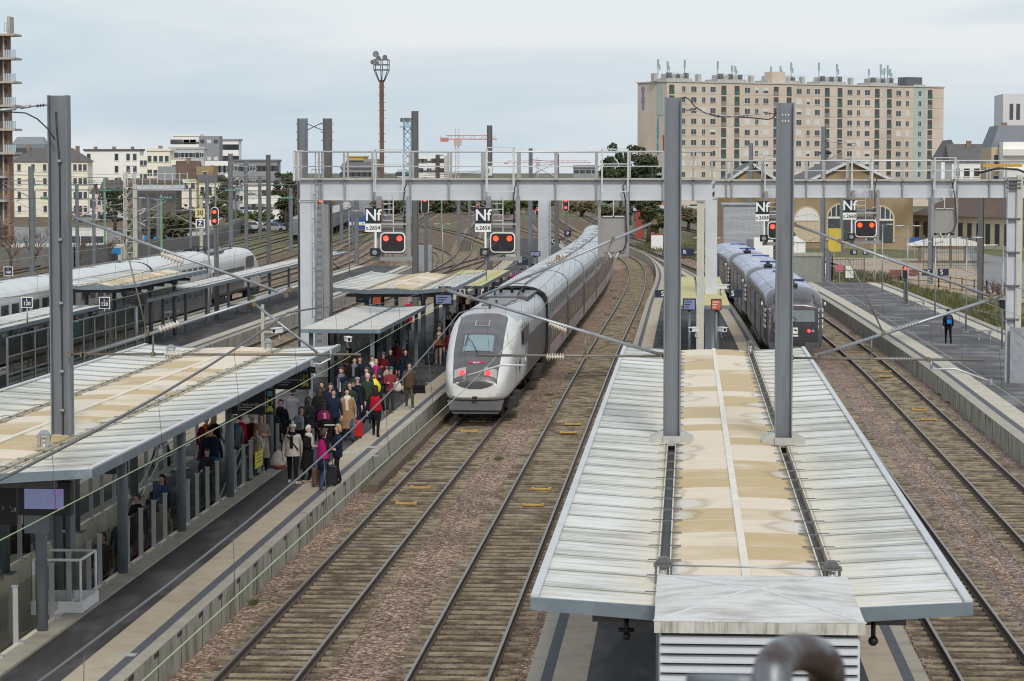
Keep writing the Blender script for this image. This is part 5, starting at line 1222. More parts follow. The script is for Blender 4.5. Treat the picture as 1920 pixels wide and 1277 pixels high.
def cctv(label, p, rz, pole=None):
    t = thing('security_camera', label, 'camera', p, 'security cameras', rz); mb = MB(); mb.box(-.09,.09,-.25,.25,-.08,.08); mb.box(-.11,.11,-.30,.22,.08,.11); mb.build('housing', M_white, t, org=(0,0,0)); mb = MB(); mb.tube([(0,.1,-.08),(0,.12,-.3),(.1,.12,-.35)], .03, 8); mb.build('bracket', M_galv, t, org=(0,0,0))
    mb = MB(); mb.tube([(0,-.262,0),(0,-.245,0)], .06, 12); mb.build('lens', M_lens, t, org=(0,0,0)); return t
cctv('white security camera on the gantry leg, left one of the low pair', PY(1301,618,107), radians(-30)); cctv('white security camera on the gantry leg, right one of the low pair', PY(1354,618,107), radians(25)); cctv('white security camera beside the olive roof and letter S board', PY(1355,538,107), radians(60)); cctv('white security camera on a beige post between canopy and gantry ladder', PY(520,620,90), radians(-20)); cctv('white dome-like security camera above the waiting crowd at the gantry leg', PY(652,636,96), radians(20))
mb = MB(); p = PZ(493,652,0); mb.box(p.x-.08,p.x+.08,p.y-.08,p.y+.08,0,2.3); mb.box(p.x-.05,p.x+.9,p.y-.05,p.y+.05,.8,.9); simple('camera_post', 'short beige post with a side arm beside the tracks', 'post', M_beige, mb)
# orange beacons between the rails
bm_ = MB(); bm_.box(-.28,.28,-.09,.09,0,.035); bm_.box(-.30,-.22,-.13,.13,.0,.06); bm_.box(.22,.30,-.13,.13,.0,.06); B0 = None
for k, (x, y, lab) in enumerate(((895,791,'nearest the nose of the high-speed train'),(880,809,'second from the nose of the high-speed train'),(788,915,'third in front of the high-speed train'),(762,945,'lowest in front of the high-speed train'),
    (1074,796,'topmost on the clear track'),(1066,812,'second from the top on the clear track'),(1015,918,'third from the top on the clear track'),(1000,948,'lowest on the clear track'),
    (1659,697,'pale one farthest along the right-hand track'),(1661,706,'second farthest along the right-hand track'),(1724,769,'rusty one in the middle of the right-hand track'),(1741,787,'closest on the right-hand track'))):
    p = PZ(x, y, -.14)
    if B0 is None: o = bm_.build('track_beacon', M_ochre, org=(0,0,0)); B0 = o.data
    else: o = bpy.data.objects.new('track_beacon', B0); COL.objects.link(o)
    o.location = p; tag(o, 'orange track beacon '+lab, 'beacon', 'orange beacons between the rails')
# lift housing, gutter frames and the blurred rail close by
t = thing('lift_housing', 'pale grey lift housing with a stained pyramid roof and louvres before the canopy', 'lift housing', (.81,28,PZT)); X0, X1, Y0, Y1, ZT_ = -.30, 1.92, 27.95, 31.15, 4.43
M_cab = mk('housing_grey_paint', (.56,.58,.61), .5, var=.05); M_cabr = mk('stained_housing_roof', (.60,.59,.565), .55, var=.16, scale=4, stretch=(.5,2.5,1), col2=(.34,.31,.255), s2=1.7, st2=(.8,1.8,1), lo=.46, hi=.72)
M_moss = mk('drip_stained_lip', (.50,.50,.46), .7, var=.2, scale=5, col2=(.20,.20,.15), s2=22, st2=(1,1,.10), lo=.5, hi=.75)
mb = MB(); c = (X0+X1)/2; d = (Y0+Y1)/2; e = .05; vs = [(X0-e,Y0-e,ZT_),(X1+e,Y0-e,ZT_),(X1+e,Y1,ZT_),(X0-e,Y1,ZT_),(c-.05,d,ZT_+.10),(c+.05,d,ZT_+.10)]
mb.add(vs, [(0,1,5,4),(1,2,5),(2,3,4,5),(3,0,4)]); mb.build('roof', M_cabr, t)
mb = MB()
for a, b in ((0,4),(1,5),(2,5),(3,4)): mb.beam(Vector(vs[a])+Vector((0,0,.006)), Vector(vs[b])+Vector((0,0,.006)), .035,.014)
mb.build('hip_seam', mk('seam_pale', (.62,.63,.64), .5, var=.1), t)
mb = MB(); mb.box(X0-e,X1+e,Y0-e-.002,Y1+.002,ZT_-.13,ZT_-.003); mb.build('roof_lip', M_moss, t)
mb = MB(); mb.box(X0,X1,Y0+.05,Y1-.1,PZT,ZT_-.135); mb.build('casing', M_cab, t)
mb = MB(); mb.box(X0+.03,X1-.03,Y0+.04,Y0+.049,ZT_-.72,ZT_-.14); mb.build('louvre_void', M_black, t)
for k in range(5):
    z = ZT_-.17-k*.108; mb = MB(); mb.prism([(Y0+.045,z),(Y0-.045,z-.055),(Y0-.045,z-.078),(Y0+.045,z-.06)], X0+.015, X1-.015, plane='yz'); mb.build('louvre', M_cab, t)
mb = MB(); z0, z1 = ZT_-1.9, ZT_-.94; mb.box(X0+.16,X1-.16,Y0+.035,Y0+.045,z0,z1); fr = mb.build('panel_frame', M_dark, t)
mb = MB(); mb.box(X0+.175,X1-.175,Y0+.028,Y0+.04,z0,z1-.015); mb.build('window_rim', M_cab, t)
mb = MB(); mb.box(X0+.22,X1-.22,Y0+.02,Y0+.033,z0,z1-.07); mb.build('window', mk('blue_window', (.02,.04,.13), .15, var=0), t)
mb = MB(); mb.box(X0+.22,X0+.34,Y0+.012,Y0+.019,z1-.2,z1-.072); st = mb.build('sticker', mk('sticker_blue', (.03,.17,.50), .5, var=0), t)
mb = MB()
for k in range(4): mb.prism([(X0+.23+k*.028,z1-.108),(X0+.242+k*.028,z1-.108),(X0+.25+k*.028,z1-.076),(X0+.238+k*.028,z1-.076)], Y0+.006, Y0+.0115)
mb.build('sticker_stripes', M_white, st, org=ORG[t.name])
mb = MB(); mb.box(X0+.145,X0+.149,Y0+.03,Y0+.052,z0,ZT_-.73); mb.build('panel_joint', M_dark, t)
def gframe(label, x, y, z):
    t = thing('anchor_frame', label, 'bracket', (x,y,z), 'steel anchor frames on the canopy gutters'); mb = MB()
    for a in (-.10,.10):
        for b in (-.10,.10): mb.cbox((x+a,y+b,z+.17),(.025,.025,.34))
    mb.cbox((x,y,z+.35),(.26,.26,.03)); mb.prism([(x-.11,z+.37),(x+.11,z+.37),(x+.05,z+.45),(x-.05,z+.45)], y-.08, y+.08); mb.build('frame', M_mastd if x > -5 else M_galv, t)
    mb = MB(); mb.tube([(x,y,z),(x,y,z+.25)], .03, 8); mb.tube([(x,y,z+.2),(x,y,z+.3)], .05, 8); mb.build('rod', M_alu, t)
gframe('dark anchor frame on the gutter left of the lift housing', -.30, 33.4, 3.86); gframe('dark anchor frame on the gutter right of the lift housing', 1.90, 33.2, 3.86)
gframe('galvanised anchor frame at the near corner of the left canopy gutter', -12.6, 49.0, 3.86); gframe('galvanised anchor frame on the left canopy near its far end', -15.1, 73.5, 3.86); gframe('galvanised anchor frame at the far end of the left canopy by the gantry leg', -12.7, 76.4, 3.86)
gframe('dark anchor frame at the far end of the central canopy between the masts', 1.90, 76.6, 3.86)
mb = MB(); mb.tube([(-.3,33.4,4.2),(1.9,33.2,4.2)], .012, 6); simple('tie_rod', 'thin steel rod between the two dark anchor frames', 'rod', M_galv, mb)
M_pipe = mk('weathered_handrail', (.22,.24,.26), .42, metal=.5, var=.08, scale=8, col2=(.085,.06,.055), s2=7, st2=(1,1,1), lo=.42, hi=.54)
t = thing('handrail', 'blurred weathered steel handrail loop close in front of the lift housing', 'handrail', PY(1500,1277,4.2))
Yp = 4.2; pts = [PY(1275,1264,Yp+1.1), PY(1360,1275,Yp+.5)]
mb = MB(); arc = []
for k in range(13):
    a = pi - k*pi/12; arc.append(Vector(PY(1499+51*cos(a), 1262-39*sin(a), Yp-.1+.25*(k/12))))
down = [PY(1448,1380,Yp-.1)]; end = [PY(1552,1380,Yp+.15)]
mb.tube(down+[PY(1448,1300,Yp-.1)]+arc+[PY(1550,1300,Yp+.15)]+end, .0325, 20); mb.build('bend', M_pipe, t)
mb = MB(); mb.tube([PY(1290,1276,Yp+.1), PY(1448,1279,Yp+.05)], .012, 12); mb.build('rail', M_pipe, t)
# signs of wear lettering on the dark edge stripe
for (x, y) in ((238,1240),(362,1127),(476,1040),(548,966),(572,937)):
    p = PZ(x-16, y-6, PZT+.004)
mb = MB(); p = PZ(1160,1165,PZT); mb.cbox((-.55,45.0,2.9),(.16,.25,.45)); simple('speaker_box', 'white loudspeaker box hanging under the near end of the central canopy', 'speaker', M_white, mb)
mb = MB(); mb.sphere((2.35,31.9,3.5), .065, 10); mb.tube([(2.35,31.9,3.5),(2.35,31.9,3.75)], .03, 6); simple('dome_camera', 'black dome camera under the canopy edge right of the lift housing', 'camera', M_black, mb)
mb = MB(); mb.sphere((-.75,31.9,3.52), .055, 10); mb.tube([(-.75,31.9,3.52),(-.75,31.9,3.75)], .03, 6); mb.tube([(-.85,31.9,3.6),(-.65,31.9,3.6)], .03, 6); simple('dome_camera', 'small black dome camera under the canopy edge left of the lift housing', 'camera', M_black, mb)
# ---------------- people ----------------
def body_mesh(pose):
    j = {}; J = lambda n, p, r: j.__setitem__(n, (Vector(p), r))
    J('pelvis',(0,0,.96),(.155,.115)); J('spine',(0,.01,1.14),(.135,.105)); J('chest',(0,0,1.33),(.165,.12)); J('neckb',(0,.01,1.47),(.075,.07)); J('neck',(0,0,1.53),(.05,.052)); J('jaw',(0,-.015,1.60),(.062,.075)); J('skull',(0,-.002,1.685),(.076,.092)); J('crown',(0,.005,1.735),(.05,.062))
    E = [('pelvis','spine'),('spine','chest'),('chest','neckb'),('neckb','neck'),('neck','jaw'),('jaw','skull'),('skull','crown')]
    st = {'stand':0,'walk':.20,'hold':.04,'phone':.03,'bend':0,'walkb':-.18}[pose]
    for s, n in ((-1,'l'),(1,'r')):
        f = st*s
        J('hip'+n,(.09*s,0,.88),(.10,.105)); J('knee'+n,(.10*s,-.03-f*.8,.50),(.066,.07)); J('ank'+n,(.105*s,.03-f*1.1+(.05 if f < 0 else 0),.10),(.047,.05)); J('heel'+n,(.105*s,.05-f*1.1,.045),(.045,.04)); J('toe'+n,(.12*s,-.13-f*1.1,.035),(.047,.033))
        E += [('pelvis','hip'+n),('hip'+n,'knee'+n),('knee'+n,'ank'+n),('ank'+n,'heel'+n),('heel'+n,'toe'+n)]
        J('sho'+n,(.175*s,.01,1.40),(.075,.08))
        g = -st*s
        if pose == 'hold' or (pose == 'phone' and s == 1):
            up = .25 if pose == 'phone' else 0
            J('elb'+n,(.24*s,-.02,1.12),(.053,.055)); J('wri'+n,((.12-.05*up)*s,-.25,1.14+up*1.1),(.033,.034)); hd = Vector((-.35*s,-.9,.2 if not up else .8)).normalized()
        else:
            J('elb'+n,(.245*s,.05-g*.3,1.12),(.053,.055)); J('wri'+n,(.255*s,-.02-g*.9,.87),(.033,.034)); hd = Vector((0,-.15-g,-1)).normalized()
        E += [('chest','sho'+n),('sho'+n,'elb'+n),('elb'+n,'wri'+n)]
        w = j['wri'+n][0]; side = hd.cross(Vector((s,0,0))).normalized()
        J('palm'+n, w+hd*.075, (.036,.020)); E.append(('wri'+n,'palm'+n)); pm = j['palm'+n][0]
        for q, (o, L_) in enumerate(((-.028,.062),(-.009,.075),(.010,.070),(.028,.055))):
            J('f%d%s'%(q,n), pm+side*o+hd*.035, (.0095,.0095)); J('g%d%s'%(q,n), pm+side*o+hd*(.035+L_*.5)+Vector((-s*.008,0,0)), (.0085,.0085)); J('h%d%s'%(q,n), pm+side*o+hd*(.035+L_)+Vector((-s*.022,0,0)), (.0075,.0075))
            E += [('palm'+n,'f%d%s'%(q,n)),('f%d%s'%(q,n),'g%d%s'%(q,n)),('g%d%s'%(q,n),'h%d%s'%(q,n))]
        J('th'+n, w+hd*.04-side*.045, (.011,.011)); J('ti'+n, w+hd*.08-side*.06+Vector((-s*.012,0,0)), (.009,.009)); E += [('wri'+n,'th'+n),('th'+n,'ti'+n)]
    names = list(j); idx = {n: i for i, n in enumerate(names)}
    me = bpy.data.meshes.new('person_body'); me.from_pydata([j[n][0] for n in names], [(idx[a],idx[b]) for a, b in E], [])
    o = bpy.data.objects.new('tmpb', me); COL.objects.link(o); mod = o.modifiers.new('s','SKIN'); sk = me.skin_vertices[0].data
    for n in names: sk[idx[n]].radius = j[n][1]; sk[idx[n]].use_root = (n == 'pelvis')
    mod.use_smooth_shade = True; ss = o.modifiers.new('u','SUBSURF'); ss.levels = 1; ss.render_levels = 1
    bpy.context.view_layer.update()
    m2 = bpy.data.meshes.new_from_object(o.evaluated_get(bpy.context.evaluated_depsgraph_get())); bpy.data.objects.remove(o)
    hands = [j['wril'][0], j['wrir'][0]]; pl = [j['palml'][0], j['palmr'][0]]
    m2.materials.clear()
    for k in range(5): m2.materials.append(MATS['skin_light'])
    for p in m2.polygons:
        c = p.center; mi = 1
        if c.z > 1.505: mi = 0
        elif any((c-q).length < .115 and (c-h).length > .012 for q, h in zip(pl, hands)) and abs(c.x) > .05: mi = 0
        elif c.z < .085: mi = 3
        elif c.z < .93 and abs(c.x) < .215: mi = 2
        p.material_index = mi; p.use_smooth = True
    bm = bmesh.new(); bm.from_mesh(m2)
    for v in bm.verts:      # brow, nose and chin pulled out of the head surface
        c = v.co
        if c.z > 1.55 and c.y < -.03: 
            v.co.y -= .018*math.exp(-((c.x/.014)**2+((c.z-1.645)/.02)**2)) 
    def ball(cc, r, mi, sc=(1,1,1)):
        n0 = set(bm.faces); bmesh.ops.create_icosphere(bm, subdivisions=1, radius=r, matrix=Matrix.Translation(cc) @ Matrix.Diagonal((*sc,1)))
        for f in bm.faces:
            if f not in n0: f.material_index = mi; f.smooth = True
    for s in (-1,1): ball((s*.030,-.088,1.672), .011, 4, (1.2,.6,.7)); ball((s*.079,.005,1.655), .02, 0, (.4,.8,1.3)); 
    ball((0,-.098,1.648), .013, 0, (.8,1,1.5)); ball((0,-.086,1.612), .016, 4, (1.2,.4,.3))
    bm.to_mesh(m2); bm.free(); return m2
C3 = lambda n, c, r=.85: mk('cloth_'+n, c, r, var=.3, scale=7, local=True, spec=.12)
for n, c in (('light',(.55,.33,.25)),('dark',(.10,.05,.035))): mk('skin_'+n, c, .55, var=.05, local=True)
CL = {n: C3(n, c) for n, c in dict(black=(.012,.012,.014), navy=(.014,.020,.042), charcoal=(.035,.036,.042), grey=(.14,.145,.16), lgrey=(.25,.26,.29), white=(.50,.47,.42), cream=(.60,.55,.45), beige=(.36,.27,.20), camel=(.30,.18,.10), brown=(.09,.055,.035), olive=(.085,.085,.055), green=(.03,.05,.035), red=(.40,.01,.025), burg=(.11,.012,.02), magenta=(.40,.015,.15), blue=(.05,.085,.17), teal=(.02,.13,.18), jeans=(.055,.08,.15), pinkish=(.36,.27,.25), plaid=(.20,.035,.04), tan=(.28,.16,.08), orange=(.45,.12,.03)).items()}
HR = {n: mk('hair_'+n, c, .6, var=.25, scale=14, local=True) for n, c in dict(black=(.010,.008,.008), brown=(.05,.027,.016), auburn=(.12,.045,.02), blond=(.42,.28,.13), grey=(.30,.29,.28), white=(.60,.58,.54)).items()}
M_eye = mk('eye_dark', (.03,.02,.018), .4, var=0)
BODY = {}
def shell(rings, n=16):
    """clothing shell: list of (z, rx, ry, y offset)"""
    mb = MB(); rr = []
    for z, rx, ry, oy in rings: rr.append([Vector((rx*cos(2*pi*k/n)*(1+.03*sin(3*k)), oy+ry*sin(2*pi*k/n), z)) for k in range(n)])
    mb.loft(rr, 0); return mb
PARTS = {}
def part_mesh(kind):
    if kind in PARTS: return PARTS[kind]
    mb = MB()
    def cap(z0, r, up=1.79, back=.02, n=14, sx=1):
        rr = []
        for z, q in ((z0,1.0),(z0+.04,1.06),(z0+.08,1.0),(up-.025,.72),(up,.25)): rr.append([Vector((.088*q*r*cos(2*pi*k/n)*sx, .012+back*.3+.105*q*r*sin(2*pi*k/n), z)) for k in range(n)])
        return rr
    if kind == 'hair_short':
        n = 14; rr = []
        for z, q, oy in ((1.60,.80,.035),(1.64,.98,.030),(1.69,1.06,.022),(1.74,.92,.010),(1.775,.62,.006),(1.785,.2,.006)): rr.append([Vector((.082*q*cos(2*pi*k/n), oy+(.085 if sin(2*pi*k/n) > 0 else (.062 if z < 1.70 else .095))*q*sin(2*pi*k/n), z)) for k in range(n)])
        mb.loft(rr)
    elif kind in ('hair_long','hair_bob'):
        n = 14; rr = []; tab = ((1.30,.75,.07),(1.42,1.05,.06),(1.55,1.12,.045),(1.64,1.12,.032),(1.70,1.12,.020),(1.75,.95,.012),(1.785,.55,.008),(1.795,.2,.006))
        if kind == 'hair_bob': tab = tab[2:]
        for z, q, oy in tab: rr.append([Vector((.088*q*cos(2*pi*k/n), oy+(.085 if sin(2*pi*k/n) > 0 else (.045 if z < 1.705 else .098))*q*sin(2*pi*k/n), z)) for k in range(n)])
        mb.loft(rr)
    elif kind == 'beanie': mb.loft(cap(1.685, 1.05)); 
    elif kind == 'pom': mb.loft(cap(1.675, 1.1)); mb.sphere((0,.0,1.83), .045, 8)
    elif kind == 'flatcap': mb.loft(cap(1.69, 1.08, 1.775)); mb.box(-.08,.08,-.15,-.05,1.69,1.705)
    elif kind == 'hood': 
        n = 12; rr = []
        for z, q, oy in ((1.40,1.5,.08),(1.47,1.55,.08),(1.52,1.3,.06),(1.55,1.0,.05)): rr.append([Vector((.10*q*cos(2*pi*k/n), oy+.08*q*sin(2*pi*k/n), z)) for k in range(n)])
        mb.loft(rr)
    elif kind == 'jacket': mb = shell(((.82,.19,.15,0),(.86,.20,.16,0),(1.0,.185,.15,0),(1.15,.185,.148,0),(1.32,.215,.155,0),(1.42,.19,.13,.01),(1.475,.10,.09,.01),(1.50,.075,.07,.01)))
    elif kind == 'puffer':
        r = [];
        for k in range(9): z = .80+k*.07; r += [(z,.195,.155,0),(z+.035,.222,.178,0)]
        mb = shell(r+[(1.44,.20,.14,.01),(1.50,.09,.08,.01)])
    elif kind == 'coat': mb = shell(((.42,.235,.20,.02),(.46,.24,.20,.02),(.70,.22,.18,.01),(.95,.20,.165,0),(1.12,.185,.15,0),(1.32,.215,.155,0),(1.42,.19,.13,.01),(1.475,.10,.09,.01),(1.50,.075,.07,.01)))
    elif kind == 'vest': mb = shell(((.90,.205,.165,0),(.95,.207,.168,0),(1.15,.20,.160,0),(1.32,.212,.168,0),(1.40,.165,.135,.01),(1.46,.10,.09,.01)))
    elif kind == 'scarf': mb = shell(((1.38,.10,.12,-.02),(1.42,.125,.13,-.015),(1.47,.13,.125,-.01),(1.52,.105,.10,0),(1.54,.07,.07,0))); mb.box(-.07,.02,-.185,-.145,1.05,1.42)
    elif kind == 'skirt': mb = shell(((.60,.17,.15,0),(.75,.18,.16,0),(.95,.175,.14,0)))
    elif kind == 'beard': mb.sphere((0,-.055,1.60), .055, 10, sc=(1,.8,.9))
    elif kind == 'strap': mb.beam((-.14,-.165,1.42),(.17,-.175,1.0),.035,.012,up=(0,1,0))
    o = mb.build('tmp', M_eye, org=(0,0,0)); o.data.name = kind; PARTS[kind] = o.data; m = o.data; bpy.data.objects.remove(o); return m
def person(label, p, face, pose, top, legs, hair, hcol, wear=(), h=1.72, skin='light', shoes='black', group='travellers on the platforms', arms=None):
    if pose not in BODY: BODY[pose] = body_mesh(pose)
    o = bpy.data.objects.new('person', BODY[pose]); COL.objects.link(o); ORG[o.name] = Vector(p)
    o.location = p; o.rotation_euler = (radians(random.uniform(-2.5,2.5)),radians(random.uniform(-2.5,2.5)),radians(face)); k = h/1.745; o.scale = (k*random.uniform(.96,1.06),k*random.uniform(.96,1.06),k)
    tag(o, label, 'person', group)
    mats = [MATS['skin_'+skin], CL[arms or top], CL[legs], CL[shoes] if shoes in CL else CL['black'], M_eye]
    for i, m in enumerate(mats): o.material_slots[i].link = 'OBJECT'; o.material_slots[i].material = m
    def add(kind, name, m):
        c = bpy.data.objects.new(name, part_mesh(kind)); COL.objects.link(c); c.parent = o; c.material_slots[0].link = 'OBJECT'; c.material_slots[0].material = m
    if hair in ('beanie','pom','flatcap'): add(hair, {'beanie':'beanie','pom':'bobble_hat','flatcap':'flat_cap'}[hair], CL[hcol]); 
    elif hair: add('hair_'+hair, 'hair', HR[hcol])
    for w in wear:
        kind, c = w; add(kind.replace('2',''), {'coat':'coat','jacket':'jacket','puffer':'padded_jacket','vest':'vest','scarf':'scarf','hood':'fur_hood','skirt':'skirt','hair_long':'hair','hair_bob':'hair','beard':'beard','strap':'bag_strap','hair_short':'hair'}[kind], HR[c] if kind.startswith('hair') or kind == 'beard' else CL[c])
    return o
def ph(px, py, h=1.72, z=PZT): return PZ(px, py, z+h) - Vector((0,0,h))
def pf(px, py, z=PZT): return PZ(px, py, z)
def ramp_p(px, py, X, h=1.72):
    a = PX_(px, py, X); return Vector((a.x, a.y, a.z-h))
P = person
P('person in white fleece jacket and cream bobble hat walking with a big white bag', pf(549,906), 5, 'walk', 'white', 'black', 'pom', 'cream', [('puffer','white'),('strap','black'),('scarf','black')], 1.66, shoes='white')
P('person with blond bob in a navy uniform jacket reading a paper with the pink-vested helper', pf(632,908), -75, 'hold', 'navy', 'black', 'bob', 'blond', [('jacket','navy')], 1.68)
P('person in magenta vest over black and jeans seen from behind, holding out a paper', pf(604,918), 130, 'hold', 'magenta', 'jeans', 'bob', 'brown', [('vest','magenta'),('skirt','navy')], 1.68, shoes='grey', arms='black')
P('older person with white hair in long black coat and white scarf', pf(576,905), 70, 'hold', 'black', 'black', 'short', 'white', [('coat','black'),('scarf','white')], 1.62, shoes='pinkish')
P('person with a pale grey backpack worn in front of a dark coat', ph(563,764,1.66), 10, 'stand', 'charcoal', 'black', 'long', 'brown', [('jacket','black')], 1.66)
P('bearded person in grey padded jacket and black cap under the interchange sign', ph(545,731,1.80), 10, 'walk', 'grey', 'black', 'flatcap', 'black', [('puffer','grey'),('beard','black')], 1.80)
P('person in long black coat standing left of the grey padded jacket', ph(523,750,1.72), 0, 'stand', 'black', 'black', 'short', 'black', [('coat','black'),('scarf','black')], 1.72)
P('young person with mop of black hair in a navy sweater', ph(627,731,1.74), 15, 'stand', 'navy', 'black', 'short', 'black', [('jacket','navy')], 1.74)
P('tall person with brown hair in dark navy jacket behind the crowd', ph(620,720,1.82), 10, 'stand', 'navy', 'black', 'short', 'brown', [('jacket','navy')], 1.82)
P('person with dark hair and green scarf peering between two taller travellers', ph(605,717,1.68), -20, 'stand', 'black', 'black', 'long', 'black', [('jacket','black'),('scarf','olive')], 1.68)
P('person in black coat with orange bag strap left of the green scarf', ph(598,727,1.74), 5, 'stand', 'black', 'black', 'short', 'black', [('coat','black')], 1.74, skin='dark')
P('person in magenta vest facing the camera behind the helper with papers', ph(607,752,1.72), 10, 'hold', 'magenta', 'black', 'short', 'black', [('vest','magenta')], 1.72, skin='dark', arms='black')
P('small person with black hair in black leaning between the two magenta vests', ph(611,772,1.52), -10, 'hold', 'black', 'black', 'short', 'black', [('jacket','black')], 1.52, arms='black')
P('person with long dark hair in camel coat and pale scarf', ph(654,730,1.70), 10, 'walk', 'beige', 'jeans', 'long', 'black', [('coat','camel'),('scarf','cream'),('hair_long','black')], 1.70)
P('person in flat cap and navy coat behind the camel coat', ph(664,712,1.80), 15, 'walkb', 'navy', 'navy', 'flatcap', 'charcoal', [('jacket','navy'),('coat','navy')], 1.80)
P('person in light grey beanie and black coat behind the flat cap', ph(673,709,1.68), 5, 'stand', 'black', 'black', 'beanie', 'lgrey', [('coat','black'),('hood','grey')], 1.68)
P('person in red vest with long brown hair seen from behind near the platform edge', pf(705,818), 178, 'walk', 'red', 'black', 'long', 'brown', [('vest','red'),('skirt','black'),('hair_long','brown')], 1.68, arms='black')
P('elderly person with white hair in dark green coat and burgundy shirt', ph(688,702,1.72), 5, 'stand', 'green', 'navy', 'short', 'white', [('jacket','green')], 1.72)
P('person with short grey hair, fuchsia scarf and dark coat carrying a yellow bag', ph(705,675,1.78), 12, 'hold', 'charcoal', 'black', 'short', 'grey', [('coat','charcoal'),('scarf','magenta')], 1.78)
P('person in teal beanie, red plaid jacket and tan boots', pf(731,774), 10, 'hold', 'plaid', 'charcoal', 'beanie', 'teal', [('jacket','plaid')], 1.66, shoes='tan')
P('person in camouflage jacket and olive trousers with a large black handbag', pf(768,768), 8, 'walk', 'olive', 'olive', 'short', 'black', [('jacket','brown')], 1.72, shoes='white')
P('person with long black hair in navy coat, tallest of the three by the green strap', ph(759,656,1.74), 8, 'walkb', 'navy', 'black', 'long', 'black', [('coat','navy'),('scarf','black'),('hair_long','black')], 1.74)
P('person with glasses and black scarf between the burgundy and navy coats', ph(732,656,1.70), 5, 'stand', 'black', 'black', 'long', 'black', [('coat','black'),('scarf','black')], 1.70)
P('person in burgundy coat and grey knitted hat', ph(717,661,1.62), 15, 'hold', 'burg', 'black', 'beanie', 'grey', [('coat','burg')], 1.62)
P('person with brown hair, grey scarf and a cream strap on a black coat', ph(662,672,1.70), 5, 'stand', 'black', 'black', 'short', 'brown', [('coat','black'),('scarf','grey')], 1.70)
P('person with long auburn hair beside the grey scarf', ph(674,670,1.66), 5, 'stand', 'navy', 'navy', 'long', 'auburn', [('jacket','navy'),('hair_long','auburn')], 1.66)
P('person with white hair and scarf, brown jacket and pale trousers pulling a suitcase', pf(822,682), 5, 'walk', 'brown', 'pinkish', 'short', 'white', [('jacket','brown'),('scarf','cream')], 1.66, shoes='pinkish')
P('tall person in olive jacket behind the white-haired traveller', ph(824,603,1.84), 5, 'stand', 'olive', 'black', 'short', 'brown', [('jacket','olive')], 1.84)
P('person in black talking on a phone near the train', ph(845,590,1.72), 5, 'phone', 'black', 'black', 'short', 'auburn', [('coat','black')], 1.72)
P('grey-haired person in brown coat beside the train nose', ph(858,577,1.78), 5, 'stand', 'brown', 'black', 'short', 'grey', [('coat','brown')], 1.78)
# far side of the stairs
P('person in white hooded coat with black backpack bending away near the stairs', ph(402,780,1.66), 150, 'walk', 'white', 'black', 'bob', 'blond', [('puffer','white'),('hood','beige')], 1.66)
P('person in orange and burgundy coat at the canopy edge', ph(383,783,1.66), 30, 'stand', 'burg', 'black', 'short', 'brown', [('coat','burg'),('scarf','orange')], 1.66)
P('person in grey coat with a bright teal scarf at the head of the stairs', ph(438,780,1.70), 5, 'stand', 'grey', 'navy', 'short', 'black', [('jacket','grey'),('scarf','teal')], 1.70)
P('person in red jacket seen from the side behind the interchange sign', ph(456,777,1.70), 110, 'walk', 'red', 'black', 'short', 'black', [('puffer','red')], 1.70)
P('person in burgundy sweater and cream bobble hat at the stair head', ph(473,778,1.66), 160, 'stand', 'burg', 'black', 'pom', 'cream', [('jacket','burg')], 1.66)
P('person in beige coat holding a white bag beside the canopy post', ph(492,778,1.68), 5, 'hold', 'beige', 'black', 'long', 'auburn', [('coat','beige')], 1.68)
P('child with long blond hair in a cream coat looking over the railing', ph(478,806,1.30), -5, 'stand', 'cream', 'black', 'long', 'blond', [('jacket','beige'),('hair_long','blond')], 1.30)
P('person in black beanie and dark hooded parka starting down the stairs', ramp_p(398,802,-13.0,1.76), 5, 'walk', 'navy', 'black', 'beanie', 'black', [('puffer','navy'),('hood','tan')], 1.76)
P('person in dark coat with teal backpack going down the stairs', ramp_p(389,843,-12.95,1.66), 0, 'hold', 'charcoal', 'black', 'short', 'brown', [('jacket','charcoal'),('scarf','charcoal')], 1.66)
P('person in blue jacket with long auburn hair on the stairs', ramp_p(303,891,-13.75,1.70), -20, 'stand', 'blue', 'black', 'long', 'auburn', [('puffer','blue'),('hair_long','auburn')], 1.70)
P('person in black jacket looking down on the stairs', ramp_p(257,927,-14.0,1.76), -30, 'walk', 'black', 'black', 'short', 'brown', [('jacket','black')], 1.76)
P('person with curly dark hair half hidden on the stairs', ramp_p(225,968,-14.2,1.64), 5, 'stand', 'black', 'black', 'bob', 'brown', [('jacket','black')], 1.64)
P('person with black hair in dark sweater low on the stairs behind the glass', ramp_p(187,1001,-13.8,1.66), 0, 'stand', 'brown', 'black', 'bob', 'black', [('jacket','brown')], 1.66)
P('person in beige coat behind the glass railing on the stairs', ramp_p(306,942,-13.2,1.62), -10, 'stand', 'beige', 'black', 'bob', 'brown', [('coat','beige')], 1.62)
P('person in dark red top deep on the stairs behind the glass', ramp_p(270,995,-13.3,1.66), 0, 'stand', 'burg', 'black', 'short', 'brown', [('jacket','burg')], 1.66)
P('child in pink trousers behind the glass at the lowest visible stairs', ramp_p(178,1062,-13.3,1.25), 0, 'stand', 'blue', 'magenta', 'short', 'brown', [('jacket','blue')], 1.25)
P('person in blue jeans beyond the stairwell under the black panel', pf(14,1036), -40, 'walk', 'black', 'jeans', 'short', 'brown', [('jacket','black')], 1.80, shoes='white')
P('person in black trousers beyond the stairwell glass railing', pf(303,877), 60, 'walk', 'black', 'black', 'short', 'brown', [('jacket','charcoal')], 1.72)
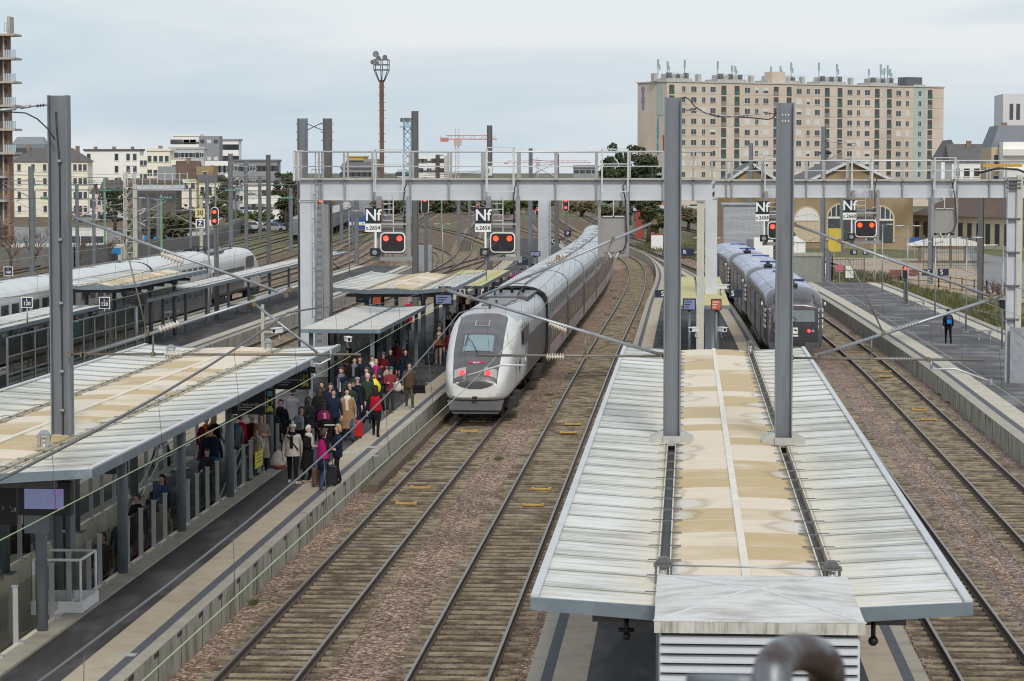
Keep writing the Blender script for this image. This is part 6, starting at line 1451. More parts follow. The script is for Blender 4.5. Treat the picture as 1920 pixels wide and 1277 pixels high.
# left island platform
P('person in tan trousers and brown jacket with black backpack seen from behind', pf(57,692), 170, 'stand', 'brown', 'tan', 'short', 'brown', [('jacket','tan')], 1.80)
P('person in teal jacket and black trousers standing in the glass shelter', pf(143,664), 150, 'stand', 'teal', 'black', 'short', 'brown', [('jacket','teal')], 1.80)
P('person in black leaning in the glass shelter beside the teal jacket', pf(176,655), -60, 'hold', 'black', 'black', 'short', 'black', [('jacket','black')], 1.74)
# right platform
P('person in black with a bright blue backpack walking away on the empty platform', pf(1778,645), 180, 'walk', 'black', 'black', 'beanie', 'black', [('jacket','black')], 1.78)
P('person in red coat between the far canopies', PZ(765,562,PZT+1.7)-Vector((0,0,1.7)), 0, 'stand', 'red', 'black', 'short', 'grey', [('coat','red')], 1.7)
# waiting crowd along the train, mostly dark clothes
rg = random.Random(11); cnt = 0
tops = ['black','black','navy','navy','charcoal','charcoal','brown','burg','olive','green']
spots = [(842,618,'by the rear coach steps'),(868,560,'next to the pantograph car'),(880,556,'close to the first coach'),(866,545,'under the letter S board'),(872,572,'close beside the train nose'),(892,545,'under the olive roof edge'),(838,575,'beneath the wide display'),(851,605,'behind the phone caller'),
 (836,590,'left of the phone caller'),(655,655,'inside the shelter entrance'),(666,640,'behind the shelter glass corner'),(645,700,'beside the gantry cable duct'),(652,718,'in front of the gantry cable duct'),(690,652,'inside the glazed waiting shelter'),(742,640,'seated side of the glazed waiting shelter'),(905,536,'under the olive roof middle'),
 (918,530,'beyond the olive roof middle'),(932,522,'at the far end of the olive roof'),(945,518,'past the olive roof'),(958,512,'near the letter R board'),(968,508,'below the letter R board'),(978,505,'right of the letter R board'),(990,500,'below the small distant display'),(1000,496,'right of the small distant display'),
 (1010,492,'farthest in the waiting crowd'),(985,512,'at the coach door below the distant display'),(640,690,'by the beige duct at the gantry leg'),(574,745,'behind the grey padded jacket'),(512,765,'beside the interchange sign post'),
 (1008,503,'beside the distant coach'),(684,690,'behind the elderly traveller'),(700,668,'behind the fuchsia scarf')]
for x, y, where in spots:
    top = rg.choice(tops if y > 540 else tops+['red','magenta','beige']); hr = rg.choice(['short','long','bob','short','beanie']); hc = rg.choice(['black','brown','brown','auburn','grey','blond']) if hr != 'beanie' else rg.choice(['black','grey','red'])
    w = rg.choice(['coat','jacket','puffer']); h = rg.uniform(1.6,1.82)
    cn = {'burg':'burgundy'}.get(top, top); wn = {'coat':'long coat','jacket':'jacket','puffer':'padded jacket'}[w]
    P('person in %s %s %s' % (cn, wn, where), ph(x, y, h), rg.uniform(-35,35), rg.choice(['stand','hold','walk']), top, rg.choice(['black','navy','charcoal','jeans']), hr, hc, [(w, top)]+([('scarf', rg.choice(['grey','cream','burg']))] if rg.random() < .4 else []), h, skin=rg.choice(['light','light','light','dark']))
# ---------------- luggage ----------------
def bag(kind, label, p, rz=0, mat=None, s=1., mat2=None):
    t = thing({'suitcase':'suitcase','backpack':'backpack','handbag':'handbag','sack':'carrier_bag','paper':'paper_sheet'}[kind], label, {'suitcase':'suitcase','backpack':'backpack','handbag':'handbag','sack':'bag','paper':'paper'}[kind], p, None, radians(rz)); O = (0,0,0)
    if kind == 'suitcase':
        mb = MB(); mb.box(-.21*s,.21*s,-.13*s,.13*s,.06,.64*s); o = mb.build('shell', mat, t, org=O); b = o.modifiers.new('b','BEVEL'); b.width = .035; b.segments = 3
        mb = MB()
        for k in range(4): mb.box(-.15*s+k*.1*s-.008,-.15*s+k*.1*s+.008,-.14*s,-.125*s,.1,.6*s)
        mb.build('ribs', mat, t, org=O)
        mb = MB(); mb.tube([(-.09,.1*s,.64*s),(-.09,.1*s,.95*s),(.09,.1*s,.95*s),(.09,.1*s,.64*s)], .012, 6); mb.build('handle', M_dark, t, org=O)
        for x in (-.15,.15):
            mb = MB(); mb.tube([(x*s-.02,0,.035),(x*s+.02,0,.035)], .035, 10); mb.build('wheel', M_black, t, org=O)
    elif kind == 'backpack':
        mb = MB(); mb.loft([[Vector((a*.15*s*q*(1 if abs(a) < 1 else 1), b*.10*s*q, z*s)) for a, b in ((-1,-.6),(-.7,-1),(.7,-1),(1,-.6),(1,.6),(.7,1),(-.7,1),(-1,.6))] for z, q in ((0,.75),(.05,1),(.3,1.02),(.42,.85),(.46,.4))]); mb.build('sack', mat, t, org=O)
        mb = MB(); mb.box(-.11*s,.11*s,-.15*s,-.09*s,.05*s,.24*s); mb.build('front_pocket', mat2 or mat, t, org=O)
        for x in (-.1,.1): mb = MB(); mb.tube([(x*s,.1*s,.4*s),(x*s,.22*s,.38*s),(x*s,.24*s,.15*s),(x*s,.1*s,.05*s)], .018, 6); mb.build('strap', mat, t, org=O)
    elif kind == 'handbag':
        mb = MB(); mb.prism([(-.22*s,0),(.22*s,0),(.18*s,.26*s),(-.18*s,.26*s)], -.07*s, .07*s); mb.build('body', mat, t, org=O)
        mb = MB(); mb.tube([(-.1*s,0,.26*s),(-.07*s,0,.46*s),(.07*s,0,.46*s),(.1*s,0,.26*s)], .012, 6); mb.build('handle', mat, t, org=O)
    elif kind == 'sack':
        mb = MB(); mb.loft([[Vector((.2*s*q*cos(2*pi*k/12), .12*s*q*sin(2*pi*k/12), z*s)) for k in range(12)] for z, q in ((0,.5),(.08,.95),(.22,1.05),(.36,.7),(.46,.25))]); mb.build('body', mat, t, org=O)
        mb = MB(); mb.tube([(-.05*s,0,.44*s),(0,0,.62*s),(.05*s,0,.44*s)], .012, 5); mb.build('handle', mat2 or mat, t, org=O)
        if mat2: mb = MB(); mb.loft([[Vector((.2*s*q*1.04*cos(2*pi*k/12), .12*s*q*1.04*sin(2*pi*k/12), z*s)) for k in range(12)] for z, q in ((-.01,.48),(.05,.85),(.11,1.0))]); mb.build('bottom', mat2, t, org=O)
    else:
        mb = MB(); mb.box(-.15,.15,-.1,.1,0,.004); mb.build('sheet', M_paper, t, org=O)
    return t
red_s = mk('suitcase_red', (.42,.008,.015), .35, var=.1, local=True); blk = mk('suitcase_black', (.012,.012,.015), .4, var=.1, local=True)
bag('suitcase', 'bright red wheeled suitcase standing behind the red vest', pf(668,822), 15, red_s, .95)
bag('sack', 'dark shoulder bag resting beside the red suitcase', pf(645,822)+Vector((0,0,.05)), 0, CL['charcoal'], 1.0)
bag('suitcase', 'black suitcase between the magenta vest and the navy uniform', pf(618,912), 15, blk, .95)
bag('suitcase', 'brown suitcase next to the black one by the jeans', pf(612,914)+Vector((-.25,.1,0)), 10, mk('suitcase_brown', (.10,.05,.035), .5, var=.1, local=True), .85)
bag('suitcase', 'black suitcase pulled by the white-haired traveller near the train', pf(805,684), 5, blk, .95)
bag('suitcase', 'large black suitcase at the train nose', pf(840,668), 5, blk, 1.2)
bag('suitcase', 'large black suitcase beside the traveller in tan trousers', pf(76,694), 5, blk, 1.15)
bag('suitcase', 'dark suitcase beyond the stairwell next to the blue jeans', pf(38,1040), 20, blk, 1.1)
pv = pf(549,906)
bag('sack', 'large white and brown carrier bag hanging from the white jacket', pv+Vector((-.38,-.15,.42)), 20, CL['white'], 1.15, mk('bag_brown', (.22,.07,.03), .6, var=.2, local=True))
bag('backpack', 'black backpack on the white fleece jacket', pv+Vector((.05,.22,.98)), 180, CL['black'], .9)
p = ph(563,764,1.66); bag('backpack', 'pale grey backpack worn on the chest', p+Vector((0,-.24,1.0)), 0, CL['lgrey'], .95, CL['grey'])
p = ph(705,675,1.78); bag('sack', 'bright yellow shopping bag held before the charcoal coat', p+Vector((-.02,-.36,.55)), 10, mk('bag_yellow', (.75,.62,.01), .5, var=.1, local=True), 1.2)
p = pf(731,774); bag('sack', 'patterned white bag under the arm of the plaid jacket', p+Vector((.3,-.12,.80)), 0, CL['white'], .8); bag('sack', 'pink and white bag on the shoulder of the plaid jacket', p+Vector((-.12,.2,1.25)), 0, CL['pinkish'], .7)
p = pf(768,768); bag('handbag', 'large black handbag carried by the olive trousers', p+Vector((.36,-.08,.62)), 5, CL['black'], 1.15)
p = pf(822,682); bag('handbag', 'brown leather handbag in front of the white-haired traveller', p+Vector((0,-.22,.86)), 0, mk('leather_brown', (.22,.06,.025), .5, var=.15, local=True), 1.0)
p = pf(57,692); bag('backpack', 'black backpack on the brown jacket of the traveller in tan trousers', p+Vector((0,-.20,1.05)), 0, CL['black'], 1.1)
p = pf(1778,645); bag('backpack', 'bright blue backpack on the person walking the empty platform', p+Vector((0,-.21,1.02)), 0, mk('backpack_dark_blue', (.015,.03,.07), .6, var=.1, local=True), 1.0, mk('backpack_blue', (.01,.20,.62), .6, var=.1, local=True))
p = ramp_p(389,843,-12.95,1.66); bag('backpack', 'teal backpack on the dark coat going down the stairs', p+Vector((.12,.22,.98)), 170, CL['teal'], 1.0)
p = ph(402,780,1.66); bag('backpack', 'black backpack on the white hooded coat', p+Vector((.05,-.22,1.0)), -20, CL['black'], 1.0)
p = ph(492,778,1.68); bag('handbag', 'white handbag held by the beige coat', p+Vector((-.05,-.3,.78)), 0, CL['white'], .8)
bag('paper', 'sheet of paper held between the magenta vest and navy uniform', PY(618,797,PZ(632,908,PZT).y-.05), 0)
# ---------------- land beyond the station ----------------
M_grass = mk('rough_grass', (.10,.115,.035), .95, var=.35, scale=.5, col2=(.15,.12,.06), s2=.25, lo=.45, hi=.6, bump=.4, bs=8)
M_sand = mk('sandy_lot', (.40,.28,.17), .95, var=.2, scale=.3, col2=(.30,.27,.25), s2=.12, st2=(1,2.5,1), lo=.45, hi=.58)
M_road = mk('grey_road', (.20,.195,.195), .85, var=.15, scale=.3, col2=(.26,.25,.24), s2=.2)
def gp(px, py): p = PZ(px, py, 0); return (p.x, p.y)
sheet('grass', [gp(1560,530),gp(1625,533),gp(1760,580),gp(1930,640),gp(1990,600),gp(1990,556),gp(1800,545),gp(1680,520),gp(1580,505)], -.192, M_grass)
sheet('lot', [gp(1500,500),gp(1600,512),gp(1690,528),gp(1990,575),gp(1990,470),gp(1700,462),gp(1500,466)], -.188, M_sand)
sheet('grass', [gp(1480,478),gp(1730,482),gp(1730,466),gp(1480,460)], -.184, M_grass)
sheet('road', [gp(1845,540),gp(1990,560),gp(1990,440),gp(1800,440)], -.180, M_road)
sheet('grass', [gp(1830,470),gp(1990,500),gp(1990,480),gp(1820,452)], -.176, M_grass)
sheet('grass', [gp(1195,470),gp(1345,470),gp(1400,520),gp(1470,520),gp(1470,440),gp(1195,430)], -.184, M_grass)
sheet('street', [(-330,255),(-66,255),(-58,300),(-75,420),(-330,470)], -.186, M_road)
sheet('grass', [(-58,250),(-66,255),(-60,305),(-50,400),(-42,400),(-47,300),(-50,250)], -.180, M_grass)
sheet('grass', [gp(880,470),gp(960,462),gp(985,440),gp(900,445)], -.186, M_grass)
sheet('grass', [gp(300,480),gp(470,465),gp(640,445),gp(640,425),gp(420,440),gp(240,465)], -.170, M_grass)
# yard tracks
M_yb = M_yard
def ytrack(label, ctrl, n=0, rust=True):
    pa = path(ctrl, 4); t = track(pa, ctrl[0][0], ctrl[-1][0], label, n, head=M_headr if rust else M_head, bed=False, grp='yard tracks behind the station'); return pa
sheet('grass', [gp(985,412),gp(1095,408),gp(1090,396),gp(980,398)], -.182, M_grass)
sheet('grass', [gp(640,452),gp(760,440),gp(860,425),gp(860,420),gp(640,438)], -.182, M_grass)
sheet('grass', [gp(700,492),gp(790,482),gp(800,474),gp(700,484)], -.182, M_grass)
yl = ['nearest the left island platform','second','third','fourth','fifth','sixth','farthest, by the street fence']
for k in range(6):
    x = -40.5-k*4.2
    ytrack('yard track %s from the left island platform' % (['first','second','third','fourth','fifth','sixth'][k]), [(60 if k else 60,x+.2),(180,x),(260,x-1.5-.2*k),(340,x-6-.3*k),(500,x-15),(700,x-28),(900,x-40)])
for k, c in enumerate((([(205,-26.5),(240,-27.5),(290,-33),(340,-40.5)],'crossing curve'),([(200,-29.5),(230,-32),(270,-39),(300,-44)],'crossing curve'),([(230,-23.4),(270,-22),(300,-20.5),(350,-19),(420,-23)],'crossing curve'),([(250,-24),(290,-28),(330,-35.5),(380,-46)],'crossing curve'),([(300,-21.5),(340,-27.5),(380,-34),(440,-47)],'crossing curve'),([(320,-13.5),(360,-19.5),(420,-28),(500,-37)],'crossing curve'))):
    ytrack('turnout rails curving across the yard, %s from the platforms' % (['first','second','third','fourth','fifth','sixth'][k]), c[0])
# ---------------- buildings ----------------
def window_unit(w, h, kind):
    a = MB(); a.box(-w/2,w/2,-.06,.02,-h/2,h/2); return a
WM = {}
M_wf = mk('window_frame_white', (.66,.65,.62), .5, var=0); M_pane = mk('window_pane', (.045,.055,.065), .15, var=0, spec=.8); M_shut = mk('white_shutter', (.62,.61,.58), .6, var=.04)
M_log = mk('recess_painted_shade', (.085,.075,.065), .9, var=.2); M_gbal = mk('green_balcony', (.06,.12,.105), .6, var=.25, scale=.5); M_sill = mk('window_sill', (.55,.53,.48), .7, var=0)  # loggia and opening recesses are flat: their shade is painted as a dark colour
def wmesh(w, h, kind):
    key = (round(w,2), round(h,2), kind)
    if key in WM: return WM[key]
    mb = MB()
    if kind == 'shut': mb.box(-w/2,w/2,-.05,.02,-h/2,h/2,0); mats = [M_shut]
    elif kind == 'half': mb.box(-w/2,w/2,-.04,.02,-h/2,h/2,0); mb.box(-w/2+.1,w/2-.1,-.05,-.041,-h/2+.1,-.02,1); mats = [M_shut, M_pane]
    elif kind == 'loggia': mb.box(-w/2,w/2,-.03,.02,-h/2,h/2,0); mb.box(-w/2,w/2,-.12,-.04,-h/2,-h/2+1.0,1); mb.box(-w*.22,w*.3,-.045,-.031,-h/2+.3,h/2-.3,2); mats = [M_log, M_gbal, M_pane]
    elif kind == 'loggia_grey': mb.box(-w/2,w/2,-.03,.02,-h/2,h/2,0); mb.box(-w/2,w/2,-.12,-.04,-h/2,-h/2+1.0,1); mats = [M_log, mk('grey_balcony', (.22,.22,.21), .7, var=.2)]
    elif kind == 'dark': mb.box(-w/2,w/2,-.04,.02,-h/2,h/2,0); mats = [M_pane]
    else:
        mb.box(-w/2,w/2,-.05,.02,-h/2,h/2,0); q = .07
        n = 2 if w > 1 else 1
        for k in range(n): a = -w/2+q+k*(w-q)/n; mb.box(a,a+(w-q)/n-q,-.06,-.051,-h/2+q,h/2-q,1)
        mb.box(-w/2-.08,w/2+.08,-.12,.0,-h/2-.1,-h/2,2); mats = [M_wf, M_pane, M_sill]
    o = mb.build('tmp', mats, org=(0,0,0)); o.data.name = 'window_'+kind; WM[key] = o.data; m = o.data; bpy.data.objects.remove(o); return m
class Bld:
    """building on a front wall A->B (2-D points), depth d behind it"""
    def __init__(s, label, A, B, d, z1, mat, cat='building', name='building', group=None, z0=-.3):
        s.A, s.B = Vector(A), Vector(B); s.L = (s.B-s.A).length; s.u = (s.B-s.A)/s.L; s.n = Vector((-s.u.y, s.u.x)); s.d = d; s.z1 = z1; s.z0 = z0
        s.t = thing(name, label, cat, (s.A.x, s.A.y, 0), group); s.cnt = {}; s.rest = {}
        s.M = Matrix(((s.u.x, s.n.x, 0, s.A.x),(s.u.y, s.n.y, 0, s.A.y),(0,0,1,0),(0,0,0,1)))
        mb = MB(); mb.box(0, s.L, 0, d, z0, z1, 0, s.M); mb.build('wall', mat, s.t)
        s.rot = atan2(s.u.y, s.u.x)
    def u_px(s, px):   # where a picture column meets the front wall
        r = ray(px, 300); c = Vector((r.x, r.y)); den = c.x*s.u.y-c.y*s.u.x
        return (s.A.x*c.y-s.A.y*c.x)/den if abs(den) > 1e-9 else 0
    def z_px(s, px, py):
        u = s.u_px(px); p = s.A+s.u*u; r = ray(px, py); t = p.y/r.y; return HC+r.z*t
    def win(s, u, z, w, h, kind='win', name='window'):
        me = wmesh(w, h, kind); k = s.cnt.get(name, 0)
        if k < 100:
            o = bpy.data.objects.new(name, me); COL.objects.link(o); o.parent = s.t; p = s.A+s.u*u; o.location = (p.x-s.A.x, p.y-s.A.y, z); o.rotation_euler = (0,0,s.rot); s.cnt[name] = k+1
        else: s.rest.setdefault((me.name, name), []).append((me, u, z))
    def finish(s):
        for (mn, name), lst in s.rest.items():
            mb = MB(); me = lst[0][0]
            for me, u, z in lst:
                p = s.A+s.u*u; M = Matrix.Translation((p.x,p.y,z)) @ Matrix.Rotation(s.rot,4,'Z'); b = len(mb.v); mb.v += [tuple(M @ v.co) for v in me.vertices]
                for pl in me.polygons: mb.f.append(tuple(b+i for i in pl.vertices)); mb.m.append(pl.material_index); mb.s.append(False)
            tag(mb.build(name+'s', list(me.materials), s.t), kind='stuff')
    def box(s, name, mat, u0, u1, v0, v1, z0, z1):
        mb = MB(); mb.box(u0,u1,v0,v1,z0,z1,0,s.M); return mb.build(name, mat, s.t)
    def gable(s, name, mat, z, h, over=.4, hip=0, along=True):
        a = over; mb = MB(); L, d = s.L, s.d
        if along: vs = [(-a,-a,z),(L+a,-a,z),(L+a,d+a,z),(-a,d+a,z),(-a+hip,d/2,z+h),(L+a-hip,d/2,z+h)]; fs = [(0,1,5,4),(1,2,5),(2,3,4,5),(3,0,4),(3,2,1,0)]
        else: vs = [(-a,-a,z),(L+a,-a,z),(L+a,d+a,z),(-a,d+a,z),(L/2,-a+hip,z+h),(L/2,d+a-hip,z+h)]; fs = [(0,1,4),(1,2,5,4),(2,3,5),(3,0,4,5),(3,2,1,0)]
        mb.add([s.M @ Vector(v) for v in vs], fs); return mb.build(name, mat, s.t)
# the long apartment block
M_apt = mk('apartment_beige_panels', (.59,.50,.425), .85, var=.08, scale=.12, stretch=(1,1,.4), col2=(.53,.445,.37), s2=.09, lo=.48, hi=.62); M_green = mk('pale_green_cladding', (.40,.47,.43), .7, var=.08, scale=.3)
Ap = PY(1250,320,650); Bp = PY(1768,320,701)
ap = Bld('eleven-storey beige apartment block with roof antennas and two pale green strips', (Ap.x,Ap.y), (Bp.x,Bp.y), 13.6, 31.9, M_apt, name='apartment_block')
rg = random.Random(3)
cols = [(205,'L0'),(263,'w'),(312,'W'),(360,'w'),(405,'W'),(458,'L'),(522,'L'),(572,'W'),(618,'w'),(662,'W'),(712,'L'),(775,'L'),(823,'W'),(868,'w'),(912,'W'),(960,'L'),(1022,'L'),(1070,'W'),(1112,'w'),(1155,'W'),(1203,'L'),(1262,'L'),(1307,'W'),(1350,'w'),(1410,'g'),(1460,'L')]
for r in range(11):
    z = 31.9-1.72-2.72*r
    for c, k in cols:
        u = ap.u_px(1180+c/2.595)
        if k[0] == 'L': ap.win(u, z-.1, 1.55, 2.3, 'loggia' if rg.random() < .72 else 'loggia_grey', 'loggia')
        else:
            q = rg.random(); kind = 'shut' if q < .20 else 'half' if q < .30 else 'win'; w = 1.75 if k == 'W' else 1.15
            ap.win(u, z, w if k != 'g' else 1.1, 1.5, kind)
ap.finish()
u0, u1 = ap.u_px(1180+1380/2.595), ap.u_px(1180+1437/2.595)
ap.box('green_strip', M_green, u0, u1, -.02, .1, 2, 32.6)
mb = MB()
for r in range(11): mb.box(0, ap.L, -.012, .02, 31.9-2.98-2.72*r-.03, 31.9-2.98-2.72*r+.03, 0, ap.M)
mb.build('floor_joint', mk('panel_joint', (.36,.28,.21), .9, var=0), ap.t)
mb = MB(); mb.box(-.3,ap.L+.3,-.3,13.9,31.9,32.2,0,ap.M); mb.build('roof', mk('roof_edge_pale', (.50,.49,.46), .8, var=.1), ap.t)
mb = MB(); mb.box(-.10,.0,1.6,4.6,23.5,31.6,0,ap.M); mb.build('gable_panel', M_green, ap.t)
for nm, mat, v0, v1, z0, z1 in (('purple_lettering', mk('mural_purple', (.28,.20,.36), .8, var=.4, scale=1.2), 10.2,11.8,25,31),('teal_figure', mk('mural_teal', (.10,.33,.36), .8, var=.4, scale=1.2), 3.6,4.6,13.5,23),('red_figure', mk('mural_red', (.42,.07,.06), .8, var=.4, scale=1.2), .8,1.9,9,18.5)):
    mb = MB(); n = 7
    for k in range(n):
        q = .5+.5*abs(sin(k*2.3+len(nm))); c = (v0+v1)/2; hw = (v1-v0)/2*q; za, zb = z0+(z1-z0)*k/n, z0+(z1-z0)*(k+1)/n-.04; mb.box(-.06,-.02,c-hw,c+hw,za,zb,0,ap.M)
    mb.build(nm, mat, ap.t)
M_roofp = mk('rooftop_plant_grey', (.42,.41,.39), .8, var=.15, scale=1); M_ant = mk('antenna_grey', (.33,.40,.41), .6, var=0)
for a, b, ants in ((1262,1310,(1254,1272,1304)),(1358,1412,(1366,1393,1399)),(1452,1512,(1466,1484,1504)),(1550,1598,(1556,1590)),(1645,1695,(1650,1672,1679,1685,1690))):
    ua, ub = ap.u_px(a), ap.u_px(b); ap.box('roof_plant', M_roofp, ua, ub, 3, 9, 32.2, 33.0); ap.box('roof_plant', M_roofp, ua+1.5, ub-1.5, 4, 8, 33.0, 34.2)
    for k in range(3):
        mb = MB(); x = ua+(ub-ua)*(k+.5)/3; mb.box(x-.5,x+.5,3.5,4.5,33.0,33.9+rg.random()*.6,0,ap.M); mb.build('roof_vent', M_mastd, ap.t)
    mb = MB(); x0, x1 = ua-.5, ub+.5
    for z in (33.9,34.4): mb.box(x0,x1,2.8,2.84,z-.02,z+.02,0,ap.M)
    for k in range(9): x = x0+(x1-x0)*k/8; mb.box(x-.02,x+.02,2.8,2.84,32.2,34.4,0,ap.M)
    mb.build('roof_railing', M_ant, ap.t)
    for q in ants:
        u = ap.u_px(q); hh = rg.uniform(3.4,5.0); mb = MB(); mb.box(u-.09,u+.09,5,5.18,33.2,33.2+hh,0,ap.M); mb.box(u-.24,u+.24,4.9,5.2,33.2+hh*.55,33.2+hh*.98,0,ap.M)
        if rg.random() < .5: mb.box(u+.3,u+.6,4.9,5.1,33.2+hh*.4,33.2+hh*.7,0,ap.M)
        mb.build('antenna', M_ant, ap.t)
for q in (1328,1427,1523,1614,1245): u = ap.u_px(q); ap.box('chimney', M_roofp, u-.5, u+.5, 4, 5.4, 32.2, 34.2)
u = ap.u_px(1465); ap.box('lift_tower', M_apt, u-2, u+2.2, 1.5, 5, 31.9, 35.2); u = ap.u_px(1718); ap.box('roof_plant', mk('slate_roof', (.12,.125,.14), .7, var=.15, scale=.4), u-2.6, u+2.6, 1, 5, 32.2, 34.6)
# simple town houses: picture columns at a chosen distance
def house(label, x0, x1, yt, Y, mat, rows, colsn, d=None, wk='win', ww=1.0, wh=1.4, zr=None, roof=None, rmat=None, hip=0, chim=0, rise=2.5, z0=-.3, name='building', kinds=None, gx=None, top_gap=.9, dY=0, story=2.9, along=True, group=None):
    if x0 < 560: d = 4.5
    d = d or 12; a, b = PY(x0,yt,Y), PY(x1,yt,Y+dY); B_ = Bld(label, (a.x,Y), (b.x,Y+dY), d, a.z, mat, name=name, z0=z0, group=group); r_ = random.Random(int(x0*7+yt))
    for r in range(rows):
        for c in range(colsn):
            u = B_.L*((c+.5)/colsn) if gx is None else B_.L*gx[c]
            B_.win(u, a.z-top_gap-wh/2-r*story, ww, wh, (kinds[r_.randrange(len(kinds))] if kinds else wk))
    B_.finish()
    if roof == 'gable': B_.gable('roof', rmat, a.z, rise, hip=hip, along=along)
    elif roof == 'flat': B_.box('roof', rmat, -.25, B_.L+.25, -.25, d+.25, a.z, a.z+.45)
    elif roof == 'mansard':
        mb = MB(); i = 1.0; L = B_.L; vs = [(0,0,a.z),(L,0,a.z),(L,d,a.z),(0,d,a.z),(i,i,a.z+rise),(L-i,i,a.z+rise),(L-i,d-i,a.z+rise),(i,d-i,a.z+rise)]; mb.add([B_.M @ Vector(v) for v in vs], [(0,1,5,4),(1,2,6,5),(2,3,7,6),(3,0,4,7),(4,5,6,7)]); mb.build('roof', rmat, B_.t)
    for k in range(chim): u = B_.L*(k+.5)/chim; B_.box('chimney', mk('chimney_brick', (.24,.17,.13), .9, var=.3, scale=2), u-.35, u+.35, d*.4, d*.4+.8, a.z, a.z+(rise if roof in ('gable','mansard') else .6)+.45)
    return B_
M_cr = mk('render_cream', (.80,.76,.62), .9, var=.06, scale=.2, col2=(.74,.70,.56), s2=.12); M_wh = mk('render_white', (.82,.81,.77), .9, var=.05, scale=.2); M_pk = mk('render_pink', (.62,.50,.47), .9, var=.05, scale=.2); M_gy = mk('render_grey', (.27,.275,.29), .85, var=.06, scale=.2); M_lg = mk('render_light_grey', (.50,.52,.54), .85, var=.08, scale=.3)
M_sl = mk('slate_tiles', (.115,.105,.105), .8, var=.2, scale=.8); M_slb = mk('blue_slate', (.14,.155,.18), .6, var=.12, scale=.8); M_br = mk('brown_tiles', (.11,.072,.055), .85, var=.25, scale=.6, stretch=(1,1,3)); M_ye = mk('render_yellow', (.50,.38,.12), .9, var=.05); M_zn = mk('zinc_grey', (.22,.24,.27), .5, metal=.3, var=.1)
house('cream five-storey apartment house with slate roof behind the cable-clad mast', 26,164,303,520,M_cr,4,7,gx=[.07,.26,.42,.58,.83,.90,.965],ww=.85,wh=1.45,roof='gable',rmat=M_sl,rise=2.8,hip=4,chim=3,story=2.85,top_gap=.5)
house('zinc-clad block with turquoise glass rising over the cream house', 22,84,270,560,M_zn,1,4,ww=1.8,wh=1.8,wk='dark',roof='mansard',rmat=M_zn,rise=1.6,d=10)
house('white four-storey house with dark parapet roof and chimney pots', 158,262,283,600,M_wh,4,4,gx=[.08,.58,.79,.91],ww=1.0,wh=1.7,roof='flat',rmat=M_sl,chim=3,story=2.9,top_gap=.6)
house('pink house with brown mansard and red chimneys', 182,231,364,490,M_pk,2,6,ww=.55,wh=1.6,kinds=['win','dark','dark'],roof='mansard',rmat=M_sl,rise=2.8,chim=2,story=3.0,top_gap=.5)
house('narrow pale green-shuttered house left of the pink house', 167,181,364,492,M_wh,2,2,ww=.6,wh=1.7,roof='mansard',rmat=M_sl,rise=2.0,story=3.0)
house('pale yellow apartment house with balconies in the distance', 275,318,283,500,M_cr,5,4,ww=.9,wh=1.3,kinds=['win','dark'],roof='flat',rmat=M_cr,chim=1,story=2.8)
house('low yellow house against the grey office block', 262,276,292,520,M_cr,3,2,ww=.8,wh=1.2,story=2.8)
house('cream house with two dark openings below the grey office block', 320,346,300,470,M_cr,3,2,ww=.9,wh=1.3,story=2.8)
house('light grey office block with metal upper floors', 318,382,279,600,M_lg,4,8,ww=1.1,wh=1.2,kinds=['win','dark'],story=3.0,roof='flat',rmat=M_lg)
house('white balcony apartments topping the distant grey offices', 325,374,255,640,M_wh,4,4,ww=3.2,wh=1.2,kinds=['dark','half'],story=2.9,roof='flat',rmat=M_wh)
house('dark grey tower with few small windows', 373,411,255,620,M_gy,5,3,ww=1.0,wh=.9,kinds=['dark','dark','shut'],story=4.2)
house('white tower with a grid of small square windows', 412,447,264,640,M_wh,6,7,ww=.9,wh=1.4,wk='dark',story=2.9,roof='flat',rmat=M_gy)
house('low white modern house in front of the dark grey tower', 384,430,302,520,M_wh,3,5,ww=1.3,wh=1.5,kinds=['win','dark'],story=3.2)
house('long grey block with paired windows behind the concrete mast', 436,520,303,560,M_gy,3,10,ww=1.4,wh=1.2,kinds=['dark','win'],story=3.2,roof='flat',rmat=M_slb)
house('beige square tower house with one arched window', 368,400,312,450,mk('old_sandstone', (.33,.24,.12), .95, var=.15, scale=.4),1,1,ww=.9,wh=1.6,wk='win')
house('brown-roofed cottage beside the sandstone tower', 330,368,333,450,M_cr,1,3,ww=.8,wh=1.2,roof='gable',rmat=M_br,rise=3,chim=1)
house('cream villa with blue shutters below the sandstone tower', 373,412,340,440,M_cr,2,3,ww=.8,wh=1.5,kinds=['win','dark'],roof='gable',rmat=M_sl,rise=1.2,chim=1)
house('long low terraced building with pink balconies beyond the yard', 455,545,347,470,M_wh,2,9,ww=2.2,wh=1.1,kinds=['dark','half','shut'],story=2.6,roof='flat',rmat=M_pk)
house('dark brick warehouse behind the signal gantry remnant', 240,330,352,400,mk('dark_brick', (.12,.095,.08), .9, var=.2, scale=.5),1,5,ww=1.2,wh=1.4,wk='dark',roof='gable',rmat=M_br,rise=1.5)
house('yellow apartment block seen through the gantry railing', 650,681,295,750,M_ye,2,5,ww=1.2,wh=1.2,wk='dark',story=3,roof='flat',rmat=M_ye)
house('violet-grey block right of the yellow one', 681,705,298,750,M_gy,2,3,ww=1.2,wh=1.2,wk='dark',story=3)
house('grey roofed hall under the yellow apartment block', 640,705,316,600,M_gy,1,6,ww=2,wh=1,wk='dark',roof='gable',rmat=M_sl,rise=1.5)
house('white and brown tower block behind the dark catenary mast', 785,832,292,800,M_wh,5,6,ww=1.6,wh=1.4,kinds=['dark','win','half'],story=3.0)
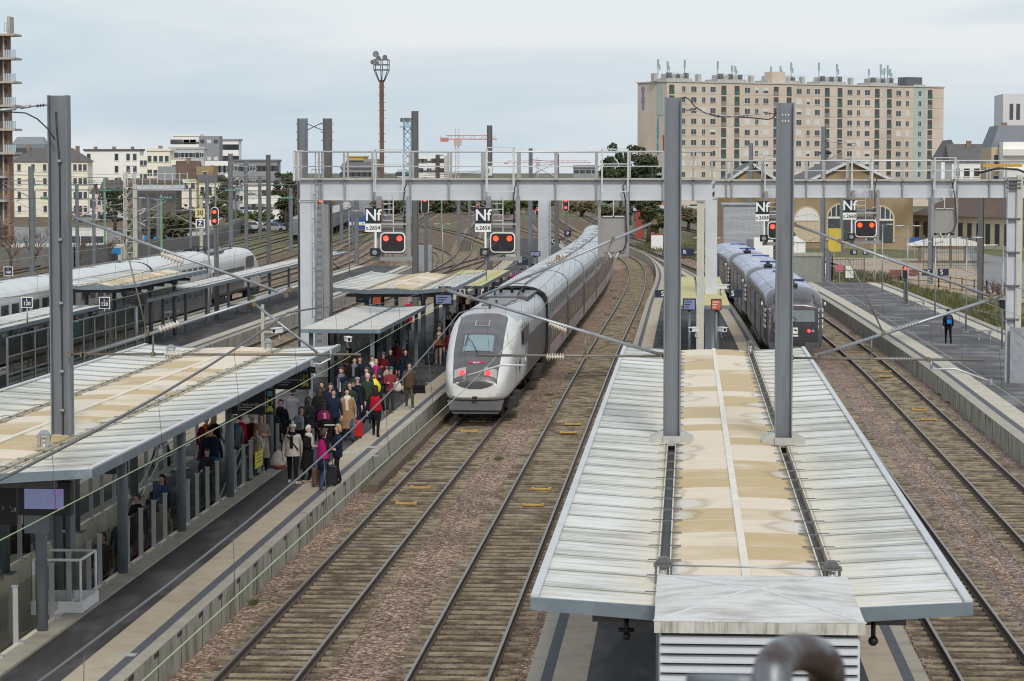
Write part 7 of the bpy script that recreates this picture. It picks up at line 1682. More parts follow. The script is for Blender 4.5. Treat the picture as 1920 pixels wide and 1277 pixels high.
house('brown brick tower slice in the white tower block', 817,824,290,799,M_br,4,1,ww=.7,wh=1.3,wk='dark',story=3.0)
house('distant low grey sheds on the horizon', 1075,1120,316,1500,M_gy,1,4,ww=3,wh=2,wk='dark',roof='gable',rmat=M_sl,rise=2)
house('pale distant warehouse with teal annex', 745,800,318,900,M_lg,1,6,ww=3,wh=1.4,wk='dark')
house('orange brick apartment house between masts behind the curve', 1205,1262,375,420,mk('orange_brick', (.42,.22,.12), .9, var=.1, scale=.5),2,7,ww=.8,wh=1.6,kinds=['win','half'],story=2.9,roof='flat',rmat=M_sl)
house('red trackside hut with white roof beyond the curve', 1191,1206,395,360,mk('red_sheet', (.30,.05,.04), .7, var=.1),0,1,roof='flat',rmat=M_wf,d=5)
# right-hand town
house('white tower with three slit windows at the picture edge', 1881,1960,176,420,mk('white_panels', (.62,.61,.62), .7, var=.04, scale=.3),3,3,ww=.6,wh=2.6,wk='dark',gx=[.2,.36,.8],story=5.6,top_gap=1.6)
house('cream apartment house with balconies and steep slate roof', 1859,1990,276,330,mk('warm_cream', (.52,.42,.27), .9, var=.05),4,5,ww=1.3,wh=1.7,kinds=['win','dark'],story=2.7,roof='mansard',rmat=M_slb,rise=2.8,chim=2)
bh = house('balconied wing of the cream house', 1881,1990,266,326,M_wh,0,1,d=4)
for k in range(4): bh.box('balcony', M_wf, -.2, bh.L, -1.4, -.002, 12.2-2.75*k-.9+.0, 12.2-2.75*k-.1)
house('house with long grey-brown roof and two rooflights', 1785,1860,303,360,M_wh,1,4,ww=.9,wh=1.2,roof='gable',rmat=M_sl,rise=2.5,chim=1,d=10)
house('low white annex under the long grey-brown roof', 1765,1800,300,380,M_wh,1,1,ww=.8,wh=1.2,roof='gable',rmat=M_sl,rise=3.0,along=False)
# railway sheds
M_och = mk('ochre_rubble_stone', (.34,.26,.165), .95, var=.22, scale=1.2, col2=(.20,.145,.08), s2=.3, lo=.4, hi=.6, bump=.3, bs=6); M_qu = mk('pale_quoin_stone', (.50,.42,.30), .9, var=.1)
def shed(label, x0, x1, ye, ya, Y, arches, d=60):
    a, b, c = PY(x0,ye,Y), PY(x1,ye,Y), PY((x0+x1)/2,ya,Y); B_ = Bld(label, (a.x,Y), (b.x,Y), d, a.z, M_och, name='railway_shed', cat='shed')
    mb = MB(); mb.prism([(a.x,a.z),(b.x,a.z),(c.x,c.z)], Y, Y+.6); mb.build('gable_wall', M_och, B_.t)
    mb = MB()
    for p, q in ((a,c),(b,c)):
        e = (p-c).normalized()*1.0; p = p+e; mb.add([(p.x,Y-.5,p.z),(c.x,Y-.5,c.z),(c.x,Y+d,c.z),(p.x,Y+d,p.z),(p.x,Y-.5,p.z+.3),(c.x,Y-.5,c.z+.3),(c.x,Y+d,c.z+.3),(p.x,Y+d,p.z+.3)], [(0,1,2,3),(4,5,6,7),(0,1,5,4),(3,2,6,7),(0,3,7,4)])
    mb.build('roof', M_sl, B_.t)
    mb = MB()
    for p in (a, b): e = (p-c).normalized()*1.0; p = p+e; mb.beam((p.x,Y-.56,p.z+.1),(c.x,Y-.56,c.z+.1),.1,.35)
    mb.build('barge_board', M_alu, B_.t)
    for (ax, ay, r, kind) in arches:
        C = PY(ax, ay, Y); R = r*Y/FPX; zb = PY(ax, ay+42, Y).z
        for nm, rr, mat, yy, lo in (('arch_surround',R*1.13,M_qu,-.12,zb),('arch_infill',R,M_wf if kind == 'white' else M_pane,-.16,zb if kind != 'white' else C.z)):
            pts = [(C.x+rr*cos(pi*k/14), C.z+rr*sin(pi*k/14)) for k in range(15)]+[(C.x-rr,lo),(C.x+rr,lo)]; mb = MB(); mb.prism(pts, Y+yy, Y+.02); mb.build(nm, mat, B_.t)
        mb = MB()
        for k in range(-2,3):
            x = C.x+k*R/2.6; hh = sqrt(max(0,R*R-(x-C.x)**2)); mb.box(x-.05,x+.05,Y-.2,Y-.17,C.z,C.z+hh)
        mb.box(C.x-R,C.x+R,Y-.22,Y-.17,C.z-.12,C.z+.12); mb.build('glazing_bar', M_wf, B_.t)
    return B_
s1 = shed('brown stone railway shed with pointed gable and arched windows', 1480,1712,358,303,316, [(1513,412,22,'white'),(1577,408,24,'glass'),(1650,412,24,'glass')])
s2 = shed('second brown railway shed with slate gable behind the right canopy mast', 1338,1486,358,309,330, [])
house('long brown-tiled workshop with cream pillared window wall', 1712,1990,403,330,mk('workshop_cream', (.50,.43,.31), .9, var=.08),1,16,ww=1.0,wh=2.6,wk='dark',roof='gable',rmat=M_br,rise=4.2,d=22,top_gap=.8,dY=-30)
a = PY(1357,385,262); b = PY(1441,385,262)
mb = MB(); mb.box(a.x,b.x,262,272,-.3,a.z); t = thing('corrugated_shed', 'light grey corrugated shed beside the railcar', 'shed', (a.x,262,0)); mb.build('wall', mk('corrugated_grey', (.34,.36,.38), .6, metal=.2, var=.25, scale=6, stretch=(.05,.05,1.2)), t)
mb = MB(); mb.box(a.x-.2,b.x+.2,261.8,272.2,a.z,a.z+.15); mb.build('roof', M_galv, t); mb = MB(); mb.box(b.x-2.2,b.x-.9,261.92,262,-.2,2.4); mb.build('door', M_mast, t)
mb = MB(); mb.box(PY(1414,420,258).x,PY(1450,420,258).x,258,260,-.3,PY(1400,446,258).z); simple('equipment_cabin', 'white equipment cabin in front of the corrugated shed', 'cabin', M_white, mb)
mb = MB(); q = PZ(1492,506,0); mb.box(q.x-.9,q.x+.9,q.y,q.y+1.4,-.2,2.6); mb.prism([(q.x-1.0,2.6),(q.x+1.0,2.6),(q.x,3.2)], q.y-.1, q.y+1.5); simple('equipment_cabin', 'narrow white cabin with peaked roof behind the right canopy mast', 'cabin', M_white, mb)
t = thing('equipment_cabinet', 'grey trackside cabinet with a cream rounded lid at the platform end', 'cabinet', PZ(1512,526,PZT)); q = PZ(1512,526,PZT); mb = MB(); mb.box(q.x-1.2,q.x+1.2,q.y,q.y+1.5,-.2,2.5); mb.build('case', mk('cabinet_grey', (.25,.255,.24), .6, var=.1), t); mb = MB(); mb.box(q.x-1.3,q.x+1.3,q.y-.1,q.y+1.6,2.5,2.75); mb.build('lid', M_cop, t)
# ---------------- masts, signals and lattice ----------------
def bmast(label, px, ytop, ybase, w=.34, mat=M_mast, z=0., arms=None, group='distant catenary masts', Y=None):
    p = PZ(px, ybase, z) if Y is None else Vector((PY(px,ytop,Y).x, Y, z)); top = PY(px, ytop, p.y).z; t = hmast(label, p.x, p.y, z-.2, top, w, w, mat, group)
    if arms:
        mb = MB(); s = arms; mb.tube([(p.x,p.y,top-1.2),(p.x+s*2.6,p.y,top-1.4)], .04, 6); mb.tube([(p.x,p.y,top-2.9),(p.x+s*2.7,p.y,top-1.5)], .04, 6); mb.tube([(p.x,p.y,top-2.9),(p.x+s*2.9,p.y,top-3.0)], .035, 6); mb.build('cantilever', M_galv, t)
        mb = MB(); insul(mb, (p.x+s*.3,p.y,top-1.2), (p.x+s*.9,p.y,top-1.25), 4, .09); insul(mb, (p.x+s*.3,p.y,top-2.7), (p.x+s*.8,p.y,top-2.4), 4, .09); mb.build('insulator', M_porc, t)
    return t
m1 = bmast('grey mast with ringed head left of the gantry ladder post, the left of the pair', 567,222,0,w=.42,Y=113,z=PZT); m2 = bmast('grey mast with ringed head, the right of the pair behind the gantry', 614,222,0,w=.36,Y=110.5,z=PZT,mat=M_mastd)
for t, px in ((m1,567),(m2,614)):
    o = ORG[t.name]; mb = MB()
    for dz in (.25,.6,.95): z = PY(px,222,o.y).z-dz; mb.box(o.x-.27,o.x-.2,o.y-.22,o.y-.05,z-.02,z+.02); mb.box(o.x+.2,o.x+.27,o.y-.22,o.y-.05,z-.02,z+.02)
    mb.build('ring', M_mast, t)
t = thing('span_wire', 'crossed wires between the two ringed mast heads', 'cable', PY(590,235,112)); mb = MB(); mb.tube([PY(576,232,112),PY(604,244,111)], .02, 5); mb.tube([PY(576,244,112),PY(604,230,111)], .02, 5); mb.build('wire', M_wire, t)
bmast('tall dark mast rising behind the hanging signal of plate 2656', 778,208,0,w=.42,Y=165,mat=M_mastd,z=PZT); bmast('dark concrete mast behind the gantry cage', 918,235,0,w=.42,Y=205,mat=M_mastd,z=PZT)
bmast('short mast between the gantry cages', 995,278,0,w=.4,Y=270,arms=1); bmast('mast seen through the gantry railing', 1045,288,0,w=.4,Y=300,arms=-1)
bmast('pale broad gantry leg over the distant crowd', 1021,374,0,w=.9,Y=190,mat=M_gant,z=PZT); bmast('grey pole beside the pale broad leg', 994,374,0,w=.28,Y=195,z=PZT); bmast('dark pole right of the pale broad leg', 1044,300,0,w=.3,Y=185,mat=M_mastd,z=PZT)
bmast('grey mast beyond the right canopy mast on the platform end', 1542,237,523,w=.40,z=PZT,arms=1); bmast('short thick mast beside it at the platform end', 1553,470,527,w=.35,z=PZT); bmast('grey mast in front of the brown shed roof', 1408,268,0,w=.45,Y=280,arms=1); bmast('slim grey mast by the arched window', 1578,372,470,w=.45); bmast('grey mast carrying the zone boards lane', 1744,372,528,w=.42)
bmast('dark tall pole beside the letter S boards', 1838,366,556,w=.42,mat=M_mastd); bmast('leaning grey post by the signal of plate 2660', 1640,432,523,w=.2,mat=M_beige)
M_big = bmast('broad pale mast with black straps near the right picture edge', 1898,335,0,w=.40,Y=107.6,mat=M_gant,z=PZT)
o = ORG[M_big.name]
for z in (9.0,8.85,8.7,7.4,6.0,4.6,3.2): mb = MB(); mb.box(o.x-.22,o.x+.34,o.y-.24,o.y+.24,z-.03,z+.03); mb.build('strap', M_mastd, M_big)
mb = MB(); mb.box(o.x+.21,o.x+.42,o.y-.18,o.y+.25,PZT,9.2); mb.build('side_column', M_beige, M_big); mb = MB(); mb.box(o.x-.05,o.x+.6,o.y-.45,o.y-.22,PZT,PZT+2.3); mb.build('cabinet', M_galv, M_big)
t = thing('span_wire', 'black and yellow cable knot at the top of the broad pale mast', 'cable', (o.x,o.y,9.2)); mb = MB(); mb.tube([(o.x-1.4,o.y,9.3),(o.x-.6,o.y,9.5),(o.x+.2,o.y-.2,9.45),(o.x+.8,o.y,9.2)], .05, 6); mb.build('cable', M_cable, t); mb = MB(); mb.box(o.x-1.2,o.x+.4,o.y+.1,o.y+.4,9.55,9.68); mb.build('yellow_bar', M_ochre, t)
left = [(58,312,470,-1),(432,288,0,1),(461,300,0,0),(503,290,0,0),(388,333,0,1),(487,330,0,-1),(545,352,0,0),(262,372,0,1),(296,372,0,0),(640,352,0,1),(668,330,0,-1),(880,372,0,1),(860,360,0,0)]
names = ['left of the cable-clad mast','with the longest shadow side near the signal 30','tallest grey one right of the signal 30','of round concrete near the gantry','by the sandstone tower','behind the round concrete one','just left of the gantry post','left one under the old gantry','right one under the old gantry','behind the first hanging signal','beside the plate c.2654','above the freight wagons, right','above the freight wagons, left']
for k, ((px, yt, yb, a), nm) in enumerate(zip(left, names)):
    Yk = [230,250,300,215,330,350,300,290,300,330,260,380,330][k]; bmast('yard catenary mast '+nm, px, yt, 0, w=.42 if k != 3 else .34, Y=Yk, arms=a or None, mat=M_mast if k != 3 else M_mastd, group='yard catenary masts')
# old gantry on the left
t = thing('signal_gantry', 'short old signal gantry with lattice leg at the far left yard', 'gantry', PY(300,358,255)); mb = MB(); pbox(mb,252,347,345,357,255,.8); mb.build('beam', M_gant, t)
mb = MB()
for y in (326,336): a, b = PY(240,y,255), PY(352,y,255); mb.tube([(a.x,254.8,a.z),(b.x,254.8,b.z)], .03, 5)
for x in range(240,356,14): a, b = PY(x,347,255), PY(x,324,255); mb.box(a.x-.04,a.x+.04,254.78,254.84,a.z,b.z)
mb.build('railing', M_alu, t)
mb = MB(); a0, b0_ = PY(232,348,255).x, PY(250,348,255).x; zt = PY(232,348,255).z
for x in (a0,b0_):
    for y in (255,256): mb.box(x-.06,x+.06,y-.06,y+.06,-.2,zt+1.4)
z = 0
while z < zt+1: 
    for y in (254.95,256.05): mb.beam((a0,y,z),(b0_,y,z+1.1),.05,.05); mb.beam((a0,y,z+1.1),(b0_,y,z+1.1),.05,.05)
    z += 1.1
mb.build('lattice_leg', M_beige, t); mb = MB(); pbox(mb,296,312,329,338,255.5,.3); mb.build('equipment_box', M_gy, t)
# floodlight mast
p = Vector((PY(716,300,262).x, 262, 0)); top = PY(716,150,262).z; t = thing('floodlight_mast', 'rusty brown floodlight mast with a cage of lamps and rungs', 'mast', p); mb = MB(); mb.box(p.x-.21,p.x+.21,p.y-.2,p.y+.2,-.2,top); mb.build('column', mk('rust_brown_column', (.14,.085,.06), .8, var=.2, scale=1, local=True), t)
mb = MB(); z = 2
while z < top: mb.box(p.x-.4,p.x+.45,p.y-.02,p.y+.02,z-.025,z+.025); z += .8
mb.build('rung', M_mast, t)
mb = MB(); r = .72; zt = PY(716,112,262).z; zm = PY(716,131,262).z
for dx in (-r,-.0,r):
    for dy in (-r,r): mb.tube([(p.x+dx*.3,p.y+dy*.3,top-.2),(p.x+dx,p.y+dy,zm),(p.x+dx,p.y+dy,zt)], .05, 5)
for z in (zm,(zm+zt)/2,zt):
    for a, b in (((-r,-r),(r,-r)),((r,-r),(r,r)),((r,r),(-r,r)),((-r,r),(-r,-r))): mb.tube([(p.x+a[0],p.y+a[1],z),(p.x+b[0],p.y+b[1],z)], .05, 5)
mb.build('cage', M_mast, t)
for (x, y, s_) in ((705,102,.34),(710,110,.26),(722,108,.26),(699,117,.24),(707,119,.24)):
    c = PY(x,y,261.4); mb = MB(); mb.tube([c+Vector((0,-.2,.02)),c+Vector((0,.2,.0))], [s_,s_*.6], 12); mb.build('floodlight', M_mastd if s_ < .3 else M_mast, t)
def lattice(label, px, y0, Y, w, mat, zb=0):
    c = PY(px,y0,Y); t = thing('lattice_tower', label, 'tower', (c.x,Y,zb)); mb = MB(); n = int((c.z-zb)/(w*1.1))
    for sx in (-1,1):
        for sy in (-1,1): mb.box(c.x+sx*w/2-.07,c.x+sx*w/2+.07,Y+sy*w/2-.07,Y+sy*w/2+.07,zb,c.z)
    for k in range(n):
        z0, z1 = zb+(c.z-zb)*k/n, zb+(c.z-zb)*(k+1)/n
        for sy in (-1,1): mb.beam((c.x-w/2,Y+sy*w/2,z0),(c.x+w/2,Y+sy*w/2,z1),.09,.09); mb.beam((c.x+w/2,Y+sy*w/2,z0),(c.x-w/2,Y+sy*w/2,z1),.09,.09)
    mb.box(c.x-w,c.x+w,Y-w,Y+w,c.z-1.6,c.z-1.4); mb.build('lattice', mat, t)
    mb = MB()
    for k in range(-2,3): mb.box(c.x+k*w*.4-.25,c.x+k*w*.4+.25,Y-.3,Y+.3,c.z-.5,c.z+.3)
    mb.build('lamp_cluster', M_mastd, t); return t
lattice('blue lattice lamp tower left of the dark mast', 764,224,520,1.5,mk('blue_steel', (.22,.38,.50), .6, var=.1))
def crane(label, px, ym, x0, x1, Y, mat, mat2):
    c = PY(px,ym,Y); t = thing('tower_crane', label, 'crane', (c.x,Y,0), 'tower cranes on the horizon'); mb = MB(); w = 1.4; n = 24
    for sx in (-1,1): mb.box(c.x+sx*w/2-.12,c.x+sx*w/2+.12,Y-.1,Y+.1,0,c.z+4)
    for k in range(n): z0, z1 = (c.z+2)*k/n, (c.z+2)*(k+1)/n; mb.beam((c.x-w/2*(-1)**k,Y,z0),(c.x+w/2*(-1)**k,Y,z1),.18,.18)
    mb.build('tower', mat2, t); a, b = PY(x0,ym,Y), PY(x1,ym,Y); mb = MB(); mb.box(a.x,b.x,Y-.3,Y+.3,c.z-.2,c.z+.2); mb.box(a.x+2,b.x-2,Y-.3,Y+.3,c.z+1.3,c.z+1.55); m = int((b.x-a.x)/2)
    for k in range(m): x = a.x+(b.x-a.x)*k/m; mb.beam((x,Y,c.z),(x+2*.9,Y,c.z+1.4) if k % 2 else (x+.0,Y,c.z+1.4),.15,.15)
    mb.build('jib', mat, t); mb = MB(); mb.box(a.x,a.x+3,Y-.6,Y+.6,c.z-1,c.z+.6); mb.build('counterweight', mat, t); mb = MB(); mb.box(c.x-1.2,c.x+1.6,Y-1,Y+1,c.z-2.5,c.z-.2); mb.build('cab', mat2, t)
crane('red and white tower crane standing over the far town', 857,261,826,932,980,mk('crane_red', (.50,.20,.18), .6, var=.1),mk('crane_pale', (.50,.40,.38), .6, var=.1))
crane('low distant red tower crane through the gantry railing', 1008,305,945,1108,1900,mk('crane_red', (.45,.08,.07)),mk('crane_pale', (.50,.40,.38)))
# ground signals
def dwarf(label, px, y, Y, s=1., lamps=2, w=.55):
    c = PY(px,y,Y); t = thing('colour_light_signal', label, 'signal', (c.x,Y,0), 'ground signals in the yard'); h = 1.5*s; mb = MB()
    def pill(r, hh): return [(c.x+r*cos(radians(a)), c.z+hh*(1 if a < 180 else -1)+r*sin(radians(a))) for a in list(range(0,181,20))+list(range(180,361,20))]
    mb.prism(pill(.30*s,.42*s), Y-.1, Y-.03); mb.build('rim', M_white, t); mb = MB(); mb.prism(pill(.25*s,.42*s), Y-.16, Y+.1); mb.build('head', M_black, t)
    for k in range(lamps):
        z = c.z+(.34-.66*k)*s; mb = MB(); mb.tube([(c.x,Y-.22,z),(c.x,Y-.15,z)], .13*s, 14); mb.build('lamp', M_red_on, t)
    mb = MB(); mb.box(c.x-.08,c.x+.08,Y,Y+.15,-.2,c.z-.3*s); mb.box(c.x+.1,c.x+.2,Y,Y+.1,-.2,c.z+.2*s); mb.build('post', M_mastd, t); return t
dwarf('two red lamps one above the other beside the speed board 30', 403,406,150,.80); dwarf('single red lamp under the gantry beside the dark mast', 797,383,190,1.0,1); dwarf('two small red lamps in the distance beyond the letter P board', 1061,383,290,1.2); dwarf('red lamp at the road barrier across the tracks', 1697,510,170,.75,1); dwarf('tiny red lamp far down the tracks', 1008,397,330,.8,1); dwarf('faint magenta lamp beside the plate c.2656', 896,387,400,.8,1); dwarf('red lamp behind the left ringed mast', 601,383,200,.7,1)
t = thing('speed_board', 'pale yellow speed board 30 over a dark board with letter Z', 'sign', PY(375,425,149)); mb = MB(); panel(mb,366,391,384,408,149,.05); mb.build('board', mk('board_yellow', (.62,.55,.28), .6, var=.05), t); text('lettering', '30', .42, PY(375,399.5,149)+Vector((0,-.02,0)), M_black, t, bold=.004)
mb = MB(); panel(mb,367,411,384,427,149,.05); mb.build('letter_board', M_white, t); mb = MB(); panel(mb,369,413,382,425,149,.01,-.01); mb.build('letter_face', M_navy, t); text('lettering', 'Z', .36, PY(375.5,419,149)+Vector((0,-.02,0)), M_white, t, bold=.01); mb = MB(); a = PY(375,427,149); mb.box(a.x+.45,a.x+.55,149,149.1,-.2,a.z+1.3); mb.build('post', M_galv, t)
t = lettersign('pale green speed board 30 half hidden behind the second gantry cage', 902,313,922,329,140,'30',.55,mat=mk('board_green', (.50,.56,.46), .6, var=0),tm=M_black,name='speed_board',pole=PZT)
# ---------------- vehicles and yard trains ----------------
def bus(label, x0, x1, yt, Y, mat, mat2, group=None):
    a, b = PY(x0,yt,Y), PY(x1,yt,Y); t = thing('city_bus', label, 'bus', ((a.x+b.x)/2,Y,0), group); L0, L1, z1 = a.x, b.x, a.z; z0 = z1-2.9
    mb = MB(); mb.prism([(L0,z0+.3),(L1,z0+.3),(L1,z1-.3),(L1-.2,z1),(L0+.2,z1),(L0,z1-.3)], Y, Y+2.5); mb.build('body', mat, t); mb = MB(); mb.box(L0+.1,L1-.1,Y-.015,Y,z1-1.05,z1-.35); mb.build('blue_band', mat2, t)
    n = int((L1-L0)/1.6)
    for k in range(n): mb = MB(); x = L0+.3+k*(L1-L0-.6)/n; mb.box(x,x+(L1-L0-.6)/n-.1,Y-.03,Y-.016,z1-1.75,z1-.95); mb.build('window', M_pane, t)
    for x in (L0+2.2, (L0+L1)/2+1.5, L1-2.6):
        mb = MB(); mb.tube([(x,Y-.03,z0+.5),(x,Y+.3,z0+.5)], .5, 18); mb.build('wheel', M_black, t)
    return t
M_bw = mk('bus_white', (.55,.53,.48), .4, var=.06); M_bb = mk('bus_blue', (.02,.22,.52), .4, var=.1)
bus('white articulated bus with blue band behind the bare trees', 12,228,458,262,M_bw,M_bb); bus('white bus roof beyond the first bus', 125,200,428,300,M_bw,M_wf)
bus('blue coach far behind the old gantry', 270,330,437,345,M_bb,M_bb); bus('second blue coach behind the signal 30', 345,400,437,348,M_bw,M_bb)
M_wag = mk('wagon_grey', (.17,.165,.16), .7, var=.3, scale=.6); M_wagr = mk('wagon_roof', (.42,.40,.40), .6, var=.3, scale=.7)
wp = path([(330,-50.5),(400,-56),(500,-66),(640,-82)], 4)
for k in range(8):
    a, d = at_len(wp, k*16.5); b, _ = at_len(wp, k*16.5+15.2); t = thing('freight_wagon', 'grey freight wagon, number %d of the parked row counted from the blue train' % (k+1), 'wagon', (a.x,a.y,0), 'parked freight wagons'); t['label'] = 'grey freight wagon, %s in the parked row from the near end' % ['first','second','third','fourth','fifth','sixth','seventh','eighth'][k]
    u = (b-a).normalized(); M = Matrix(((u.y,u.x,0,a.x),(-u.x,u.y,0,a.y),(0,0,1,0),(0,0,0,1))); L_ = (b-a).length
    mb = MB(); mb.box(-1.4,1.4,0,L_,1.0,3.1,0,M)
    for q in range(7): mb.box(1.41,1.46,1+q*2.1,1.12+q*2.1,1.0,3.05,1,M); mb.box(-1.1+q*.35,-1.03+q*.35,-.05,0,1.0,3.05,1,M)
    mb.build('body', [M_wag, M_mast], t); mb = MB(); mb.add([M @ Vector(v) for v in ((-1.45,0,3.1),(1.45,0,3.1),(1.45,L_,3.1),(-1.45,L_,3.1),(0,0,3.8),(0,L_,3.8))], [(0,1,4),(1,2,5,4),(2,3,5),(3,0,4,5)]); mb.build('roof', M_wagr, t)
    mb = MB(); mb.box(-1.1,1.1,.8,3.4,.1,1.0,0,M); mb.box(-1.1,1.1,L_-3.4,L_-.8,.1,1.0,0,M); mb.build('bogie', M_bogie, t)
c = PZ(672,436,0); t = thing('railcar_train', 'rounded blue regional train parked in the yard, white bumper front', 'train', (c.x,c.y,0)); mb = MB()
hb = PY(672,398,c.y).z
rings = []
for q, f in ((0,.80),(.5,.93),(1.6,1.0),(24,1.0)):
    rings.append([Vector((c.x+1.45*f*(1 if cos(a_) >= 0 else -1)*abs(cos(a_))**.6, c.y+q, .5+(hb-.5)*(1-(1-f)*.6)*(.45+.55*(sin(a_) if sin(a_) > 0 else 0)**.6 if sin(a_) >= 0 else .45-.45*abs(sin(a_))**.5))) for a_ in [2*pi*k/24 for k in range(24)]])
mb.loft(rings); mb.build('body', mk('train_blue', (.03,.09,.36), .4, var=.1), t); mb = MB(); mb.box(c.x-.75,c.x+.75,c.y-.05,c.y+.2,2.1,3.1); mb.build('windscreen', M_winu, t); mb = MB(); mb.box(c.x-1.35,c.x+1.35,c.y-.1,c.y+.3,1.1,1.6); bp_ = mb.build('bumper', M_white, t)
for s_ in (-.9,-.5,.7): mb = MB(); mb.tube([(c.x+s_,c.y-.14,1.35),(c.x+s_,c.y-.1,1.35)], .1, 10); mb.build('headlight', M_black, bp_, org=ORG[t.name])
def car(label, px, py, mat, rz=0, group='parked cars across the yard'):
    p = PZ(px, py, 0); t = thing('parked_car', label, 'car', (p.x,p.y,-.18), group, radians(rz)); O = (0,0,0); mb = MB(); mb.prism([(-2.1,.3),(2.1,.3),(2.15,.75),(1.3,.9),(.8,1.38),(-1.1,1.42),(-1.9,.92),(-2.15,.8)], -.85, .85); mb.build('body', mat, t, org=O)
    mb = MB(); mb.prism([(-1.55,.92),(1.15,.92),(.72,1.33),(-1.02,1.36)], -.86, .86); mb.build('window', M_pane, t, org=O)
    for x in (-1.3,1.35):
        for y in (-.87,.72): mb = MB(); mb.tube([(x,y,.31),(x,y+.15,.31)], .31, 14); mb.build('wheel', M_black, t, org=O)
cm = {n: mk('car_'+n, c, .3, metal=.2, var=0) for n, c in dict(white=(.6,.6,.6), silver=(.35,.36,.37), blue=(.05,.12,.30), red=(.30,.03,.03), dark=(.03,.03,.035), green=(.06,.12,.08)).items()}
for k, (px, py, c, w) in enumerate(((478,430,'white','white car on the yard road behind the tall grey mast'),(510,432,'silver','silver car right of the white one on the yard road'),(440,418,'red','red car beside the rubble heaps'),(455,436,'dark','dark car nearest the yard fence'),(530,425,'blue','blue car close to the gantry post'),(395,392,'white','white car parked above the signal 30'),(420,384,'silver','silver car on the upper street'),(500,384,'white','white car on the upper street beside the cedar'),(525,372,'silver','silver car beneath the pale streetlamp'),
    (130,412,'white','white car in front of the cream apartment house'),(165,415,'silver','silver car before the pink house'),(205,414,'dark','dark car at the corner of the pink house'),(240,412,'white','white car below the old gantry'),(1302,392,'white','white van-like car by the orange brick house'),(630,412,'silver','silver car left of the blue regional train'),(140,408,'red','orange-red car behind the bus roofs'))): car(w, px, py, cm[c], (k*37) % 50-25)
# ---------------- trees and growth ----------------
def leafmat(n, a, b, c=None): return mk('foliage_'+n, a, .8, var=.45, scale=1.6, col2=b, s2=.7, lo=.42, hi=.6, spec=.2)
FO = dict(pine=leafmat('pine', (.035,.05,.022), (.06,.075,.035)), cedar=leafmat('cedar', (.03,.05,.03), (.06,.08,.04)), green=leafmat('green', (.06,.085,.025), (.10,.12,.04)), dry=leafmat('dry', (.12,.10,.055), (.16,.12,.07)), ivy=leafmat('ivy', (.07,.08,.035), (.12,.10,.055)))
M_bark = mk('bark', (.09,.07,.05), .95, var=.3, scale=3)
def tree(label, px, py, ytop, wpx, Y=None, kind='green', seed=0, n=1500, shape='round', leaf=None, group='trees beyond the railway', cat='tree', name='tree'):
    p = PZ(px, py, 0) if Y is None else Vector((PY(px,py,Y).x,Y,0)); top = PY(px,ytop,p.y).z; w = wpx*p.y/FPX/2; r_ = random.Random(seed); w = min(w, 40); t = thing(name, label, cat, (p.x,p.y,-.2), group)
    mb = MB(); mb.tube([(p.x,p.y,-.2),(p.x+.2,p.y,top*.4),(p.x,p.y,top*.8)], [w*.10+.1,w*.06+.07,.05], 8)
    ends = []
    for k in range(9):
        a = r_.uniform(0,2*pi); z0 = top*r_.uniform(.25,.6); e = Vector((p.x+cos(a)*w*r_.uniform(.4,.8), p.y+sin(a)*w*r_.uniform(.4,.8), z0+top*r_.uniform(.1,.3))); mb.tube([(p.x+.1,p.y,z0),e], [w*.04+.04,.03], 5); ends.append(e)
    mb.build('trunk', M_bark, t)
    mb = MB(); clumps = []
    for k in range(26):
        if shape == 'round':
            while True:
                v = Vector((r_.uniform(-1,1),r_.uniform(-1,1),r_.uniform(-1,1)))
                if .25 < v.length < 1: break
            c = Vector((p.x+v.x*w*.8, p.y+v.y*w*.8, top*.60+v.z*top*.33)); rad = w*r_.uniform(.2,.36)
        elif shape == 'layer':
            q = (k % 7)/7; c = Vector((p.x+r_.uniform(-1,1)*w*(1-q*.8), p.y+r_.uniform(-1,1)*w*(1-q*.8), top*(.25+.72*q))); rad = w*r_.uniform(.16,.28)
        else:
            c = Vector((p.x+r_.uniform(-1,1)*w*.85, p.y+r_.uniform(-1,1)*w*.6, top*r_.uniform(.35,.85))); rad = w*r_.uniform(.22,.4)
        clumps.append((c, rad))
    s = leaf or max(.16, w*.11); flat = .35 if shape == 'layer' else .8
    for k in range(n):
        c, rad = r_.choice(clumps); v = Vector((r_.gauss(0,1),r_.gauss(0,1),r_.gauss(0,1))).normalized()*rad*r_.uniform(.5,1.08); v.z *= flat; q = c+v
        a = Vector((r_.gauss(0,1),r_.gauss(0,1),r_.gauss(0,.6))).normalized()*s*r_.uniform(.7,1.4); b = a.orthogonal().normalized()*s*r_.uniform(.4,.9); mb.add([q-a-b*.3,q+b,q+a,q-b], [(0,1,2,3)])
    mb.build('crown', FO[kind], t, fixn=False)
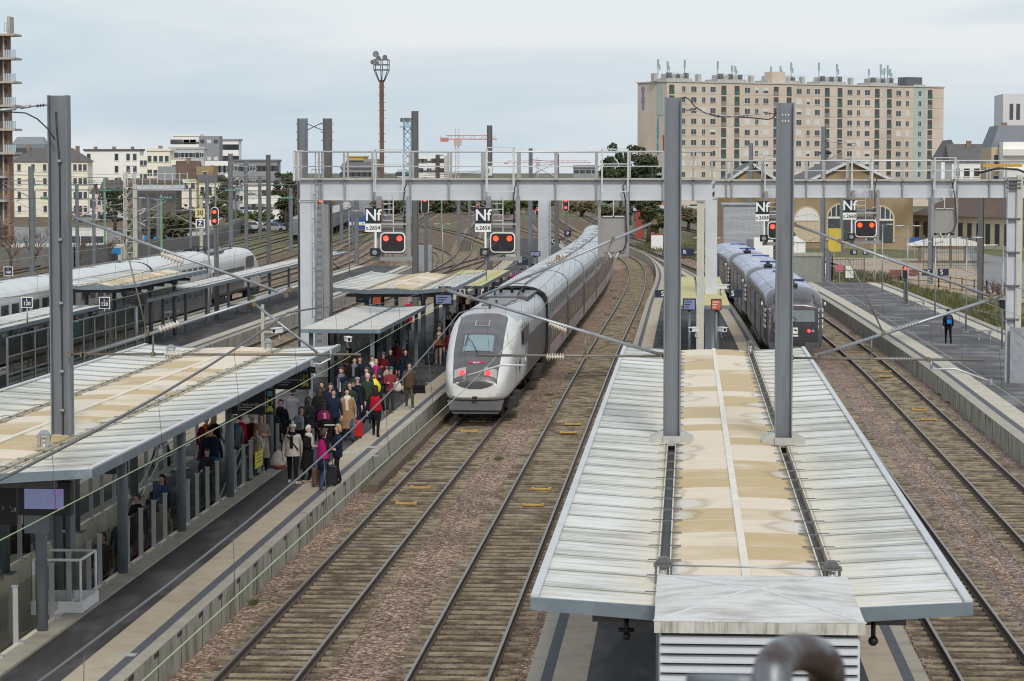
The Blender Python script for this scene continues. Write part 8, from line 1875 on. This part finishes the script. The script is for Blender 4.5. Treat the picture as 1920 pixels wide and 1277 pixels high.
def bare(label, px, py, ytop, wpx, Y=None, seed=0, mat=None, group='bare winter trees', depth=5, cat='tree', name='bare_tree'):
    p = PZ(px, py, 0) if Y is None else Vector((PY(px,py,Y).x,Y,0)); top = PY(px,ytop,p.y).z; r_ = random.Random(seed); t = thing(name, label, cat, (p.x,p.y,-.2), group); tr, br = MB(), MB()
    def grow(a, d, L, r, k):
        b = a+d*L; (tr if k >= depth-1 else br).tube([a,(a+b)/2+Vector((r_.gauss(0,L*.05),r_.gauss(0,L*.05),0)),b], [r,r*.8,r*.6], 5 if k > 2 else 3, cap=False)
        if k == 0: return
        for q in range(3 if k > 1 else 2):
            nd = (d+Vector((r_.uniform(-.75,.75),r_.uniform(-.75,.75),r_.uniform(-.15,.45)))).normalized(); grow(a+d*L*r_.uniform(.55,1), nd, L*r_.uniform(.6,.82), max(.012,r*.6), k-1)
    H = top+.2; grow(Vector((p.x,p.y,-.2)), Vector((0,0,1)), H*.30, H*.018+.05, depth); tr.build('trunk', M_bark, t); br.build('branches', mat or M_bark, t)
M_twig = mk('reddish_twigs', (.16,.10,.075), .95, var=.2)
for k, (px, py, yt, Y, w) in enumerate(((20,500,395,235,'at the left picture edge before the bus'),(62,497,405,240,'in front of the bus wheel'),(150,495,425,248,'behind the cable-clad mast'),(205,490,430,255,'at the tail of the bus'),(5,470,380,280,'nearest the unfinished tower'),(110,480,400,270,'between bus and cream house'),(240,470,400,285,'by the lattice leg of the old gantry'))): bare('leafless tree '+w, px, py, yt, 40, Y, seed=k+3, mat=M_twig)
for k, (px, yt, Y, w) in enumerate(((1782,272,420,'right beside the apartment block'),(1805,280,400,'over the long grey-brown roof, left'),(1830,276,410,'over the long grey-brown roof, middle'),(1850,283,390,'touching the cream house chimney'),(1820,300,350,'in the garden of the long-roofed house'),(1790,310,345,'behind the far gantry cage'))): bare('leafless tree '+w, px, 400, yt, 40, Y, seed=k+30)
bare('leafless brown bush at the platform lamp near the broad mast', 1885,640,470,40,150,seed=77,mat=M_twig,depth=5,cat='bush',name='bush')
tree('dark umbrella pine left of the apartment block, left crown', 1163,400,250,52,480,'pine',1,2600,'wide'); tree('dark umbrella pine touching the apartment block', 1192,400,247,40,485,'pine',2,2400,'wide'); tree('dark evergreen below the umbrella pines', 1178,400,282,100,450,'pine',3,3000,'wide')
tree('spiky conifer before the apartment block base, left of the mast', 1222,400,283,90,400,'cedar',4,2200,'layer'); tree('cedar behind the right canopy mast before the flats', 1404,400,285,60,420,'cedar',5,1800,'layer'); tree('dark cedar before the apartment block near the grey mast', 1548,400,264,44,400,'cedar',6,2200,'layer'); tree('small round evergreen beside the dark cedar', 1612,400,300,30,400,'green',7,900)
tree('dark cypress group by the tall round concrete mast', 535,400,308,50,400,'pine',8,2200,'wide'); tree('evergreen in front of the low pink-balcony building', 552,400,318,44,380,'ivy',9,1800,'wide'); tree('ivy-covered tree right of the sandstone tower', 425,400,315,40,420,'ivy',10,1500,'wide'); tree('dark shrubbery below the cream villa', 405,410,350,60,380,'ivy',11,1500,'wide'); tree('evergreen by the old gantry deck', 215,400,345,50,400,'pine',12,1500,'wide')
tree('dark evergreen behind the near gantry end guard', 1215,420,345,60,330,'ivy',13,1500,'wide')
for k, (px, py, yt, w, kind, lab) in enumerate(((1150,430,385,60,'ivy','left of the curve behind the empty frame'),(1230,440,400,60,'green','beyond the curved platform end'),(1290,430,385,50,'dry','between gantry legs and orange house'),(1470,470,430,40,'green','beside the white cabin'),(300,455,400,120,'ivy','below the old gantry'),(360,430,385,80,'dry','left of the signal 30'),(470,425,398,80,'green','behind the rubble heaps'),(560,430,380,70,'ivy','behind the ringed mast'),(590,420,372,60,'dry','left of the gantry leg'),(640,415,380,60,'ivy','right of the gantry leg'),(900,400,375,80,'ivy','behind the plate c.2656'),(960,400,372,70,'green','right of the second hanging signal'),(1090,405,375,60,'dry','before the distant sheds'),(740,400,372,90,'ivy','behind the first hanging signal'),(820,398,372,90,'ivy','behind the freight wagons'),(1000,392,368,90,'ivy','under the gantry beam'))):
    tree('hedge-like bush '+lab, px, py, yt, w, None, kind, 40+k, 900, 'wide', group='bushes along the yard', cat='bush', name='bush')
# grass strips and weeds as loose blades
def blades(name, spots, n, h, mat, seed, label=None):
    r_ = random.Random(seed); mb = MB()
    for k in range(n):
        x, y, rx, ry, z = r_.choice(spots); a = r_.uniform(0,2*pi); q = sqrt(r_.random()); cx, cy = x+rx*q*cos(a), y+ry*q*sin(a); hh = h*r_.uniform(.4,1.3); dx, dy = r_.gauss(0,h*.4), r_.gauss(0,h*.4); w = h*.10
        mb.add([(cx-w,cy,z),(cx+w,cy,z),(cx+dx,cy+dy,z+hh)], [(0,1,2)])
    return tag(mb.build(name, mat, fixn=False), kind='stuff')
wd = []
for px, py, rx, ry in ((700,905,.5,1.2),(735,880,.25,.9),(760,850,.3,1.2),(790,820,.3,1.5),(815,800,.3,1.5),(830,790,.25,1.2),(725,893,.3,.8),(770,860,.2,.8),(300,1190,.12,.3),(860,750,.2,1.0),(712,900,.2,.6),(935,860,.15,.4),(1030,740,.2,.5),(1155,560,.3,1),(1140,590,.25,1),(1175,505,.3,1.2),(1210,580,.3,2),(1220,600,.2,2),(1150,545,.3,.8),(1395,560,.2,1),(1620,650,.2,.7),(1770,740,.3,.7),(1785,755,.3,.6),(1600,625,.2,1),(1570,660,.15,.5),(475,1130,.1,.3),(1700,1050,.1,.3)): p = PZ(px,py,-.17); wd.append((p.x,p.y,rx,ry,-.19))
blades('weeds', wd, 2600, .09, FO['green'], 5); blades('dry_weeds', wd, 2600, .08, FO['dry'], 6)
gs = []
for px, py, rx, ry in ((1700,555,4,10),(1760,575,4,8),(1830,600,4,8),(1650,540,3,10),(1600,520,4,8),(1400,480,5,14),(1250,465,4,14),(1290,480,3,10),(1560,515,3,6)): p = PZ(px,py,-.17); gs.append((p.x,p.y,rx,ry,-.19))
blades('long_grass', gs, 6000, .45, FO['green'], 8); blades('dry_grass', gs, 4500, .5, FO['dry'], 9)
# ---------------- unfinished tower, fences, shelters ----------------
Yt = 314; t = thing('unfinished_tower', 'unfinished tower block of concrete slabs and orange brick with glass balconies', 'tower block', PY(10,430,Yt)); mb = MB()
def bx(x0, x1, y0, y1, dy0, dy1, mat, nm):
    a, b = PY(x0,y1,Yt), PY(x1,y0,Yt); mb = MB(); mb.box(a.x,b.x,Yt+dy0,Yt+dy1,a.z,b.z); return mb.build(nm, mat, t)
M_sc = mk('slab_concrete', (.42,.38,.32), .9, var=.1, scale=.5); M_ob = mk('orange_brick_infill', (.27,.15,.105), .9, var=.2, scale=1.2)
for k in range(9):
    ys = 64+k*44.3; w = 45 if k < 6 else 26
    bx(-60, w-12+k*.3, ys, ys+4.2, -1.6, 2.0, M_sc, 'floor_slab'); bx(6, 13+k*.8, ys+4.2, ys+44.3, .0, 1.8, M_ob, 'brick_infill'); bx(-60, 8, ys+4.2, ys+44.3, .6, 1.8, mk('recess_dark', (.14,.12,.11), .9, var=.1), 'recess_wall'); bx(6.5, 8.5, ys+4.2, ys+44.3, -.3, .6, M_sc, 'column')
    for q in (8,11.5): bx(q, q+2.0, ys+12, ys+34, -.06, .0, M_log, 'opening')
    if k >= 1 and k < 6:
        a0 = 13; 
        for q in range(6): bx(a0+q*4, a0+q*4+2.6, ys-14, ys, -1.5, -1.45, mk('balcony_glass', (.38,.46,.50), .2, var=.1), 'balcony_panel')
bx(1,6,28,60,3,5,M_sc,'chimney'); 
mb = MB()
for x in (8,12,16): a, b = PY(x,60,Yt), PY(x,42,Yt); mb.tube([(a.x,Yt,a.z),(b.x,Yt,b.z)], .04, 5)
a, b = PY(8,43,Yt), PY(16,43,Yt); mb.tube([(a.x,Yt,a.z),(b.x,Yt,b.z)], .04, 5); mb.build('roof_rail', M_ant, t)
def fence(label, pts, h, mat, z=-.18, pitch=2.5, mesh=None, group='fences'):
    t = thing('fence', label, 'fence', (*pts[0], z), group)
    for a, b in zip(pts, pts[1:]):
        a, b = Vector(a), Vector(b); L_ = (b-a).length; n = max(1, int(L_/pitch)); mb = MB()
        if mesh == 'slab': mb.beam((a.x,a.y,z+h*.45),(b.x,b.y,z+h*.45),.08,h*.9)
        else:
            for q in (.1,.5,.95): mb.beam((a.x,a.y,z+h*q),(b.x,b.y,z+h*q),.05,.05)
            m = int(L_/.22)
            if mesh == 'bars' and m < 500:
                for k in range(m): p = a.lerp(b,k/m); mb.box(p.x-.015,p.x+.015,p.y-.015,p.y+.015,z,z+h)
        mb.build('panel', mat, t)
        for k in range(n+1): mb = MB(); p = a.lerp(b,k/n); mb.box(p.x-.05,p.x+.05,p.y-.05,p.y+.05,z,z+h+.1); mb.build('post', M_mastd, t)
    return t
fence('grey fence between the bus street and the yard', [(-80,246),(-61,250),(-57,300),(-70,400)], 2.2, mk('fence_grey', (.15,.145,.14), .8, var=.2), mesh='slab'); fence('bar fence closing the far end of the right platform', [gp(1455,523),gp(1560,530),gp(1620,531)], 2.0, M_mastd, mesh='bars', z=PZT-.5)
fence('low brown railing along the track edge of the sandy lot', [gp(1650,528),gp(1760,535),gp(1850,548),gp(1990,585)], 1.0, mk('fence_brown', (.16,.13,.11), .8, var=.2), z=-.18); fence('dark green mesh fence around the shelter in the lot', [gp(1732,500),gp(1832,500)], 3.2, mk('fence_green', (.03,.09,.06), .7, var=.2), mesh='bars'); fence('white barrier boards near the gate on the platform end', [gp(1600,527),gp(1640,529)], 1.1, M_mast, z=-.18)
t = thing('open_shelter', 'white-roofed open shelter on the sandy lot behind the dark green fence', 'shelter', PZ(1790,488,0)); a, b = PZ(1725,490,0), PZ(1840,490,0); mb = MB(); z = PY(1780,452,a.y).z; mb.prism([(a.x-1,z-.5),(b.x+1,z-.5),(b.x-2,z+.3),(a.x+2,z+.3)], a.y, a.y+6); mb.build('roof', M_wf, t)
mb = MB()
for k in range(5): x = a.x+(b.x-a.x)*k/4; mb.box(x-.15,x+.15,a.y+.3,a.y+.6,-.2,z-.5)
mb.build('posts', mk('fence_brown', (.16,.13,.11)), t)
t = thing('road_barrier', 'red and white striped barrier on two orange blocks by the red lamp', 'barrier', PZ(1690,528,0)); a, b = PZ(1668,522,0), PZ(1722,522,0); mb = MB(); mb.box(a.x,b.x,a.y,a.y+.3,.2,.75); mb.build('board', mk('barrier_red', (.22,.07,.06), .7, var=.4, scale=2), t)
for x in (a.x+1, b.x-1.5): mb = MB(); mb.box(x-.35,x+.35,a.y-.2,a.y+.3,-.2,.2); mb.build('block', mk('orange_brick', (.42,.22,.12)), t)
def board(label, px, py, w, h, mat, name='warning_sign', ybase=None, cat='sign'):
    q = PZ(px, ybase or py+20, 0); c = PY(px, py, q.y); t = thing(name, label, cat, (q.x,q.y,0)); mb = MB(); mb.box(c.x-w/2,c.x+w/2,q.y-.03,q.y,c.z-h/2,c.z+h/2); mb.build('board', mat, t); mb = MB(); mb.box(c.x-.04,c.x+.04,q.y,q.y+.08,-.2,c.z-h/2); mb.build('post', M_galv, t); return t
t = board('red and white prohibition sign on the gate fence', 1593,510,.7,1.0,M_white,ybase=528); c = ORG[t.name]; board('pink-red round sign left on the gate fence', 1574,503,.7,.6,mk('pink_sign', (.55,.15,.18), .6, var=0),ybase=526); board('small white notice at the foot of the grey platform-end mast', 1548,503,.45,.9,M_white,ybase=524); board('bright yellow sheet on scaffold in front of the shed arch', 1565,450,1.4,2.6,mk('yellow_sheet', (.55,.42,.06), .7, var=.1),name='hoarding',ybase=478,cat='panel'); board('blue street sign on a bent white pipe by the shed', 1715,451,1.1,.7,mk('sign_blue', (.03,.09,.30), .5, var=0),ybase=480)
for k, (px, py) in enumerate(((1130,500),)): pass
mb = MB(); q = PZ(1232,466,0); mb.box(q.x-.7,q.x+.7,q.y,q.y+1,-.2,1.6); mb.box(q.x-.7,q.x+.7,q.y,q.y+1,1.6,1.8,1); o = mb.build('equipment_cabinet', [M_white, mk('red_sheet', (.30,.05,.04))]); tag(o, 'white cabinet with a red top beside the curved platform', 'cabinet')
mb = MB(); q = PZ(792,505,0); mb.box(q.x-.9,q.x+.9,q.y,q.y+1.2,-.2,2.3); simple('equipment_cabinet', 'grey cabinet with cream lid at the foot of the dark mast', 'cabinet', M_galv, mb)
for k, (px, py, s_) in enumerate(((440,424,2.2),(455,426,2.0),(515,412,2.6),(530,410,2.2))):
    q = PZ(px, py, 0); r_ = random.Random(k); mb = MB(); rings = []
    for z, f in ((-.2,1),(s_*.3,.8),(s_*.6,.5),(s_*.75,.15)): rings.append([Vector((q.x+s_*1.8*f*cos(2*pi*j/14)*r_.uniform(.8,1.2), q.y+s_*1.2*f*sin(2*pi*j/14)*r_.uniform(.8,1.2), z)) for j in range(14)])
    mb.loft(rings, smooth=False); simple('rubble_heap', 'brown rubble heap, %s from the gantry side' % ['fourth','third','second','first'][k], 'heap', mk('rubble', (.25,.19,.12), .95, var=.4, scale=1.5), mb, 'rubble heaps')

t = thing('span_wire', 'turnbuckle wire and thick cable running from the cable-clad mast head out of view', 'cable', pw(60,200)); mb = MB(); mb.tube([pw(-60,214),pw(-10,209),pw(40,201),pw(88,197)], .014, 6); mb.build('wire', M_wire, t)
mb = MB(); mb.tube([pw(-30,209),pw(30,204)], .03, 8); mb.tube([pw(38,202),pw(58,199)], .035, 6); mb.build('turnbuckle', M_galv, t); mb = MB(); insul(mb, pw(68,199), pw(84,197), 3, .04); mb.build('insulator', M_dark, t)
mb = MB(); mb.tube([pw(-60,210),pw(20,210),pw(48,212),pw(70,223),pw(90,242),pw(103,262)], .016, 6); mb.build('cable', M_cable, t)
M_gp = mk('green_pole', (.20,.36,.22), .6, var=.1); ordn = 'first second third fourth fifth sixth seventh eighth ninth tenth eleventh twelfth thirteenth fourteenth fifteenth sixteenth seventeenth eighteenth nineteenth twentieth'.split(); r_ = random.Random(21)
for k in range(20):
    px = 70+k*26+r_.uniform(-8,8) if k < 15 else 650+(k-15)*95+r_.uniform(-20,20); Y = r_.uniform(215,420); g = k % 4 == 1; bmast('slim %s yard pole, %s from the street side' % ('green' if g else 'grey', ordn[k]), px, r_.uniform(332,372), 0, w=.2 if g else .26, Y=Y, mat=M_gp if g else (M_beige if k % 5 == 2 else M_mast), arms=None if g else (1 if k % 2 else -1), group='slim yard poles')
for k in range(6):
    x = -40.5-k*4.2; overhead('overhead wire above the %s yard track from the left island platform' % ordn[k], (lambda x: (lambda y: x if y < 200 else x-(y-200)*.09))(x), 150, 480, supports=(150,200,250,300,350,400,450,500))
for k, (Y, xa, xb, z) in enumerate(((212,-75,-24,7.2),(240,-80,-20,7.6),(275,-90,-22,7.4),(310,-95,-24,7.8),(350,-100,-28,7.6),(395,-110,-30,7.9))):
    t = thing('span_wire', 'cross span wire with green insulators over the yard, %s from the station' % ordn[k], 'cable', (xa,Y,z), 'cross span wires over the yard'); mb = MB(); n = 10
    for dz in (0,1.6): mb.tube([(xa+(xb-xa)*q/n, Y, z+dz-(1-(2*q/n-1)**2)*(1.0 if dz else .15)) for q in range(n+1)], .02, 4)
    mb.build('wire', M_wire, t)
    for q in (2,4,6,8):
        mb = MB(); x = xa+(xb-xa)*q/n; insul(mb, (x,Y,z-.1), (x+1.1,Y,z-.1), 4, .16); mb.build('insulator', mk('green_glass_insulator', (.10,.30,.22), .2, var=0), t)
